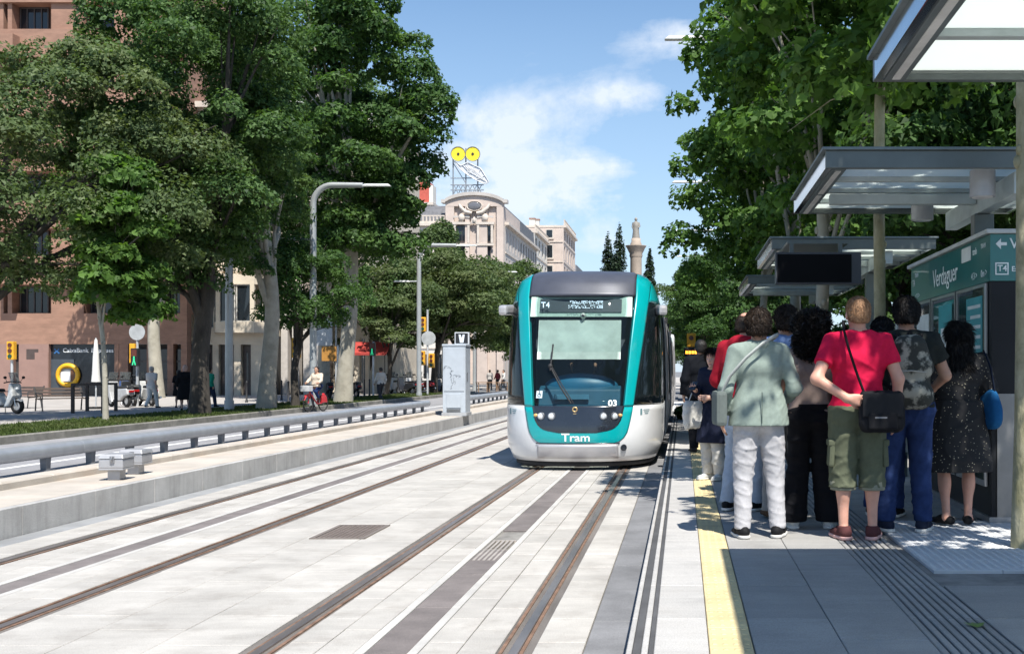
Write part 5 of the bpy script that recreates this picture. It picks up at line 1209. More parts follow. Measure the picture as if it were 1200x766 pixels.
class Person:
    """standing figure facing local +Y; heights for 1.75 m, scaled by ht"""
    def __init__(s, label, loc, rz, ht, skin, h=.011, wd=1., pose=None, yaw=0., pitch=0., group=None, category='person'):
        s.k = k = ht/1.75; s.h = h; s.wd = wd; s.skin = skin
        s.t = thing('person', label, category, loc, rz, group)
        J = {}
        for sd, q in (('R',1),('L',-1)):
            J['sho'+sd] = V3(q*.178*wd,-.01,1.43); J['elb'+sd] = V3(q*.235*wd,-.03,1.14); J['wri'+sd] = V3(q*.245*wd,.04,.89); J['hdir'+sd] = V3(q*.02,.12,-1); J['pn'+sd] = V3(-q,.1,0); J['curl'+sd] = .35
            J['hip'+sd] = V3(q*.088*wd,0,.93); J['kne'+sd] = V3(q*.10*wd,.025,.50); J['ank'+sd] = V3(q*.105*wd,-.02,.085); J['toe'+sd] = V3(q*.03,.17,0)
        J['lean'] = V3(0,0,0)
        for n, v in (pose or {}).items(): J[n] = np.array(v, float) if not np.isscalar(v) else v
        s.J = J; s.pivot = V3(0,.0,1.50)
        s.R = np.array(Euler((pitch,0,yaw)).to_matrix())
    def p(s, n): return s.J[n]*s.k
    def hp(s, x, y, z): return (s.R@(V3(x,y,z)-s.pivot)+s.pivot+s.J['lean'])*s.k
    def add(s, name, me, m, parent=None):
        me.materials.append(m); o = bpy.data.objects.new(name, me); COL.objects.link(o); o.parent = parent or s.t; return o
    def torso(s, S, t=0., z0=.88, kk=.05, belly=0.):
        k = s.k; w = s.wd; fl = (0,1,0,.74); le = s.J['lean']
        S.cap(V3(-.07*w,-.015,.93)*k, V3(.07*w,-.015,.93)*k, (.118*w+t)*k, k=kk*k, flat=(0,1,0,.86))
        S.cap(V3(-.035*w,0,1.03)*k, V3(.035*w,0,1.03)*k, (.118*w+t)*k, k=kk*k, flat=fl)
        S.cap((V3(-.045*w,.0,1.15)+le*.5)*k, (V3(.045*w,.0,1.15)+le*.5)*k, (.112*w+t)*k, k=kk*k, flat=fl)
        S.cap((V3(-.085*w,0,1.31)+le*.9)*k, (V3(.085*w,0,1.31)+le*.9)*k, (.112*w+t)*k, k=kk*k, flat=(0,1,0,.88))
        S.cap((V3(-.135*w,-.015,1.425)+le)*k, (V3(.135*w,-.015,1.425)+le)*k, (.062+t*.8)*k, k=kk*k)
        S.cap((V3(-.06*w,-.015,1.47)+le)*k, (V3(.06*w,-.015,1.47)+le)*k, (.05+t*.6)*k, k=kk*k)
        if belly: S.ell((V3(0,.06,1.06)+le*.4)*k, V3(.12*w+t,.10+t,.13+t)*k, k=.06*k)
    def arm(s, S, q, t=0., up=(.052,.043), lo=(.042,.029), clip=()):
        k = s.k; S.cap(s.p('sho'+q), s.p('elb'+q), (up[0]+t)*k, (up[1]+t)*k, k=.04*k, clip=clip); S.cap(s.p('elb'+q), s.p('wri'+q), (lo[0]+t)*k, (lo[1]+t)*k, k=.025*k, clip=clip)
    def leg(s, S, q, t=0., th=(.088,.056), ca=(.056,.037), clip=()):
        k = s.k; S.cap(s.p('hip'+q), s.p('kne'+q), (th[0]*s.wd+t)*k, (th[1]+t)*k, k=.018*k, clip=clip); S.cap(s.p('kne'+q), s.p('ank'+q), (ca[0]+t)*k, (ca[1]+t)*k, k=.012*k, clip=clip)
    def hand(s, S, q):
        k = s.k; w = s.p('wri'+q); d = s.J['hdir'+q]; d = d/np.linalg.norm(d); n = s.J['pn'+q]; n = n-d*(n@d); n /= np.linalg.norm(n); sd = np.cross(d, n); c = s.J['curl'+q]
        S.cap(w-d*.01*k, w+d*.03*k, .030*k, .034*k, k=.02*k, flat=(*n,.62)); S.cap(w+d*.04*k-sd*.018*k, w+d*.07*k-sd*.02*k, .024*k, k=.02*k, flat=(*n,.55)); S.cap(w+d*.04*k+sd*.018*k, w+d*.07*k+sd*.02*k, .024*k, k=.02*k, flat=(*n,.55))
        for i, (o, L) in enumerate(((-.034,.058),(-.012,.072),(.011,.078),(.033,.068))):
            a = w+(d*(.088-abs(o)*.2)+sd*o)*k; sp = d+sd*o*1.5; m = a+(sp*math.cos(c)+n*math.sin(c))*L*.5*k; e = m+(sp*math.cos(2.1*c)+n*math.sin(2.1*c))*L*.5*k
            S.cap(a, m, .0092*k, .0086*k, k=.006*k); S.cap(m, e, .0086*k, .0072*k, k=.006*k)
        tr = 1 if q == 'R' else -1
        tv = sd*(1 if (sd@V3(0,1,0)) >= 0 else -1)
        a = w+(d*.03+tv*.028)*k; m = a+(d*.6+tv*.75+n*.35)*.035*k; S.cap(a, m, .0125*k, .0105*k, k=.01*k); S.cap(m, m+(d*.9+tv*.25+n*.4)*.03*k, .0105*k, .0085*k, k=.006*k)
    def body(s, face=True, bare=False, belly=0.):
        S = SDF(); k = s.k; s.torso(S, -.012, belly=belly)
        for q in 'RL':
            s.arm(S, q); s.leg(S, q, -.004 if bare else -.02); s.hand(S, q)
            a = s.p('ank'+q); kn = s.p('kne'+q); _ = bare and S.ell(kn+(a-kn)*.3+V3(0,-.022,0)*k, V3(.05,.055,.11)*k, k=.04*k)
            S.cap(a+V3(0,-.02,-.03)*k, a+s.J['toe'+q]*.75*k+V3(0,0,-.045)*k, .036*k, .03*k, k=.03*k)
        S.cap((V3(0,-.02,1.43)+s.J['lean'])*k, s.hp(0,.0,1.57), .057*k, .052*k, k=.035*k)
        R = s.R
        S.ell(s.hp(0,-.012,1.655), V3(.081,.096,.094)*k, k=.02*k, rot=R); S.ell(s.hp(0,.028,1.592), V3(.063,.066,.078)*k, k=.035*k, rot=R)
        S.cap(s.hp(0,.075,1.535), s.hp(0,.078,1.533), .022*k, k=.03*k)
        S.cap(s.hp(0,.088,1.632), s.hp(0,.108,1.597), .008*k, .013*k, k=.014*k); S.cap(s.hp(-.03,.075,1.662), s.hp(.03,.075,1.662), .013*k, k=.02*k)
        for q in (-1,1): S.ell(s.hp(q*.083,-.008,1.615), V3(.011,.021,.032)*k, k=.008*k, rot=R)
        b = s.add('body', S.mesh('body', s.h*1.1 if s.h < .0105 else s.h), s.skin); s.b = b
        if face:
            for q in (-1,1):
                e = MB().ell((0,0,0), (.0135*k,.0115*k,.008*k), 10, 6).build('eye', eye_m, b); e.location = s.hp(q*.031,.0835,1.632); e.rotation_euler = Matrix(R.tolist()).to_euler()
                MB().ell((0,.009*k,0), (.006*k,.004*k,.006*k), 8, 6).build('iris', iris_m, e) if False else None
                pu = MB().ell((0,0,0), (.0062*k,.0045*k,.0062*k), 8, 6).build('iris', iris_m, b); pu.location = s.hp(q*.031,.0925,1.632)
            l = MB().ell((0,0,0), (.024*k,.009*k,.0075*k), 12, 6).build('mouth', lip_m, b); l.location = s.hp(0,.089,1.562); l.rotation_euler = Matrix(R.tolist()).to_euler()
        return b
    def shoes(s, m, sole=None, low=True, heelh=0.):
        k = s.k
        for q in 'RL':
            a = s.p('ank'+q); t = s.J['toe'+q]*k; f = t/np.linalg.norm(t); S = SDF(); z = a[2]-.085*k
            up = lambda zz: V3(0,0,z+zz*k-a[2])
            S.cap(a+up(.048)-f*.045*k, a+t*.35+up(.05), .041*k, .043*k, k=.03*k); S.cap(a+t*.35+up(.045), a+t*.92+up(.035), .045*k, .036*k, k=.03*k, flat=(0,0,1,.8))
            if low: S.cap(a+up(.06)-f*.02*k, a+up(.088)-f*.015*k, .046*k, .046*k, k=.02*k)
            o = s.add('shoe', S.mesh('shoe', s.h*.8, clips=[((0,0,z+.018*k),(0,0,-1)),((0,0,z+.10*k),(0,0,1))]), m)
            if sole:
                S = SDF(); S.cap(a+up(.018)-f*.045*k, a+t*.35+up(.018), .047*k, k=.02*k); S.cap(a+t*.35+up(.018), a+t*.95+up(.018), .05*k, .041*k, k=.02*k)
                s.add('sole', S.mesh('sole', s.h*.7, clips=[((0,0,z+.002),(0,0,-1)),((0,0,z+.028*k),(0,0,1))]), sole, o)
    def trousers(s, m, t=.012, hem=.08, th=(.092,.066), ca=(.064,.056), amp=.009, seed=1, waist=1.02, name='trousers', wide=0., rise=None):
        S = SDF(); k = s.k; w = s.wd
        S.cap(V3(-.07*w,-.015,.93)*k, V3(.07*w,-.015,.93)*k, (.118*w+t)*k, k=.04*k, flat=(0,1,0,.88)); S.cap(V3(-.04*w,0,1.03)*k, V3(.04*w,0,1.03)*k, (.118*w+t*.7)*k, k=.04*k, flat=(0,1,0,.76))
        for q in (-1,1): S.ell(V3(q*.065*w,-.06,.90)*k, V3(.085*w,.075,.10)*k, k=.025*k)
        for q in 'RL': s.leg(S, q, t, th, (ca[0]+wide*.4, ca[1]+wide))
        return s.add(name, S.mesh(name, s.h, folds(amp*k, seed, .8, 1.4), clips=[((0,0,hem*k),(0,0,-1)),((0,0,waist*k),(0,0,1))]), m)
    def top(s, m, t=.012, hem=.92, sleeve=.5, amp=.008, seed=2, name='top', neck=1.49, slt=.018, belly=0., hood=False, flare=0., clips=()):
        S = SDF(); k = s.k; s.torso(S, t, belly=belly)
        if flare: S.cap(V3(-.07*s.wd,-.01,hem-.02)*k, V3(.07*s.wd,-.01,hem-.02)*k, (.118*s.wd+t+flare)*k, k=.06*k, flat=(0,1,0,.85)); S.cap(V3(-.06*s.wd,-.005,1.0)*k, V3(.06*s.wd,-.005,1.0)*k, (.118*s.wd+t+flare*.4)*k, k=.06*k, flat=(0,1,0,.8))
        for q in 'RL':
            if sleeve <= 0: continue
            a, b, c = s.p('sho'+q), s.p('elb'+q), s.p('wri'+q)
            if sleeve <= 1:
                e = a+(b-a)*sleeve; n = (b-a)/np.linalg.norm(b-a); S.cap(a, a+(b-a)*(sleeve+.15), (.055+slt)*k, (.050+slt)*k, k=.022*k, clip=[(e, n)])
            else:
                S.cap(a, b, (.054+slt)*k, (.047+slt)*k, k=.022*k); e = b+(c-b)*(sleeve-1); n = (c-b)/np.linalg.norm(c-b); S.cap(b, b+(c-b)*(sleeve-1+.12), (.046+slt)*k, (.036+slt)*k, k=.03*k, clip=[(e, n)])
        if hood: S.ell((V3(0,-.085,1.475)+s.J['lean'])*k, V3(.11,.065,.075)*k, k=.05*k)
        ln = s.J['lean']*k
        return s.add(name, S.mesh(name, s.h, folds(amp*k, seed), clips=[((0,0,hem*k),(0,0,-1)),(V3(0,-.03,neck)*k+ln,V3(0,.45,.9))]+list(clips)), m)
    def skirt(s, m, top=1.05, hem=.5, r0=.125, r1=.2, amp=.012, seed=5, name='skirt', fl=.85):
        S = SDF(); k = s.k; w = s.wd
        n = 5
        for i in range(n):
            f = i/(n-1); z = top+(hem-top)*f; S.cap(V3(-.06*w,-.015,z)*k, V3(.06*w,-.015,z)*k, (r0+(r1-r0)*f)*w*k-.0, k=.08*k, flat=(0,1,0,fl))
        return s.add(name, S.mesh(name, s.h, folds(amp*k, seed, .9, .25), clips=[((0,0,(hem)*k),(0,0,-1)),((0,0,(top+.06)*k),(0,0,1))]), m)
    def hair(s, m, style='short', seed=3, amp=.006):
        S = SDF(); k = s.k; R = s.R; clips = []; le = s.J['lean']
        f = V3(0,1,0)
        if style in ('short','crop'):
            e = .012 if style == 'short' else .002
            S.ell(s.hp(0,-.018,1.662), V3(.086+e,.099+e,.093+e)*k, k=.02*k, rot=R)
            S.ell(s.hp(0,-.055,1.60), V3(.073+e,.056+e,.062+e*.5)*k, k=.03*k, rot=R)
            clips = [(s.hp(0,.0,1.69), R@V3(0,.82,-.57)), (s.hp(0,-.04,1.565), R@V3(0,.2,-1))]
            if style == 'crop': clips = [(s.hp(0,.015,1.68), R@V3(0,.9,-.42)), (s.hp(0,-.04,1.575), R@V3(0,.3,-1))]
            clips = [clips[1], (s.hp(0,.055,1.69), R@V3(0,.86,-.5))]
        elif style == 'balding':
            S.ell(s.hp(0,-.02,1.645), V3(.086,.098,.089)*k, k=.02*k, rot=R); S.ell(s.hp(0,-.05,1.60), V3(.074,.056,.055)*k, k=.03*k, rot=R)
            clips = [(s.hp(0,.01,1.66), R@V3(0,.9,-.3)), (s.hp(0,-.04,1.568), R@V3(0,.3,-1)), (s.hp(0,-.03,1.725), R@V3(0,.35,1))]
        elif style == 'bob':
            S.ell(s.hp(0,-.02,1.66), V3(.094,.108,.108)*k, k=.02*k, rot=R); S.ell(s.hp(0,-.05,1.58), V3(.085,.07,.08)*k, k=.04*k, rot=R); clips = [(s.hp(0,.045,1.69), R@V3(0,.9,-.42)), (s.hp(0,0,1.53), V3(0,0,-1))]
        elif style == 'long':
            S.ell(s.hp(0,-.018,1.665), V3(.090,.107,.105)*k, k=.02*k, rot=R)
            for q in (-1,0,1): S.cap(s.hp(q*.055,-.06,1.63), s.hp(q*.075,-.085,1.36), .052*k, .04*k, k=.04*k)
            clips = [(s.hp(0,.05,1.69), R@V3(0,.88,-.45))]
        elif style == 'curly':
            S.ell(s.hp(0,-.04,1.665), V3(.145,.14,.135)*k, k=.03*k); S.ell(s.hp(0,-.07,1.56), V3(.145,.11,.12)*k, k=.05*k); S.ell(s.hp(0,-.08,1.47), V3(.12,.08,.09)*k, k=.05*k); clips = [(s.hp(0,.055,1.68), R@V3(0,.88,-.4))]; amp = .026
        elif style == 'ponytail':
            S.ell(s.hp(0,-.018,1.665), V3(.085,.102,.10)*k, k=.02*k, rot=R); S.cap(s.hp(0,-.11,1.67), s.hp(0,-.15,1.5), .03*k, .02*k, k=.03*k); clips = [(s.hp(0,.045,1.70), R@V3(0,.8,-.6)), (s.hp(0,-.0,1.5), V3(0,0,-1))]
        me = S.mesh('hair', s.h*.85, folds(amp*k, seed, 3.2 if style != 'curly' else 2.2, .6), clips=clips)
        o = s.add('hair', me, m)
        if s.h < .0135:
            n = len(me.vertices); co = np.empty(n*3, np.float32); nv = co.copy(); me.vertices.foreach_get('co', co); me.vertices.foreach_get('normal', nv); co = co.reshape(-1,3); nv = nv.reshape(-1,3)
            g = np.random.default_rng(seed); L = dict(short=.028, crop=.007, balding=.006, bob=.05, long=.08, curly=.045, ponytail=.04)[style]; N = dict(curly=5200, long=3200).get(style, 2600)
            i = g.integers(0, n, N); P0 = co[i]; nn = nv[i]; top = s.hp(0,-.04,1.755); d = P0-top; d /= np.linalg.norm(d, axis=1)[:,None]+1e-6
            d = d+np.array([0,-.1,-.5]) if style != 'curly' else g.normal(size=(N,3)); d = d-nn*(d*nn).sum(1)[:,None]; d /= np.linalg.norm(d, axis=1)[:,None]+1e-6; d = d+g.normal(size=(N,3))*.22; 
            sd = np.cross(d, nn); sd /= np.linalg.norm(sd, axis=1)[:,None]+1e-6; ln = (L*g.uniform(.6,1.3,N)*k)[:,None]; w = .0022*k; lift = (.006 if style != 'curly' else .022)*k*g.random(N)[:,None]
            V = np.stack([P0-sd*w, P0+sd*w, P0+d*ln*.55+sd*w*.8+nn*(lift+.002), P0+d*ln+nn*lift*.6, P0+d*ln*.55-sd*w*.8+nn*(lift+.002)], 1)
            st = mesh_np('strands', V.reshape(-1,3), np.arange(N*5).reshape(N,5), False); st.materials.append(m); link_mesh('strands', st, None, o, 'stuff')
        return o
hairs = {n: mat('hair_'+n, c, .45, var=.25, scale=60, bump=.6, bscale=300, stretch=(1,1,.25), spec=.4) for n, c in dict(black=(.011,.009,.008), brown=(.03,.018,.011), dark=(.018,.012,.009), ginger=(.34,.19,.10), grey=(.36,.34,.32), blond=(.33,.25,.15)).items()}
sk = {n: skin_mat(n, c) for n, c in dict(fair=(.56,.33,.25), tan=(.42,.235,.16), pink=(.56,.30,.22), dark=(.20,.11,.075)).items()}
sole_w = mat('sole_white', (.62,.60,.56), .6); shoe_b = cloth('shoe_black', (.012,.012,.013), rough=.6); shoe_w = cloth('shoe_white', (.62,.61,.58), rough=.6)
def ground_pt(px, py): d = d_at(py, PZ); return (X_at(px, d), d, PZ)
QG = 'people waiting on the platform'
def strap(name, pts, w, th, m, parent):
    """flat band along a path that hugs the body"""
    mb = MB(); mb.tube(pts, w*.42, 8, True, True, flat=max(.5, th/w)); return mb.build(name, m, parent)
# ---- man in the red T-shirt
loc = ground_pt(1005, 631)
P = Person('man in red T-shirt and olive cargo shorts with one hand behind his back', loc, 0, 1.86, sk['pink'], .010, 1.06, group=QG,
    pose=dict(elbL=(-.315,-.14,1.16), wriL=(-.10,-.215,1.02), hdirL=(1,-.05,-.12), pnL=(0,1,.1), curlL=.35, elbR=(.285,-.05,1.16), wriR=(.285,.03,.90), ankR=(.105,-.02,.085), ankL=(-.105,-.02,.085), kneR=(.105,.02,.50), kneL=(-.105,.02,.5), toeR=(.06,.165,0), toeL=(-.05,.165,0)), yaw=.12)
P.body(belly=1, bare=True); P.hair(hairs['ginger'], 'crop', 3, .002)
red_shirt = cloth('red_shirt', (.55,.012,.055)); P.top(red_shirt, .016, .93, .62, .009, 11, 'shirt', 1.50, .018, 1)
olive = cloth('olive', (.105,.115,.075)); olive_l = cloth('olive_pale', (.22,.22,.165))
sh = P.trousers(olive, .020, .375, (.098,.082), (.078,.09), .011, 12, .97, 'shorts', 0)
S = SDF(); k = P.k
for q in 'RL':
    a, b = P.p('kne'+q), P.p('ank'+q); S.cap(a+(b-a)*.12, a+(b-a)*.42, .094*k, .095*k, k=.005)
P.add('cuff', S.mesh('cuff', .011, folds(.006, 14), clips=[((0,0,.355*k),(0,0,-1)),((0,0,.425*k),(0,0,1))]), olive_l, sh)
for q in (-1,1):
    o = MB().box((0,0,0), (.045,.15,.2)).build('cargo_pocket', olive, sh, .02); o.location = V3(q*.193,-.0,.62)*k; o.rotation_euler = (0,q*-.06,0)
    o2 = MB().box((0,0,0), (.05,.155,.05)).build('pocket_flap', olive, sh, .012); o2.location = V3(q*.196,-.0,.70)*k
P.shoes(cloth('shoe_maroon', (.09,.035,.035)), mat('sole_pink', (.55,.33,.30), .6))
bag_b = cloth('bag_black', (.012,.012,.014), rough=.6)
mb_ = thing('messenger_bag', 'black messenger bag slung across the back of the man in red', 'shoulder bag', (loc[0]+.145, loc[1]-.225, PZ+.83), 0)
S = SDF(); S.cap((-.11,0,.06), (.11,0,.06), .062, k=.03, flat=(0,1,0,.8)); S.cap((-.115,.01,.16), (.115,.01,.16), .06, k=.08, flat=(0,1,0,.8)); S.cap((-.125,.015,.27), (.125,.015,.27), .045, k=.08, flat=(0,1,0,.7)); me = S.mesh('bag_body', .011, folds(.006, 17)); me.materials.append(bag_b); link_mesh('bag_body', me, None, mb_); MB().b2(-.15,.15,-.058,-.040,.12,.30).build('flap', cloth('bag_flap', (.02,.02,.022), rough=.6), mb_, .008); MB().b2(-.11,.11,-.066,-.045,.03,.15).build('front_pocket', bag_b, mb_, .012)
MB().b2(-.06,.03,-.0685,-.0655,.11,.122).build('tag', mat('bag_tag_grey', (.2,.2,.21), .6), mb_)
strap('strap', [(-.12,.03,.28),(-.19,.03,.47),(-.24,.045,.63),(-.27,.09,.77),(-.268,.16,.835),(-.24,.27,.81),(-.12,.41,.6),(.02,.42,.42),(.15,.35,.32),(.185,.2,.26),(.15,.02,.27)], .05, .012, bag_b, mb_)
# ---- person in the grey-green blazer
loc = ground_pt(889, 629)
P = Person('person in grey-green blazer and pale grey jeans with a strap across the back', loc, .1, 1.77, sk['tan'], .010, 1.0, group=QG,
    pose=dict(elbL=(-.262,-.05,1.14), wriL=(-.27,.07,.93), elbR=(.272,-.05,1.15), wriR=(.25,.15,1.06), hdirR=(-.3,.8,.1), ankL=(-.13,-.03,.085), ankR=(.145,-.02,.085), kneL=(-.115,.02,.5), kneR=(.13,.03,.5), toeL=(-.03,.17,0), toeR=(.07,.16,0)), yaw=-.35)
P.body(); P.hair(hairs['brown'], 'short', 5, .008)
bl = P.top(cloth('blazer', (.235,.285,.25), rough=.8), .020, .86, 1.92, .008, 21, 'blazer', 1.50, .012, flare=.028)
S = SDF(); S.cap(P.hp(-.05,-.045,1.475), P.hp(.05,-.045,1.475), .04*P.k, k=.03); S.cap(P.hp(-.07,.02,1.46), P.hp(-.06,-.04,1.485), .028*P.k, k=.03); S.cap(P.hp(.07,.02,1.46), P.hp(.06,-.04,1.485), .028*P.k, k=.03)
P.add('collar', S.mesh('collar', .009), cloth('blazer'), bl)
P.trousers(cloth('pale_jeans', (.44,.43,.44)), .014, .07, (.098,.068), (.062,.050), .006, 22, 1.0)
S = SDF(); S.cap(V3(-.10,-.0,1.0)*P.k, V3(.10,-.0,1.0)*P.k, .135*P.k, k=.03, flat=(0,1,0,.85))
P.add('vent_seam', MB().box((0,-.158*P.k,1.0*P.k),(.004,.012,.24)).mesh('vent_seam'), cloth('blazer_seam', (.10,.13,.11)), bl)
P.shoes(shoe_b, sole_w)
sb = thing('shoulder_bag', 'grey-green shoulder bag on a long pale strap worn over the blazer', 'shoulder bag', (loc[0]-.30, loc[1]-.02, PZ+.92), .1)
MB().b2(-.05,.04,-.14,.16,-.05,.22).build('bag_body', cloth('bag_greygreen', (.13,.15,.14)), sb, .03)
strap('strap', [(.0,-.1,.2),(.05,-.165,.33),(.17,-.195,.47),(.30,-.175,.58),(.40,-.13,.64),(.45,-.02,.655),(.40,.09,.6),(.25,.17,.45),(.08,.16,.3),(.0,.1,.2)], .042, .01, cloth('strap_pale', (.40,.42,.40)), sb)
# ---- man with the backpack
loc = ground_pt(1062, 622)
P = Person('man with camouflage backpack, dark T-shirt and blue jeans before the kiosk', loc, -.12, 1.88, sk['tan'], .010, 1.05, group=QG,
    pose=dict(elbR=(.29,.02,1.17), wriR=(.22,.22,1.07), hdirR=(-.2,.9,.1), elbL=(-.27,.03,1.16), wriL=(-.2,.24,1.12), ankL=(-.15,-.03,.085), ankR=(.12,-.01,.085), kneL=(-.13,.02,.5), toeL=(-.07,.16,0), toeR=(.06,.16,0)), yaw=.0, pitch=-.1)
P.body(); P.hair(hairs['black'], 'short', 7, .006)
P.top(cloth('dark_tee', (.022,.026,.024)), .02, .93, .6, .010, 31, 'shirt', 1.50, .022)
jeans = cloth('blue_jeans', (.022,.04,.115), scale=8, var=.2); P.trousers(jeans, .016, .08, (.094,.068), (.064,.054), .010, 32, 1.0)
P.shoes(cloth('shoe_navy', (.02,.025,.045)), sole_w)
bp_ = thing('backpack', 'camouflage patterned backpack on the back of the dark haired man', 'backpack', (loc[0]-.02, loc[1]-.25, PZ+1.02), -.12)
camo = mat('camo_cloth', (.025,.027,.022), .8, col2=(.30,.29,.24), scale=8, bump=.2, bscale=200)
for n_ in camo.node_tree.nodes:
    if n_.type == 'VALTORGB': n_.color_ramp.elements[0].position = .47; n_.color_ramp.elements[1].position = .56
S = SDF(); S.cap((-.07,0,.08), (.07,0,.08), .115, k=.05, flat=(0,1,0,.8)); S.cap((-.06,.0,.3), (.06,.0,.3), .12, k=.1, flat=(0,1,0,.8)); S.cap((-.04,.01,.47), (.04,.01,.47), .09, k=.1); S.cap((-.05,-.08,.12), (.05,-.08,.12), .075, k=.03, flat=(0,1,0,.7))
me = S.mesh('bag_body', .012, folds(.006, 33)); me.materials.append(camo); link_mesh('bag_body', me, None, bp_)
MB().tube([(-.03,.03,.54),(0,.02,.59),(.03,.03,.54)], .012, 6).build('grab_handle', bag_b, bp_)
for q in (-1,1): strap('strap', [(q*.07,.06,.52),(q*.095,.15,.565),(q*.10,.28,.5),(q*.12,.37,.36),(q*.15,.3,.2),(q*.14,.1,.1)], .05, .014, bag_b, bp_)
MB().tube([(-.12,-.075,.26),(0,-.105,.275),(.12,-.075,.26)], .008, 6).build('zip', mat('zip_pale', (.35,.34,.3), .4, .5), bp_)
# ---- woman in the dark floral dress
loc = ground_pt(1121, 615)
P = Person('woman in black dress with small pale flowers and black flat shoes beside the kiosk', loc, .15, 1.70, sk['pink'], .010, 1.14, group=QG,
    pose=dict(elbL=(-.30,-.02,1.13), wriL=(-.26,.16,1.02), elbR=(.30,-.02,1.13), wriR=(.25,.12,1.03), ankL=(-.10,-.02,.085), ankR=(.10,-.01,.085), toeL=(-.06,.15,0), toeR=(.07,.15,0)))
P.body(bare=True); P.hair(hairs['black'], 'long', 9, .008)
floral = mat('floral_cloth', (.008,.008,.009), .85, var=.05, scale=20)
nt = floral.node_tree; vo = nt.nodes.new('ShaderNodeTexVoronoi'); vo.inputs['Scale'].default_value = 38; ge = nt.nodes.new('ShaderNodeNewGeometry'); nt.links.new(ge.outputs['Position'], vo.inputs['Vector'])
rp = nt.nodes.new('ShaderNodeValToRGB'); rp.color_ramp.elements[0].position = .12; rp.color_ramp.elements[0].color = (.40,.36,.26,1); rp.color_ramp.elements[1].position = .2; rp.color_ramp.elements[1].color = (.008,.008,.009,1)
nt.links.new(vo.outputs['Distance'], rp.inputs[0]); nt.links.new(rp.outputs[0], nt.nodes['Principled BSDF'].inputs['Base Color'])
P.top(floral, .02, .98, .95, .010, 41, 'dress_top', 1.48, .03); P.skirt(floral, 1.02, .47, .135, .215, .014, 42, 'dress_skirt')
P.shoes(shoe_b, None, low=False)
bb = thing('blue_bag', 'bright blue cloth bag hanging at the side of the woman in the floral dress', 'bag', (loc[0]+.27, loc[1]-.03, PZ+.82), .3)
S = SDF(); S.cap((0,-.07,.07), (0,.07,.07), .085, k=.06, flat=(1,0,0,.7)); S.cap((0,-.06,.17), (0,.06,.17), .08, k=.08, flat=(1,0,0,.7)); S.cap((0,-.04,.27), (0,.04,.27), .055, k=.08, flat=(1,0,0,.7)); me = S.mesh('bag_body', .012, folds(.008, 44)); me.materials.append(cloth('bag_blue', (.012,.085,.21))); link_mesh('bag_body', me, None, bb)
strap('strap', [(0,-.07,.3),(-.03,-.06,.5),(-.06,-.01,.64),(-.04,.06,.5),(0,.06,.3)], .03, .01, cloth('strap_navy', (.01,.015,.03)), bb)
# ---- woman with big curly hair
loc = ground_pt(950, 618)
P = Person('woman with big black curly hair, sleeveless taupe top and wide black trousers', loc, -.05, 1.74, sk['dark'], .010, 1.0, group=QG,
    pose=dict(elbL=(-.26,.0,1.15), wriL=(-.18,.2,1.08), elbR=(.25,0,1.14), wriR=(.18,.2,1.06), ankL=(-.15,-.03,.085), ankR=(.15,0,.085)))
P.body(); P.hair(hairs['black'], 'curly', 4)
P.top(cloth('taupe', (.27,.205,.175)), .016, .95, .0, .009, 51, 'vest_top', 1.50, .02); P.trousers(cloth('black_wide', (.010,.010,.012)), .014, .06, (.095,.078), (.075,.08), .012, 52, 1.03, 'trousers', .022)
P.shoes(shoe_w, sole_w)
cb2 = thing('cross_body_strap', 'black bag with strap worn by the woman with curly hair', 'shoulder bag', (loc[0]+.17, loc[1]-.0, PZ+.95), 0)
MB().b2(.0,.07,-.1,.12,0,.2).build('bag_body', bag_b, cb2, .02); strap('strap', [(.03,.0,.18),(.02,-.09,.32),(-.03,-.135,.42),(-.05,-.09,.52),(-.04,.0,.545),(.0,.1,.4),(.03,.08,.2)], .035, .01, bag_b, cb2)
# ---- man in the blue shirt
loc = (X_at(921, 9.75), 9.75, PZ)
P = Person('dark haired person in light blue shirt and grey trousers behind the blazer', loc, .1, 1.86, sk['tan'], .012, 1.02, group=QG, pose=dict(ankL=(-.13,-.02,.085), elbR=(.25,.02,1.15), wriR=(.17,.2,1.1)))
P.body(); P.hair(hairs['brown'], 'short', 6, .006); P.top(cloth('blue_shirt', (.20,.29,.50)), .02, .9, 1.9, .009, 61, 'shirt', 1.51, .02); P.trousers(cloth('grey_trousers', (.24,.23,.22)), .016, .07, (.096,.075), (.07,.062), .011, 62); P.shoes(cloth('shoe_brown', (.09,.05,.03)), None)
# ---- person in the red hooded jacket
loc = (X_at(873, 10.35), 10.35, PZ)
P = Person('person with shaved head in dark red hooded jacket and light blue jeans', loc, -.5, 1.84, sk['pink'], .012, 1.06, group=QG, yaw=-.3, pitch=-.2, pose=dict(elbL=(-.28,.02,1.15), wriL=(-.2,.2,1.05), ankL=(-.12,-.1,.085)))
P.body(); P.hair(hairs['brown'], 'balding', 3, .002); P.top(cloth('red_hoodie', (.30,.012,.025)), .03, .9, 1.93, .011, 71, 'hooded_jacket', 1.53, .026, hood=True); P.trousers(cloth('light_jeans', (.36,.41,.48)), .016, .07, (.098,.074), (.07,.058), .012, 72); P.shoes(shoe_b, sole_w)
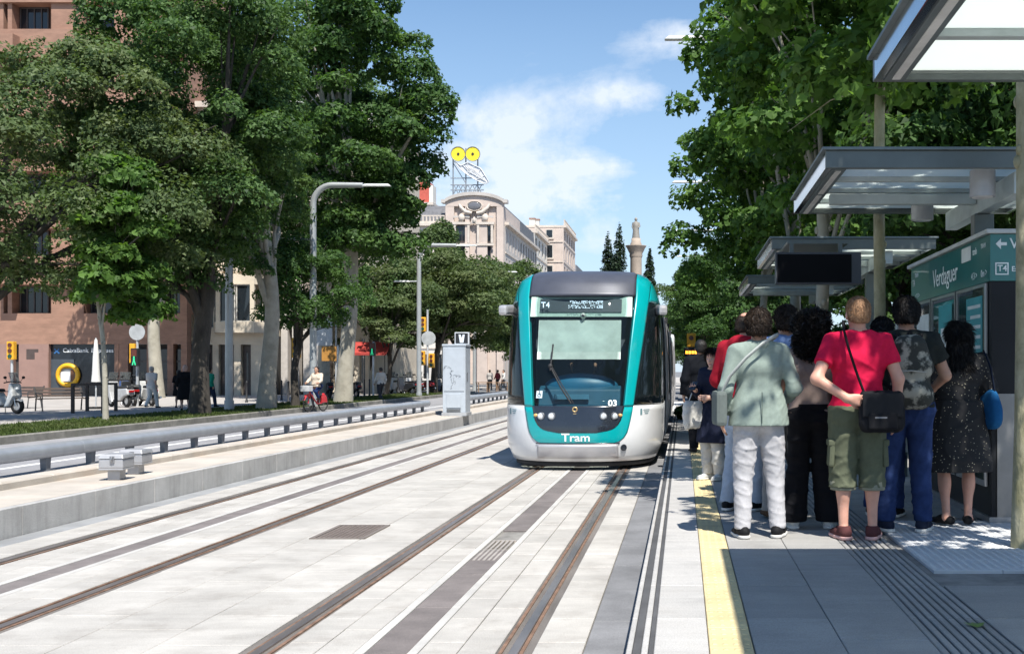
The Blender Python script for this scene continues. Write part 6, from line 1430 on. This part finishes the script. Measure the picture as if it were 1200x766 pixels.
# ---- young man bending over behind the man in red
loc = (X_at(1036, 9.9), 9.9, PZ)
P = Person('dark haired young man bowing his head between the man in red and the backpack', loc, -.3, 1.78, sk['tan'], .012, 1.0, group=QG, pitch=-.55, yaw=.3, pose=dict(elbR=(.24,.1,1.15), wriR=(.08,.3,1.15), elbL=(-.24,.1,1.15), wriL=(-.06,.3,1.15)))
P.body(); P.hair(hairs['black'], 'short', 8, .007); P.top(cloth('black_tee', (.014,.014,.016)), .02, .93, .6, .009, 81, 'shirt', 1.5, .022); P.trousers(jeans, .016, .08, seed=82); P.shoes(shoe_b, sole_w)
# ---- person behind the blazer whose dark jeans and pinkish shoes show
loc = (X_at(884, 11.6), 11.6, PZ)
P = Person('person in dark jeans and pinkish shoes, only the lower legs showing behind the blazer', loc, .2, 1.66, sk['tan'], .013, 1.0, group=QG)
P.body(); P.hair(hairs['dark'], 'bob'); P.top(cloth('grey_top', (.1,.1,.11)), .02, .92, 1.9, .009, 86, 'jumper'); P.trousers(cloth('dark_jeans', (.012,.018,.04)), .014, .1, seed=87); P.shoes(cloth('shoe_rose', (.35,.17,.15)), sole_w)
# ---- woman in the navy trench coat with the phone
loc = ground_pt(836, 562)
P = Person('woman in navy trench coat holding a phone, with pale trousers', loc, PI*.76, 1.56, sk['fair'], .011, .95, group=QG, yaw=.25, pitch=-.22,
    pose=dict(elbR=(.23,.02,1.14), wriR=(.10,.25,1.20), hdirR=(-.4,.9,.3), pnR=(-.2,.0,1), curlR=.6, elbL=(-.24,.03,1.15), wriL=(-.12,.22,1.10), hdirL=(.5,.8,.0)))
P.body(); P.hair(hairs['dark'], 'long', 6, .006)
navy = cloth('navy_coat', (.014,.017,.034)); P.top(navy, .03, .95, 1.9, .010, 91, 'coat', 1.51, .026); ck = P.skirt(navy, 1.05, .50, .138, .225, .016, 92, 'coat_skirt')
S = SDF(); S.cap(V3(-.04,0,1.05)*P.k, V3(.04,0,1.05)*P.k, .148*P.k, k=.03, flat=(0,1,0,.82)); P.add('belt', S.mesh('belt', .01, clips=[((0,0,1.025*P.k),(0,0,-1)),((0,0,1.075*P.k),(0,0,1))]), cloth('navy_belt', (.008,.01,.02)))
P.trousers(cloth('pale_trousers', (.50,.48,.44)), .016, .08, (.09,.075), (.075,.07), .010, 93); P.shoes(shoe_w, sole_w)
ph = thing('phone', 'dark phone held by the woman in the navy coat', 'phone', (0,0,0)); Mx = Matrix.Translation(loc) @ Matrix.Rotation(PI*.76, 4, 'Z'); pw = P.p('wriR')+V3(-.04,.075,.055)*P.k
ph.location = Mx @ Vector(pw); ph.rotation_euler = (-.7,0,PI*.76+.35); MB().box((0,0,0),(.075,.15,.009)).build('case', mat('phone_case', (.02,.02,.022), .3), ph, .003); MB().box((0,0,.0055),(.068,.14,.002)).build('screen', mat('phone_screen', (.03,.035,.045), .08), ph)
tb = thing('tote_bag', 'white tote bag hanging from the arm of the woman in the navy coat', 'bag', (loc[0]-.235, loc[1]-.02, PZ+.62), .4)
S = SDF(); S.cap((-.08,0,.05), (.08,0,.05), .06, k=.03, flat=(0,1,0,.7)); S.cap((-.08,0,.16), (.08,0,.16), .065, k=.08, flat=(0,1,0,.7)); S.cap((-.08,0,.27), (.08,0,.27), .05, k=.1, flat=(0,1,0,.6)); me = S.mesh('bag_body', .012, folds(.010, 94)); me.materials.append(cloth('tote_white', (.62,.60,.55))); link_mesh('bag_body', me, None, tb)
strap('strap', [(-.07,0,.3),(-.02,.0,.42),(.06,.0,.44),(.07,0,.3)], .025, .008, cloth('tote_white'), tb)
# ---- person in black farther along
loc = (X_at(821, 17.6), 17.6, PZ)
P = Person('person dressed all in black standing farther along the platform by the tram', loc, .15, 1.78, sk['tan'], .014, 1.05, group=QG)
P.body(); P.hair(hairs['black'], 'short'); P.top(cloth('black_jacket', (.008,.009,.012)), .035, .86, 1.93, .010, 96, 'jacket', 1.52, .03); P.trousers(cloth('black_trousers', (.01,.01,.012)), .014, .08, seed=97); P.shoes(shoe_b)
# ---- tram driver
P = Person('driver in dark uniform sitting behind the tram windscreen', (TXC+.0, TD+1.45, .60), PI, 1.72, sk['tan'], .016, 1.0, pose=dict(hipR=(.09,0,.52), hipL=(-.09,0,.52), kneR=(.12,.42,.5), kneL=(-.12,.42,.5), ankR=(.12,.45,.1), ankL=(-.12,.45,.1), elbR=(.25,.1,1.14), wriR=(.2,.34,1.1), elbL=(-.25,.1,1.14), wriL=(-.2,.34,1.1)))
P.body(); P.hair(hairs['dark'], 'short'); P.top(cloth('driver_navy', (.02,.03,.06)), .02, .8, 1.9, .008, 98, 'jacket')
# ---- people on the left pavement
FG = 'passers-by on the far pavement'
def left(px, py, z=.12): d = d_at(py, z); return (X_at(px, d), d, z)
def passer(label, loc, rz, ht, skn, hair, hs, topm, botm, wd=1., pose=None, sleeve=1.9, hem=.9, skirt=None, shoe=shoe_b, h=.024, grp=FG, cat='person'):
    P = Person(label, loc, rz, ht, skn, h, wd, pose, group=grp); P.body(face=True, bare=skirt is not None); P.hair(hair, hs)
    P.top(topm, .022, hem, sleeve, .008, len(label)); 
    if skirt: P.skirt(skirt[0], 1.03, skirt[1], .14, .2, .01)
    if botm: P.trousers(botm, .018, .08, seed=len(label)+3)
    P.shoes(shoe); return P
wk = dict(ankR=(.1,.2,.1), kneR=(.1,.14,.52), ankL=(-.1,-.24,.14), kneL=(-.1,.0,.5), elbR=(.24,-.1,1.14), wriR=(.23,-.02,.9), elbL=(-.24,.05,1.14), wriL=(-.23,.2,.93))
passer('person in white trousers and striped top walking away past the motor scooters', left(178,478.5), -.2, 1.64, sk['fair'], hairs['grey'], 'bob', cloth('white_top', (.52,.49,.46)), cloth('white_trousers', (.66,.65,.62)), 1.1, wk, .9)
passer('person in black dress and pink headscarf left of the thick oak trunk', left(217,481), .3, 1.68, sk['fair'], mat('scarf_pink', (.5,.33,.28), .8), 'bob', cloth('black_dress', (.012,.012,.014)), None, 1.15, None, 1.9, .9, (cloth('black_dress'), .42))
passer('child in dark clothes beside the person in black dress', left(209.5,478), .2, 1.5, sk['fair'], hairs['black'], 'short', cloth('black_dress'), None, 1.0, None, .9, .9, (cloth('black_dress'), .55))
passer('person with green jacket and dark bag right of the thick oak trunk', left(246,477.5), -.5, 1.6, sk['fair'], hairs['dark'], 'bob', cloth('green_jacket', (.02,.26,.16)), cloth('navy_pants', (.03,.04,.07)), 1.1, wk)
passer('balding man in dark jumper and khaki trousers between two oak trunks', left(318,474), -.25, 1.7, sk['pink'], hairs['grey'], 'balding', cloth('dark_jumper', (.015,.018,.028)), cloth('khaki', (.28,.24,.18)), 1.05, wk)
passer('person in cream jacket crossing the road near the metal cabinet', left(446,471,.04), .9, 1.72, sk['tan'], hairs['dark'], 'short', cloth('cream_jacket', (.56,.52,.46)), cloth('dark_pants2', (.05,.05,.055)), 1.05, wk)
for i, (px, d, c, lab) in enumerate(((574,92,(.4,.38,.36),'distant person in pale shirt on the pavement left of the tram'),(583,94,(.25,.05,.06),'distant person in maroon top on the pavement left of the tram'),(590,90,(.6,.58,.55),'distant person in white top next to the tram corner'),
        (470,84,(.05,.05,.06),'distant person in black behind the motorcycles'),(431,78,(.12,.12,.14),'distant person in grey near the pedestrian signal'),(417,76,(.3,.28,.25),'distant person in beige by the red awning'))):
    passer(lab, (X_at(px,d), d, .12 if px < 500 else .0), i*1.1, 1.7, sk['tan'], hairs['dark'], 'short', cloth('far_top%d' % i, c), cloth('dark_pants2'), 1.05, wk, h=.035)
# ================================================================== STREET FURNITURE, VEHICLES
lampm2 = mat('lamp_post_paint', (.40,.42,.42), .45, .4, var=.06, scale=2); lum = mat('luminaire_pale', (.62,.64,.62), .4)
def lamp(loc, h, arm, label, rz=0., low=True, r=.13, group='bent street lamps along the avenue'):
    t = thing('street_lamp', label, 'street lamp', loc, rz, group)
    R = .75; pts = [(0,0,0),(0,0,h*.5),(0,0,h-R)]
    for i in range(1,9): a = i/8*PI/2; pts.append((R*(1-math.cos(a)),0,h-R+R*math.sin(a)))
    pts += [(arm*.65,0,h)]
    MB().tube(pts, [r*1.05,r,r*.92]+[r*.9]*8+[r*.75], 12).build('pole', lampm2, t)
    MB().cyl((0,0,0),(0,0,.35),r*1.35,r*1.25,14).build('base', lampm2, t)
    MB().box((arm*.83,0,h),(arm*.38,.22,.09), taper=.8).build('luminaire', lum, t, .02)
    if low:
        MB().tube([(0,0,6.55),(-.5,0,6.55)], .045, 8).build('side_arm', lampm2, t); MB().box((-.95,0,6.56),(.95,.18,.09), taper=.8).build('side_luminaire', lum, t, .02)
    return t
def lpt(px, d, z=.04): return (X_at(px,d), d, z)
lamp(lpt(367,43.5,.19), Z_at(217,43.5)-.19, 3.0, 'tall bent street lamp before the tall dark oak, its arm pointing at the tracks')
lamp(lpt(491,62), Z_at(287.5,62)-.04, 3.2, 'bent street lamp with a lower side arm, above the metal cabinet')
lamp(lpt(556,89), Z_at(318.5,89)-.04, 3.4, 'most distant bent street lamp, its arm showing left of the tram roof')
lamp(lpt(268.5,39.6,.19), 11.0, 2.6, 'thick grey lamp post right of the black forking trunk, its head lost in the leaves')
lamp((2.72,26.7,PZ), Z_at(45,26.7)-PZ, 3.1, 'street lamp rising through the platform trees, arm pointing over the tracks', PI, False, .12)
lamp((2.6,47,.04), 9.55, 3.0, 'street lamp hidden in the trees beyond the platform end', PI, False, .12); lamp((2.6,63.7,.04), Z_at(271,63.7), 3.0, 'distant street lamp poking from the trees right of the monument', PI, False, .12); lamp((2.6,79,.04), Z_at(301,79), 3.0, 'farthest street lamp right of the monument', PI, False, .12)
sy = mat('signal_yellow', (.72,.36,.02), .5); sbk = mat('signal_black2', (.012,.012,.013), .5); polew = mat('pole_pale', (.5,.51,.52), .5, .3)
grn = emit_mat('signal_green', (.03,.5,.22), .6); amb = mat('signal_lens_off', (.10,.025,.015), .3); led_o = emit_mat('led_orange', (1.,.33,.03), 2.2)
def ped_signal(loc, label, h=2.9, yellow=False, disc=False, rz=0.):
    t = thing('pedestrian_signal', label, 'traffic signal', loc, rz)
    MB().tube([(0,0,0),(0,0,h)], .055, 10).build('pole', polew, t)
    b = MB().b2(-.14,.16,-.3,-.06,h-.78,h-.05).build('signal_box', sbk, t, .02)
    MB().b2(-.1,.12,-.32,-.301,h-.38,h-.1).build('red_lens', amb, b)
    f = MB().box((.01,-.315,h-.52),(.06,.02,.14)).ell((.01,-.315,h-.415),(.035,.012,.04),8,6).box((-.03,-.315,h-.66),(.04,.02,.16),ry=.25).box((.05,-.315,h-.66),(.04,.02,.16),ry=-.25); o = f.build('green_figure', grn, b)
    if yellow: MB().b2(-.28,-.06,-.12,.12,h-.65,h+.15).build('yellow_housing', sy, t, .02)
    if disc: MB().cyl((.02,-.06,h+.62),(.02,-.08,h+.62),.33,n=24).build('disc_sign', mat('sign_back_grey', (.45,.46,.46), .5, .3), t); MB().tube([(0,0,h),(0,0,h+.95)], .05, 8).build('extension', polew, t)
    return t
ped_signal(left(161,476)[:2]+(.12,), 'pedestrian signal with green figure, yellow housing and round disc before the brick building', 2.45, True, True)
ped_signal((X_at(437.5,62),62,.12), 'pedestrian signal on a pale pole beside the oak with leaning trunk', 3.1)
def yellow_signal(loc, zs, label, h, disc=None, r=.06):
    t = thing('traffic_light', label, 'traffic light', loc); MB().tube([(0,0,0),(0,0,h)], r, 10).build('pole', polew, t)
    for dx, z in zs:
        b = MB().b2(dx-.16,dx+.16,-.16,.12,z,z+.85).build('light_housing', sy, t, .03)
        for k in range(3): MB().cyl((dx,-.20,z+.16+k*.26),(dx,-.161,z+.16+k*.26),.095,n=14).build('lens', amb if k else mat('lens_green_off', (.01,.06,.04), .3), b)
    if disc: MB().cyl((.08,-.08,disc),(.08,-.1,disc),.42,n=24).build('disc_sign', mat('sign_back_grey'), t)
    return t
yellow_signal((X_at(14,52),52,.12), [(0,2.0)], 'yellow traffic light beside the stout pale trunk at the picture edge', 2.6)
yellow_signal((X_at(501,66),66,.04), [(-.25,3.9),(-.3,1.9),(.25,1.75)], 'traffic light with stacked yellow housings and grey disc left of the metal cabinet', 5.2, 3.5)
yellow_signal((X_at(347.5,47),47,.19), [(0,1.95)], 'yellow traffic light behind the slim black trunk of the small dark tree', 2.7)
bp2 = thing('street_sign', 'pale panel over an orange board on the lamp post behind the cyclist', 'sign', (X_at(380,50),50,.19))
MB().b2(-.55,.35,-.06,.06,2.55,3.75).build('panel', mat('panel_pale', (.52,.54,.55), .5), bp2); MB().b2(-.1,.55,-.05,.05,1.85,2.5).build('orange_board', mat('board_orange', (.42,.2,.04), .6), bp2)
for x in (-.5,.5): MB().tube([(x,.1,0),(x,.1,3.7)], .04, 8).build('pole', polew, bp2)
ls = thing('led_sign', 'small black sign with orange letters beside the person in black', 'sign', (X_at(810,33),33,PZ))
MB().tube([(0,0,0),(0,0,2.3)], .05, 8).build('pole', polew, ls); MB().b2(-.22,.24,-.12,-.04,1.72,2.0).build('casing', sbk, ls, .02)
for i in range(4): MB().b2(-.17+i*.09,-.10+i*.09,-.126,-.121,1.81,1.90).build('led_letter', led_o, ls)
MB().b2(-.13,.13,-.13,.0,2.02,2.42).build('signal_head', sy, ls, .02); MB().cyl((0,-.15,2.28),(0,-.131,2.28),.07,n=12).build('lens', amb, ls)
# ---- motor scooters
chrome = mat('chrome', (.5,.5,.5), .2, .9); tyre = mat('tyre', (.012,.012,.012), .85); seatm = mat('scooter_seat', (.015,.015,.016), .5)
def scooter(label, loc, rz, col, group):
    t = thing('motor_scooter', label, 'motor scooter', loc, rz, group)   # faces local +X
    pm = mat('scooter_'+col[0], col[1], .3, coat=.6)
    for x in (-.62,.66):
        w = MB().torus((x,0,.27),.20,.07,'y',20,8).build('wheel', tyre, t); MB().cyl((x,-.04,.27),(x,.04,.27),.14,n=16).build('rim', chrome, w)
    MB().prism([(-.95,.52),(-.85,.78),(-.1,.74),(.05,.5),(.12,.3),(-.3,.25),(-.55,.42)], 'y', -.17, .17).build('body', pm, t, .05)
    MB().prism([(.22,.22),(.45,.26),(.66,.62),(.60,1.02),(.48,1.06),(.42,.62),(.3,.34)], 'y', -.2, .2).build('front_shield', pm, t, .05)
    MB().b2(.0,.34,-.15,.15,.22,.30).build('footboard', sbk, t, .02); MB().prism([(-.92,.79),(-.85,.90),(-.4,.86),(-.05,.86),(.0,.75)], 'y', -.15, .15).build('seat', seatm, t, .04)
    MB().prism([(.42,.44),(.8,.52),(.88,.42),(.7,.46)], 'y', -.07, .07).build('mudguard', pm, t, .02)
    for s in (-.08,.08): MB().tube([(.66,s,.27),(.52,s,.9)], .022, 6).build('fork', chrome, t)
    MB().tube([(.44,-.34,1.06),(.5,-.15,1.1),(.5,.15,1.1),(.44,.34,1.06)], .02, 8).build('handlebar', sbk, t)
    for s in (-1,1): MB().ell((.52,s*.36,1.24),(.02,.07,.05),10,6).build('mirror', sbk, t); MB().tube([(.48,s*.26,1.08),(.52,s*.34,1.22)], .008, 5).build('mirror_stem', sbk, t)
    MB().ell((.66,0,.86),(.05,.09,.06),10,6).build('headlight', lensm, t); MB().prism([(.56,1.05),(.60,1.05),(.46,1.42),(.43,1.42)], 'y', -.17, .17).build('windshield', glass_mat('scooter_screen', (.2,.22,.22), .5, .05), t, .01)
    MB().box((-.97,0,.66),(.04,.2,.08)).build('tail_light', mat('tail_red', (.35,.01,.01), .3), t); MB().tube([(-.3,-.2,.3),(-.95,-.22,.38)], .05, 8).build('exhaust', chrome, t); MB().tube([(0,.1,.25),(-.12,.22,0)], .015, 5).build('stand', chrome, t)
    return t
MG = 'motor scooters parked on the pavement'
silver = ('silver', (.42,.42,.42)); wht = ('white', (.6,.6,.58)); blk = ('black', (.02,.02,.022)); blu = ('blue', (.02,.06,.2)); rd = ('red', (.3,.02,.02))
scooter('white motor scooter cut off by the picture edge', (X_at(3,38),38,.12), -.3, wht, MG)
for px, d, rz, c, lab in ((140,45,2.5,silver,'silver motor scooter beside the dark frames'),(152,46.5,2.3,blk,'black motor scooter between the silver and the white one'),(171,46.5,2.4,wht,'white motor scooter next to the person in white trousers'),(148,49,2.2,blu,'blue motor scooter behind the silver one'),
    (385,58,2.0,blk,'black motor scooter behind the cyclist'),(412,60,2.3,blk,'black motor scooter by the red awning'),(476,68,2.5,blk,'black motor scooter left of the stacked traffic light'),(484,70,2.4,silver,'silver motor scooter behind the stacked traffic light'),(497,72,2.4,rd,'red motor scooter behind the stacked traffic light'),(519,74,2.4,blk,'black motor scooter just left of the cabinet'),(463,72,2.2,wht,'white motor scooter near the brownish young tree')):
    scooter(lab, (X_at(px,d),d,.12 if d < 73 else .0), rz, c, MG)
# ---- bicycle with its rider
loc = (X_at(370,42.0),42.0,.04); rzb = -PI/2-.25
bk2 = thing('bicycle', 'red bicycle ridden along the verge toward the camera', 'bicycle', loc, rzb)
redb = mat('bicycle_red', (.55,.02,.03), .4, coat=.4)
for x in (-.5,.5):
    w = MB().torus((x,0,.34),.31,.025,'y',24,6).build('wheel', tyre, bk2); sp = MB()
    for i in range(8): a = i*PI/8; sp.tube([(x+.3*math.cos(a),0,.34+.3*math.sin(a)),(x-.3*math.cos(a),0,.34-.3*math.sin(a))], .004, 4)
    sp.build('spokes', chrome, w)
MB().tube([(-.5,0,.34),(-.1,0,.3),(.38,0,.72)], .03, 8).tube([(-.1,0,.3),(-.2,0,.85)], .028, 8).tube([(.5,0,.34),(.36,0,.95)], .026, 8).build('frame', redb, bk2)
MB().prism([(-.72,.34),(-.68,.55),(-.5,.7),(-.3,.6),(-.34,.34)], 'y', -.05, .05).build('rear_guard', redb, bk2, .02); MB().prism([(.36,.5),(.46,.7),(.66,.66),(.8,.44),(.72,.5),(.55,.62)], 'y', -.04, .04).build('front_guard', redb, bk2, .01)
MB().ell((-.22,0,.9),(.14,.09,.04),12,6).build('saddle', seatm, bk2); MB().tube([(.22,-.28,1.06),(.34,-.1,1.02),(.34,.1,1.02),(.22,.28,1.06)], .016, 8).build('handlebar', sbk, bk2)
MB().b2(.45,.75,-.17,.17,.78,1.0).build('front_basket', mat('basket_pale', (.5,.5,.5), .6), bk2, .02); MB().tube([(-.1,-.1,.3),(-.1,-.1,.13)], .012, 6).tube([(-.1,.1,.3),(-.1,.1,.46)], .012, 6).build('crank', chrome, bk2)
P = Person('cyclist in cream shirt and jeans riding the red bicycle', (loc[0],loc[1],.04), rzb-PI/2, 1.68, sk['tan'], .018, 1.0,
    dict(hipR=(.09,-.2,.98), hipL=(-.09,-.2,.98), kneR=(.13,.12,.78), kneL=(-.13,.2,.98-.2), ankR=(.12,-.02,.22), ankL=(-.12,.0,.52), elbR=(.27,.05,1.2), wriR=(.26,.26,1.09), elbL=(-.27,.05,1.2), wriL=(-.26,.26,1.09), hdirR=(0,1,.1), hdirL=(0,1,.1), lean=(0,-.05,0)), group=None)
P.t.location.z = .07
P.J['sho'+'R'] = V3(.178,-.12,1.43); P.J['shoL'] = V3(-.178,-.12,1.43)
P.body(); P.hair(hairs['dark'], 'bob'); P.top(cloth('cream_shirt', (.55,.47,.38)), .022, .95, 1.8, .008, 5, 'shirt')
S = SDF(); S.cap(V3(-.06,-.08,1.0)*P.k, V3(.06,-.08,1.0)*P.k, .13*P.k)
for q in 'RL': S.cap(P.p('hip'+q), P.p('kne'+q), .1*P.k, .075*P.k); S.cap(P.p('kne'+q), P.p('ank'+q), .07*P.k, .05*P.k)
P.add('trousers', S.mesh('trousers', .018, folds(.008, 7)), jeans); P.shoes(shoe_b)
# ---- benches, frames, parasols, bollards
wood = mat('bench_wood', (.07,.05,.04), .7, var=.2, scale=8, stretch=(1,6,6))
def bench(label, loc, rz, grp):
    t = thing('bench', label, 'bench', loc, rz, grp)
    for s in (-.8,.8):
        MB().tube([(s,-.3,0),(s,-.25,.42),(s,.2,.45),(s,.42,.88)], .025, 6).build('side_frame', iron, t); MB().tube([(s,.25,.45),(s,.32,0)], .025, 6).build('rear_leg', iron, t); MB().tube([(s,-.28,.42),(s,-.28,.64),(s,.28,.66)], .02, 6).build('armrest', iron, t)
    for i in range(4): MB().box((0,-.22+i*.13,.455),(1.7,.1,.03)).build('slat', wood, t, .006)
    for i in range(3): MB().box((0,.27+i*.06,.56+i*.12),(1.7,.025,.09),rx=-.4).build('slat', wood, t, .006)
    return t
BG = 'dark benches before the bank'
bench('dark slatted bench before the bank, turned sideways', (X_at(73,41),41,.12), .9, BG); bench('dark slatted bench behind the cut-off scooter', (X_at(24,44),44,.12), -.4, BG)
def frame_(label, x, y):
    t = thing('parking_frame', label, 'bicycle rack', (x,y,.12), .1, 'dark frames beside the young plane tree')
    MB().box((0,0,1.0),(1.1,.1,.08)).build('top_bar', wood, t, .01)
    for s in (-.5,.5): MB().box((s,0,.48),(.1,.1,.96)).build('leg', wood, t, .01)
frame_('dark upright frame left of the thin pale trunk', X_at(103,38.5), 38.5); frame_('dark upright frame right behind the thin pale trunk', X_at(119,40.5), 40.5)
def parasol(label, loc, h, wcol):
    t = thing('folded_parasol', label, 'parasol', loc, 0, 'folded white parasols')
    MB().tube([(0,0,0),(0,0,h)], .03, 8).build('pole', polew, t)
    MB().lathe([(.17,h*.38),(.14,h*.5),(.11,h*.75),(.05,h*.97),(.0,h)], n=10).build('folded_cloth', cloth('parasol_white', (.68,.67,.64)), t); MB().cyl((0,0,0),(0,0,.08),.28,n=16).build('base', sbk, t)
parasol('folded white parasol before the dark bank front', (X_at(112.5,43),43,.12), 2.75, 0); parasol('folded white parasol right of the pale plane trunk', (X_at(396,61),61,.12), 2.9, 0)
for i, (px, d, lab) in enumerate(((289,52,'slim dark bollard just left of the pale oak trunk'),(338,52,'slim dark bollard right of the balding man'),(330,56,'slim dark bollard in front of the tall ground floor columns'),(427,66,'slim dark bollard left of the pedestrian signal'),(433,66,'slim dark bollard right beside the pedestrian signal pole'))):
    b = thing('bollard', lab, 'bollard', (X_at(px,d),d,.12), 0, 'slim pavement bollards'); MB().lathe([(.07,0),(.06,.1),(.045,.12),(.045,.9),(.06,.95),(0,1.02)], n=10).build('post', iron, b)
for i, (px, lab) in enumerate(((578,'wooden cafe table on the terrace in front of the person in pale shirt'),(588,'wooden cafe table on the terrace touching the tram corner'),(566,'wooden cafe table on the terrace nearest the metal cabinet'))):
    t = thing('cafe_table', lab, 'table', (X_at(px,86),86,-.02), .2*i, 'cafe tables on the distant terrace'); MB().box((0,0,.74),(1.0,.8,.05)).build('tabletop', mat('cafe_wood', (.24,.15,.09), .7), t)
    for a in (-.42,.42):
        for b in (-.32,.32): MB().box((a,b,.36),(.06,.06,.72)).build('leg', mat('cafe_wood'), t)
# small things on the paving
lf = MB(); 
lf.add([(v[0]*.11, v[1]*.13, .006+.02*abs(v[0])) for v in LOBE], [tuple(range(len(LOBE)))])
o = lf.build('fallen_leaf', mat('fallen_leaf_green', (.10,.16,.03), .6)); o.location = (X_at(1143,5.62),5.62,PZ); tag(o, 'fallen green leaf lying on the ribbed tiles', 'leaf')
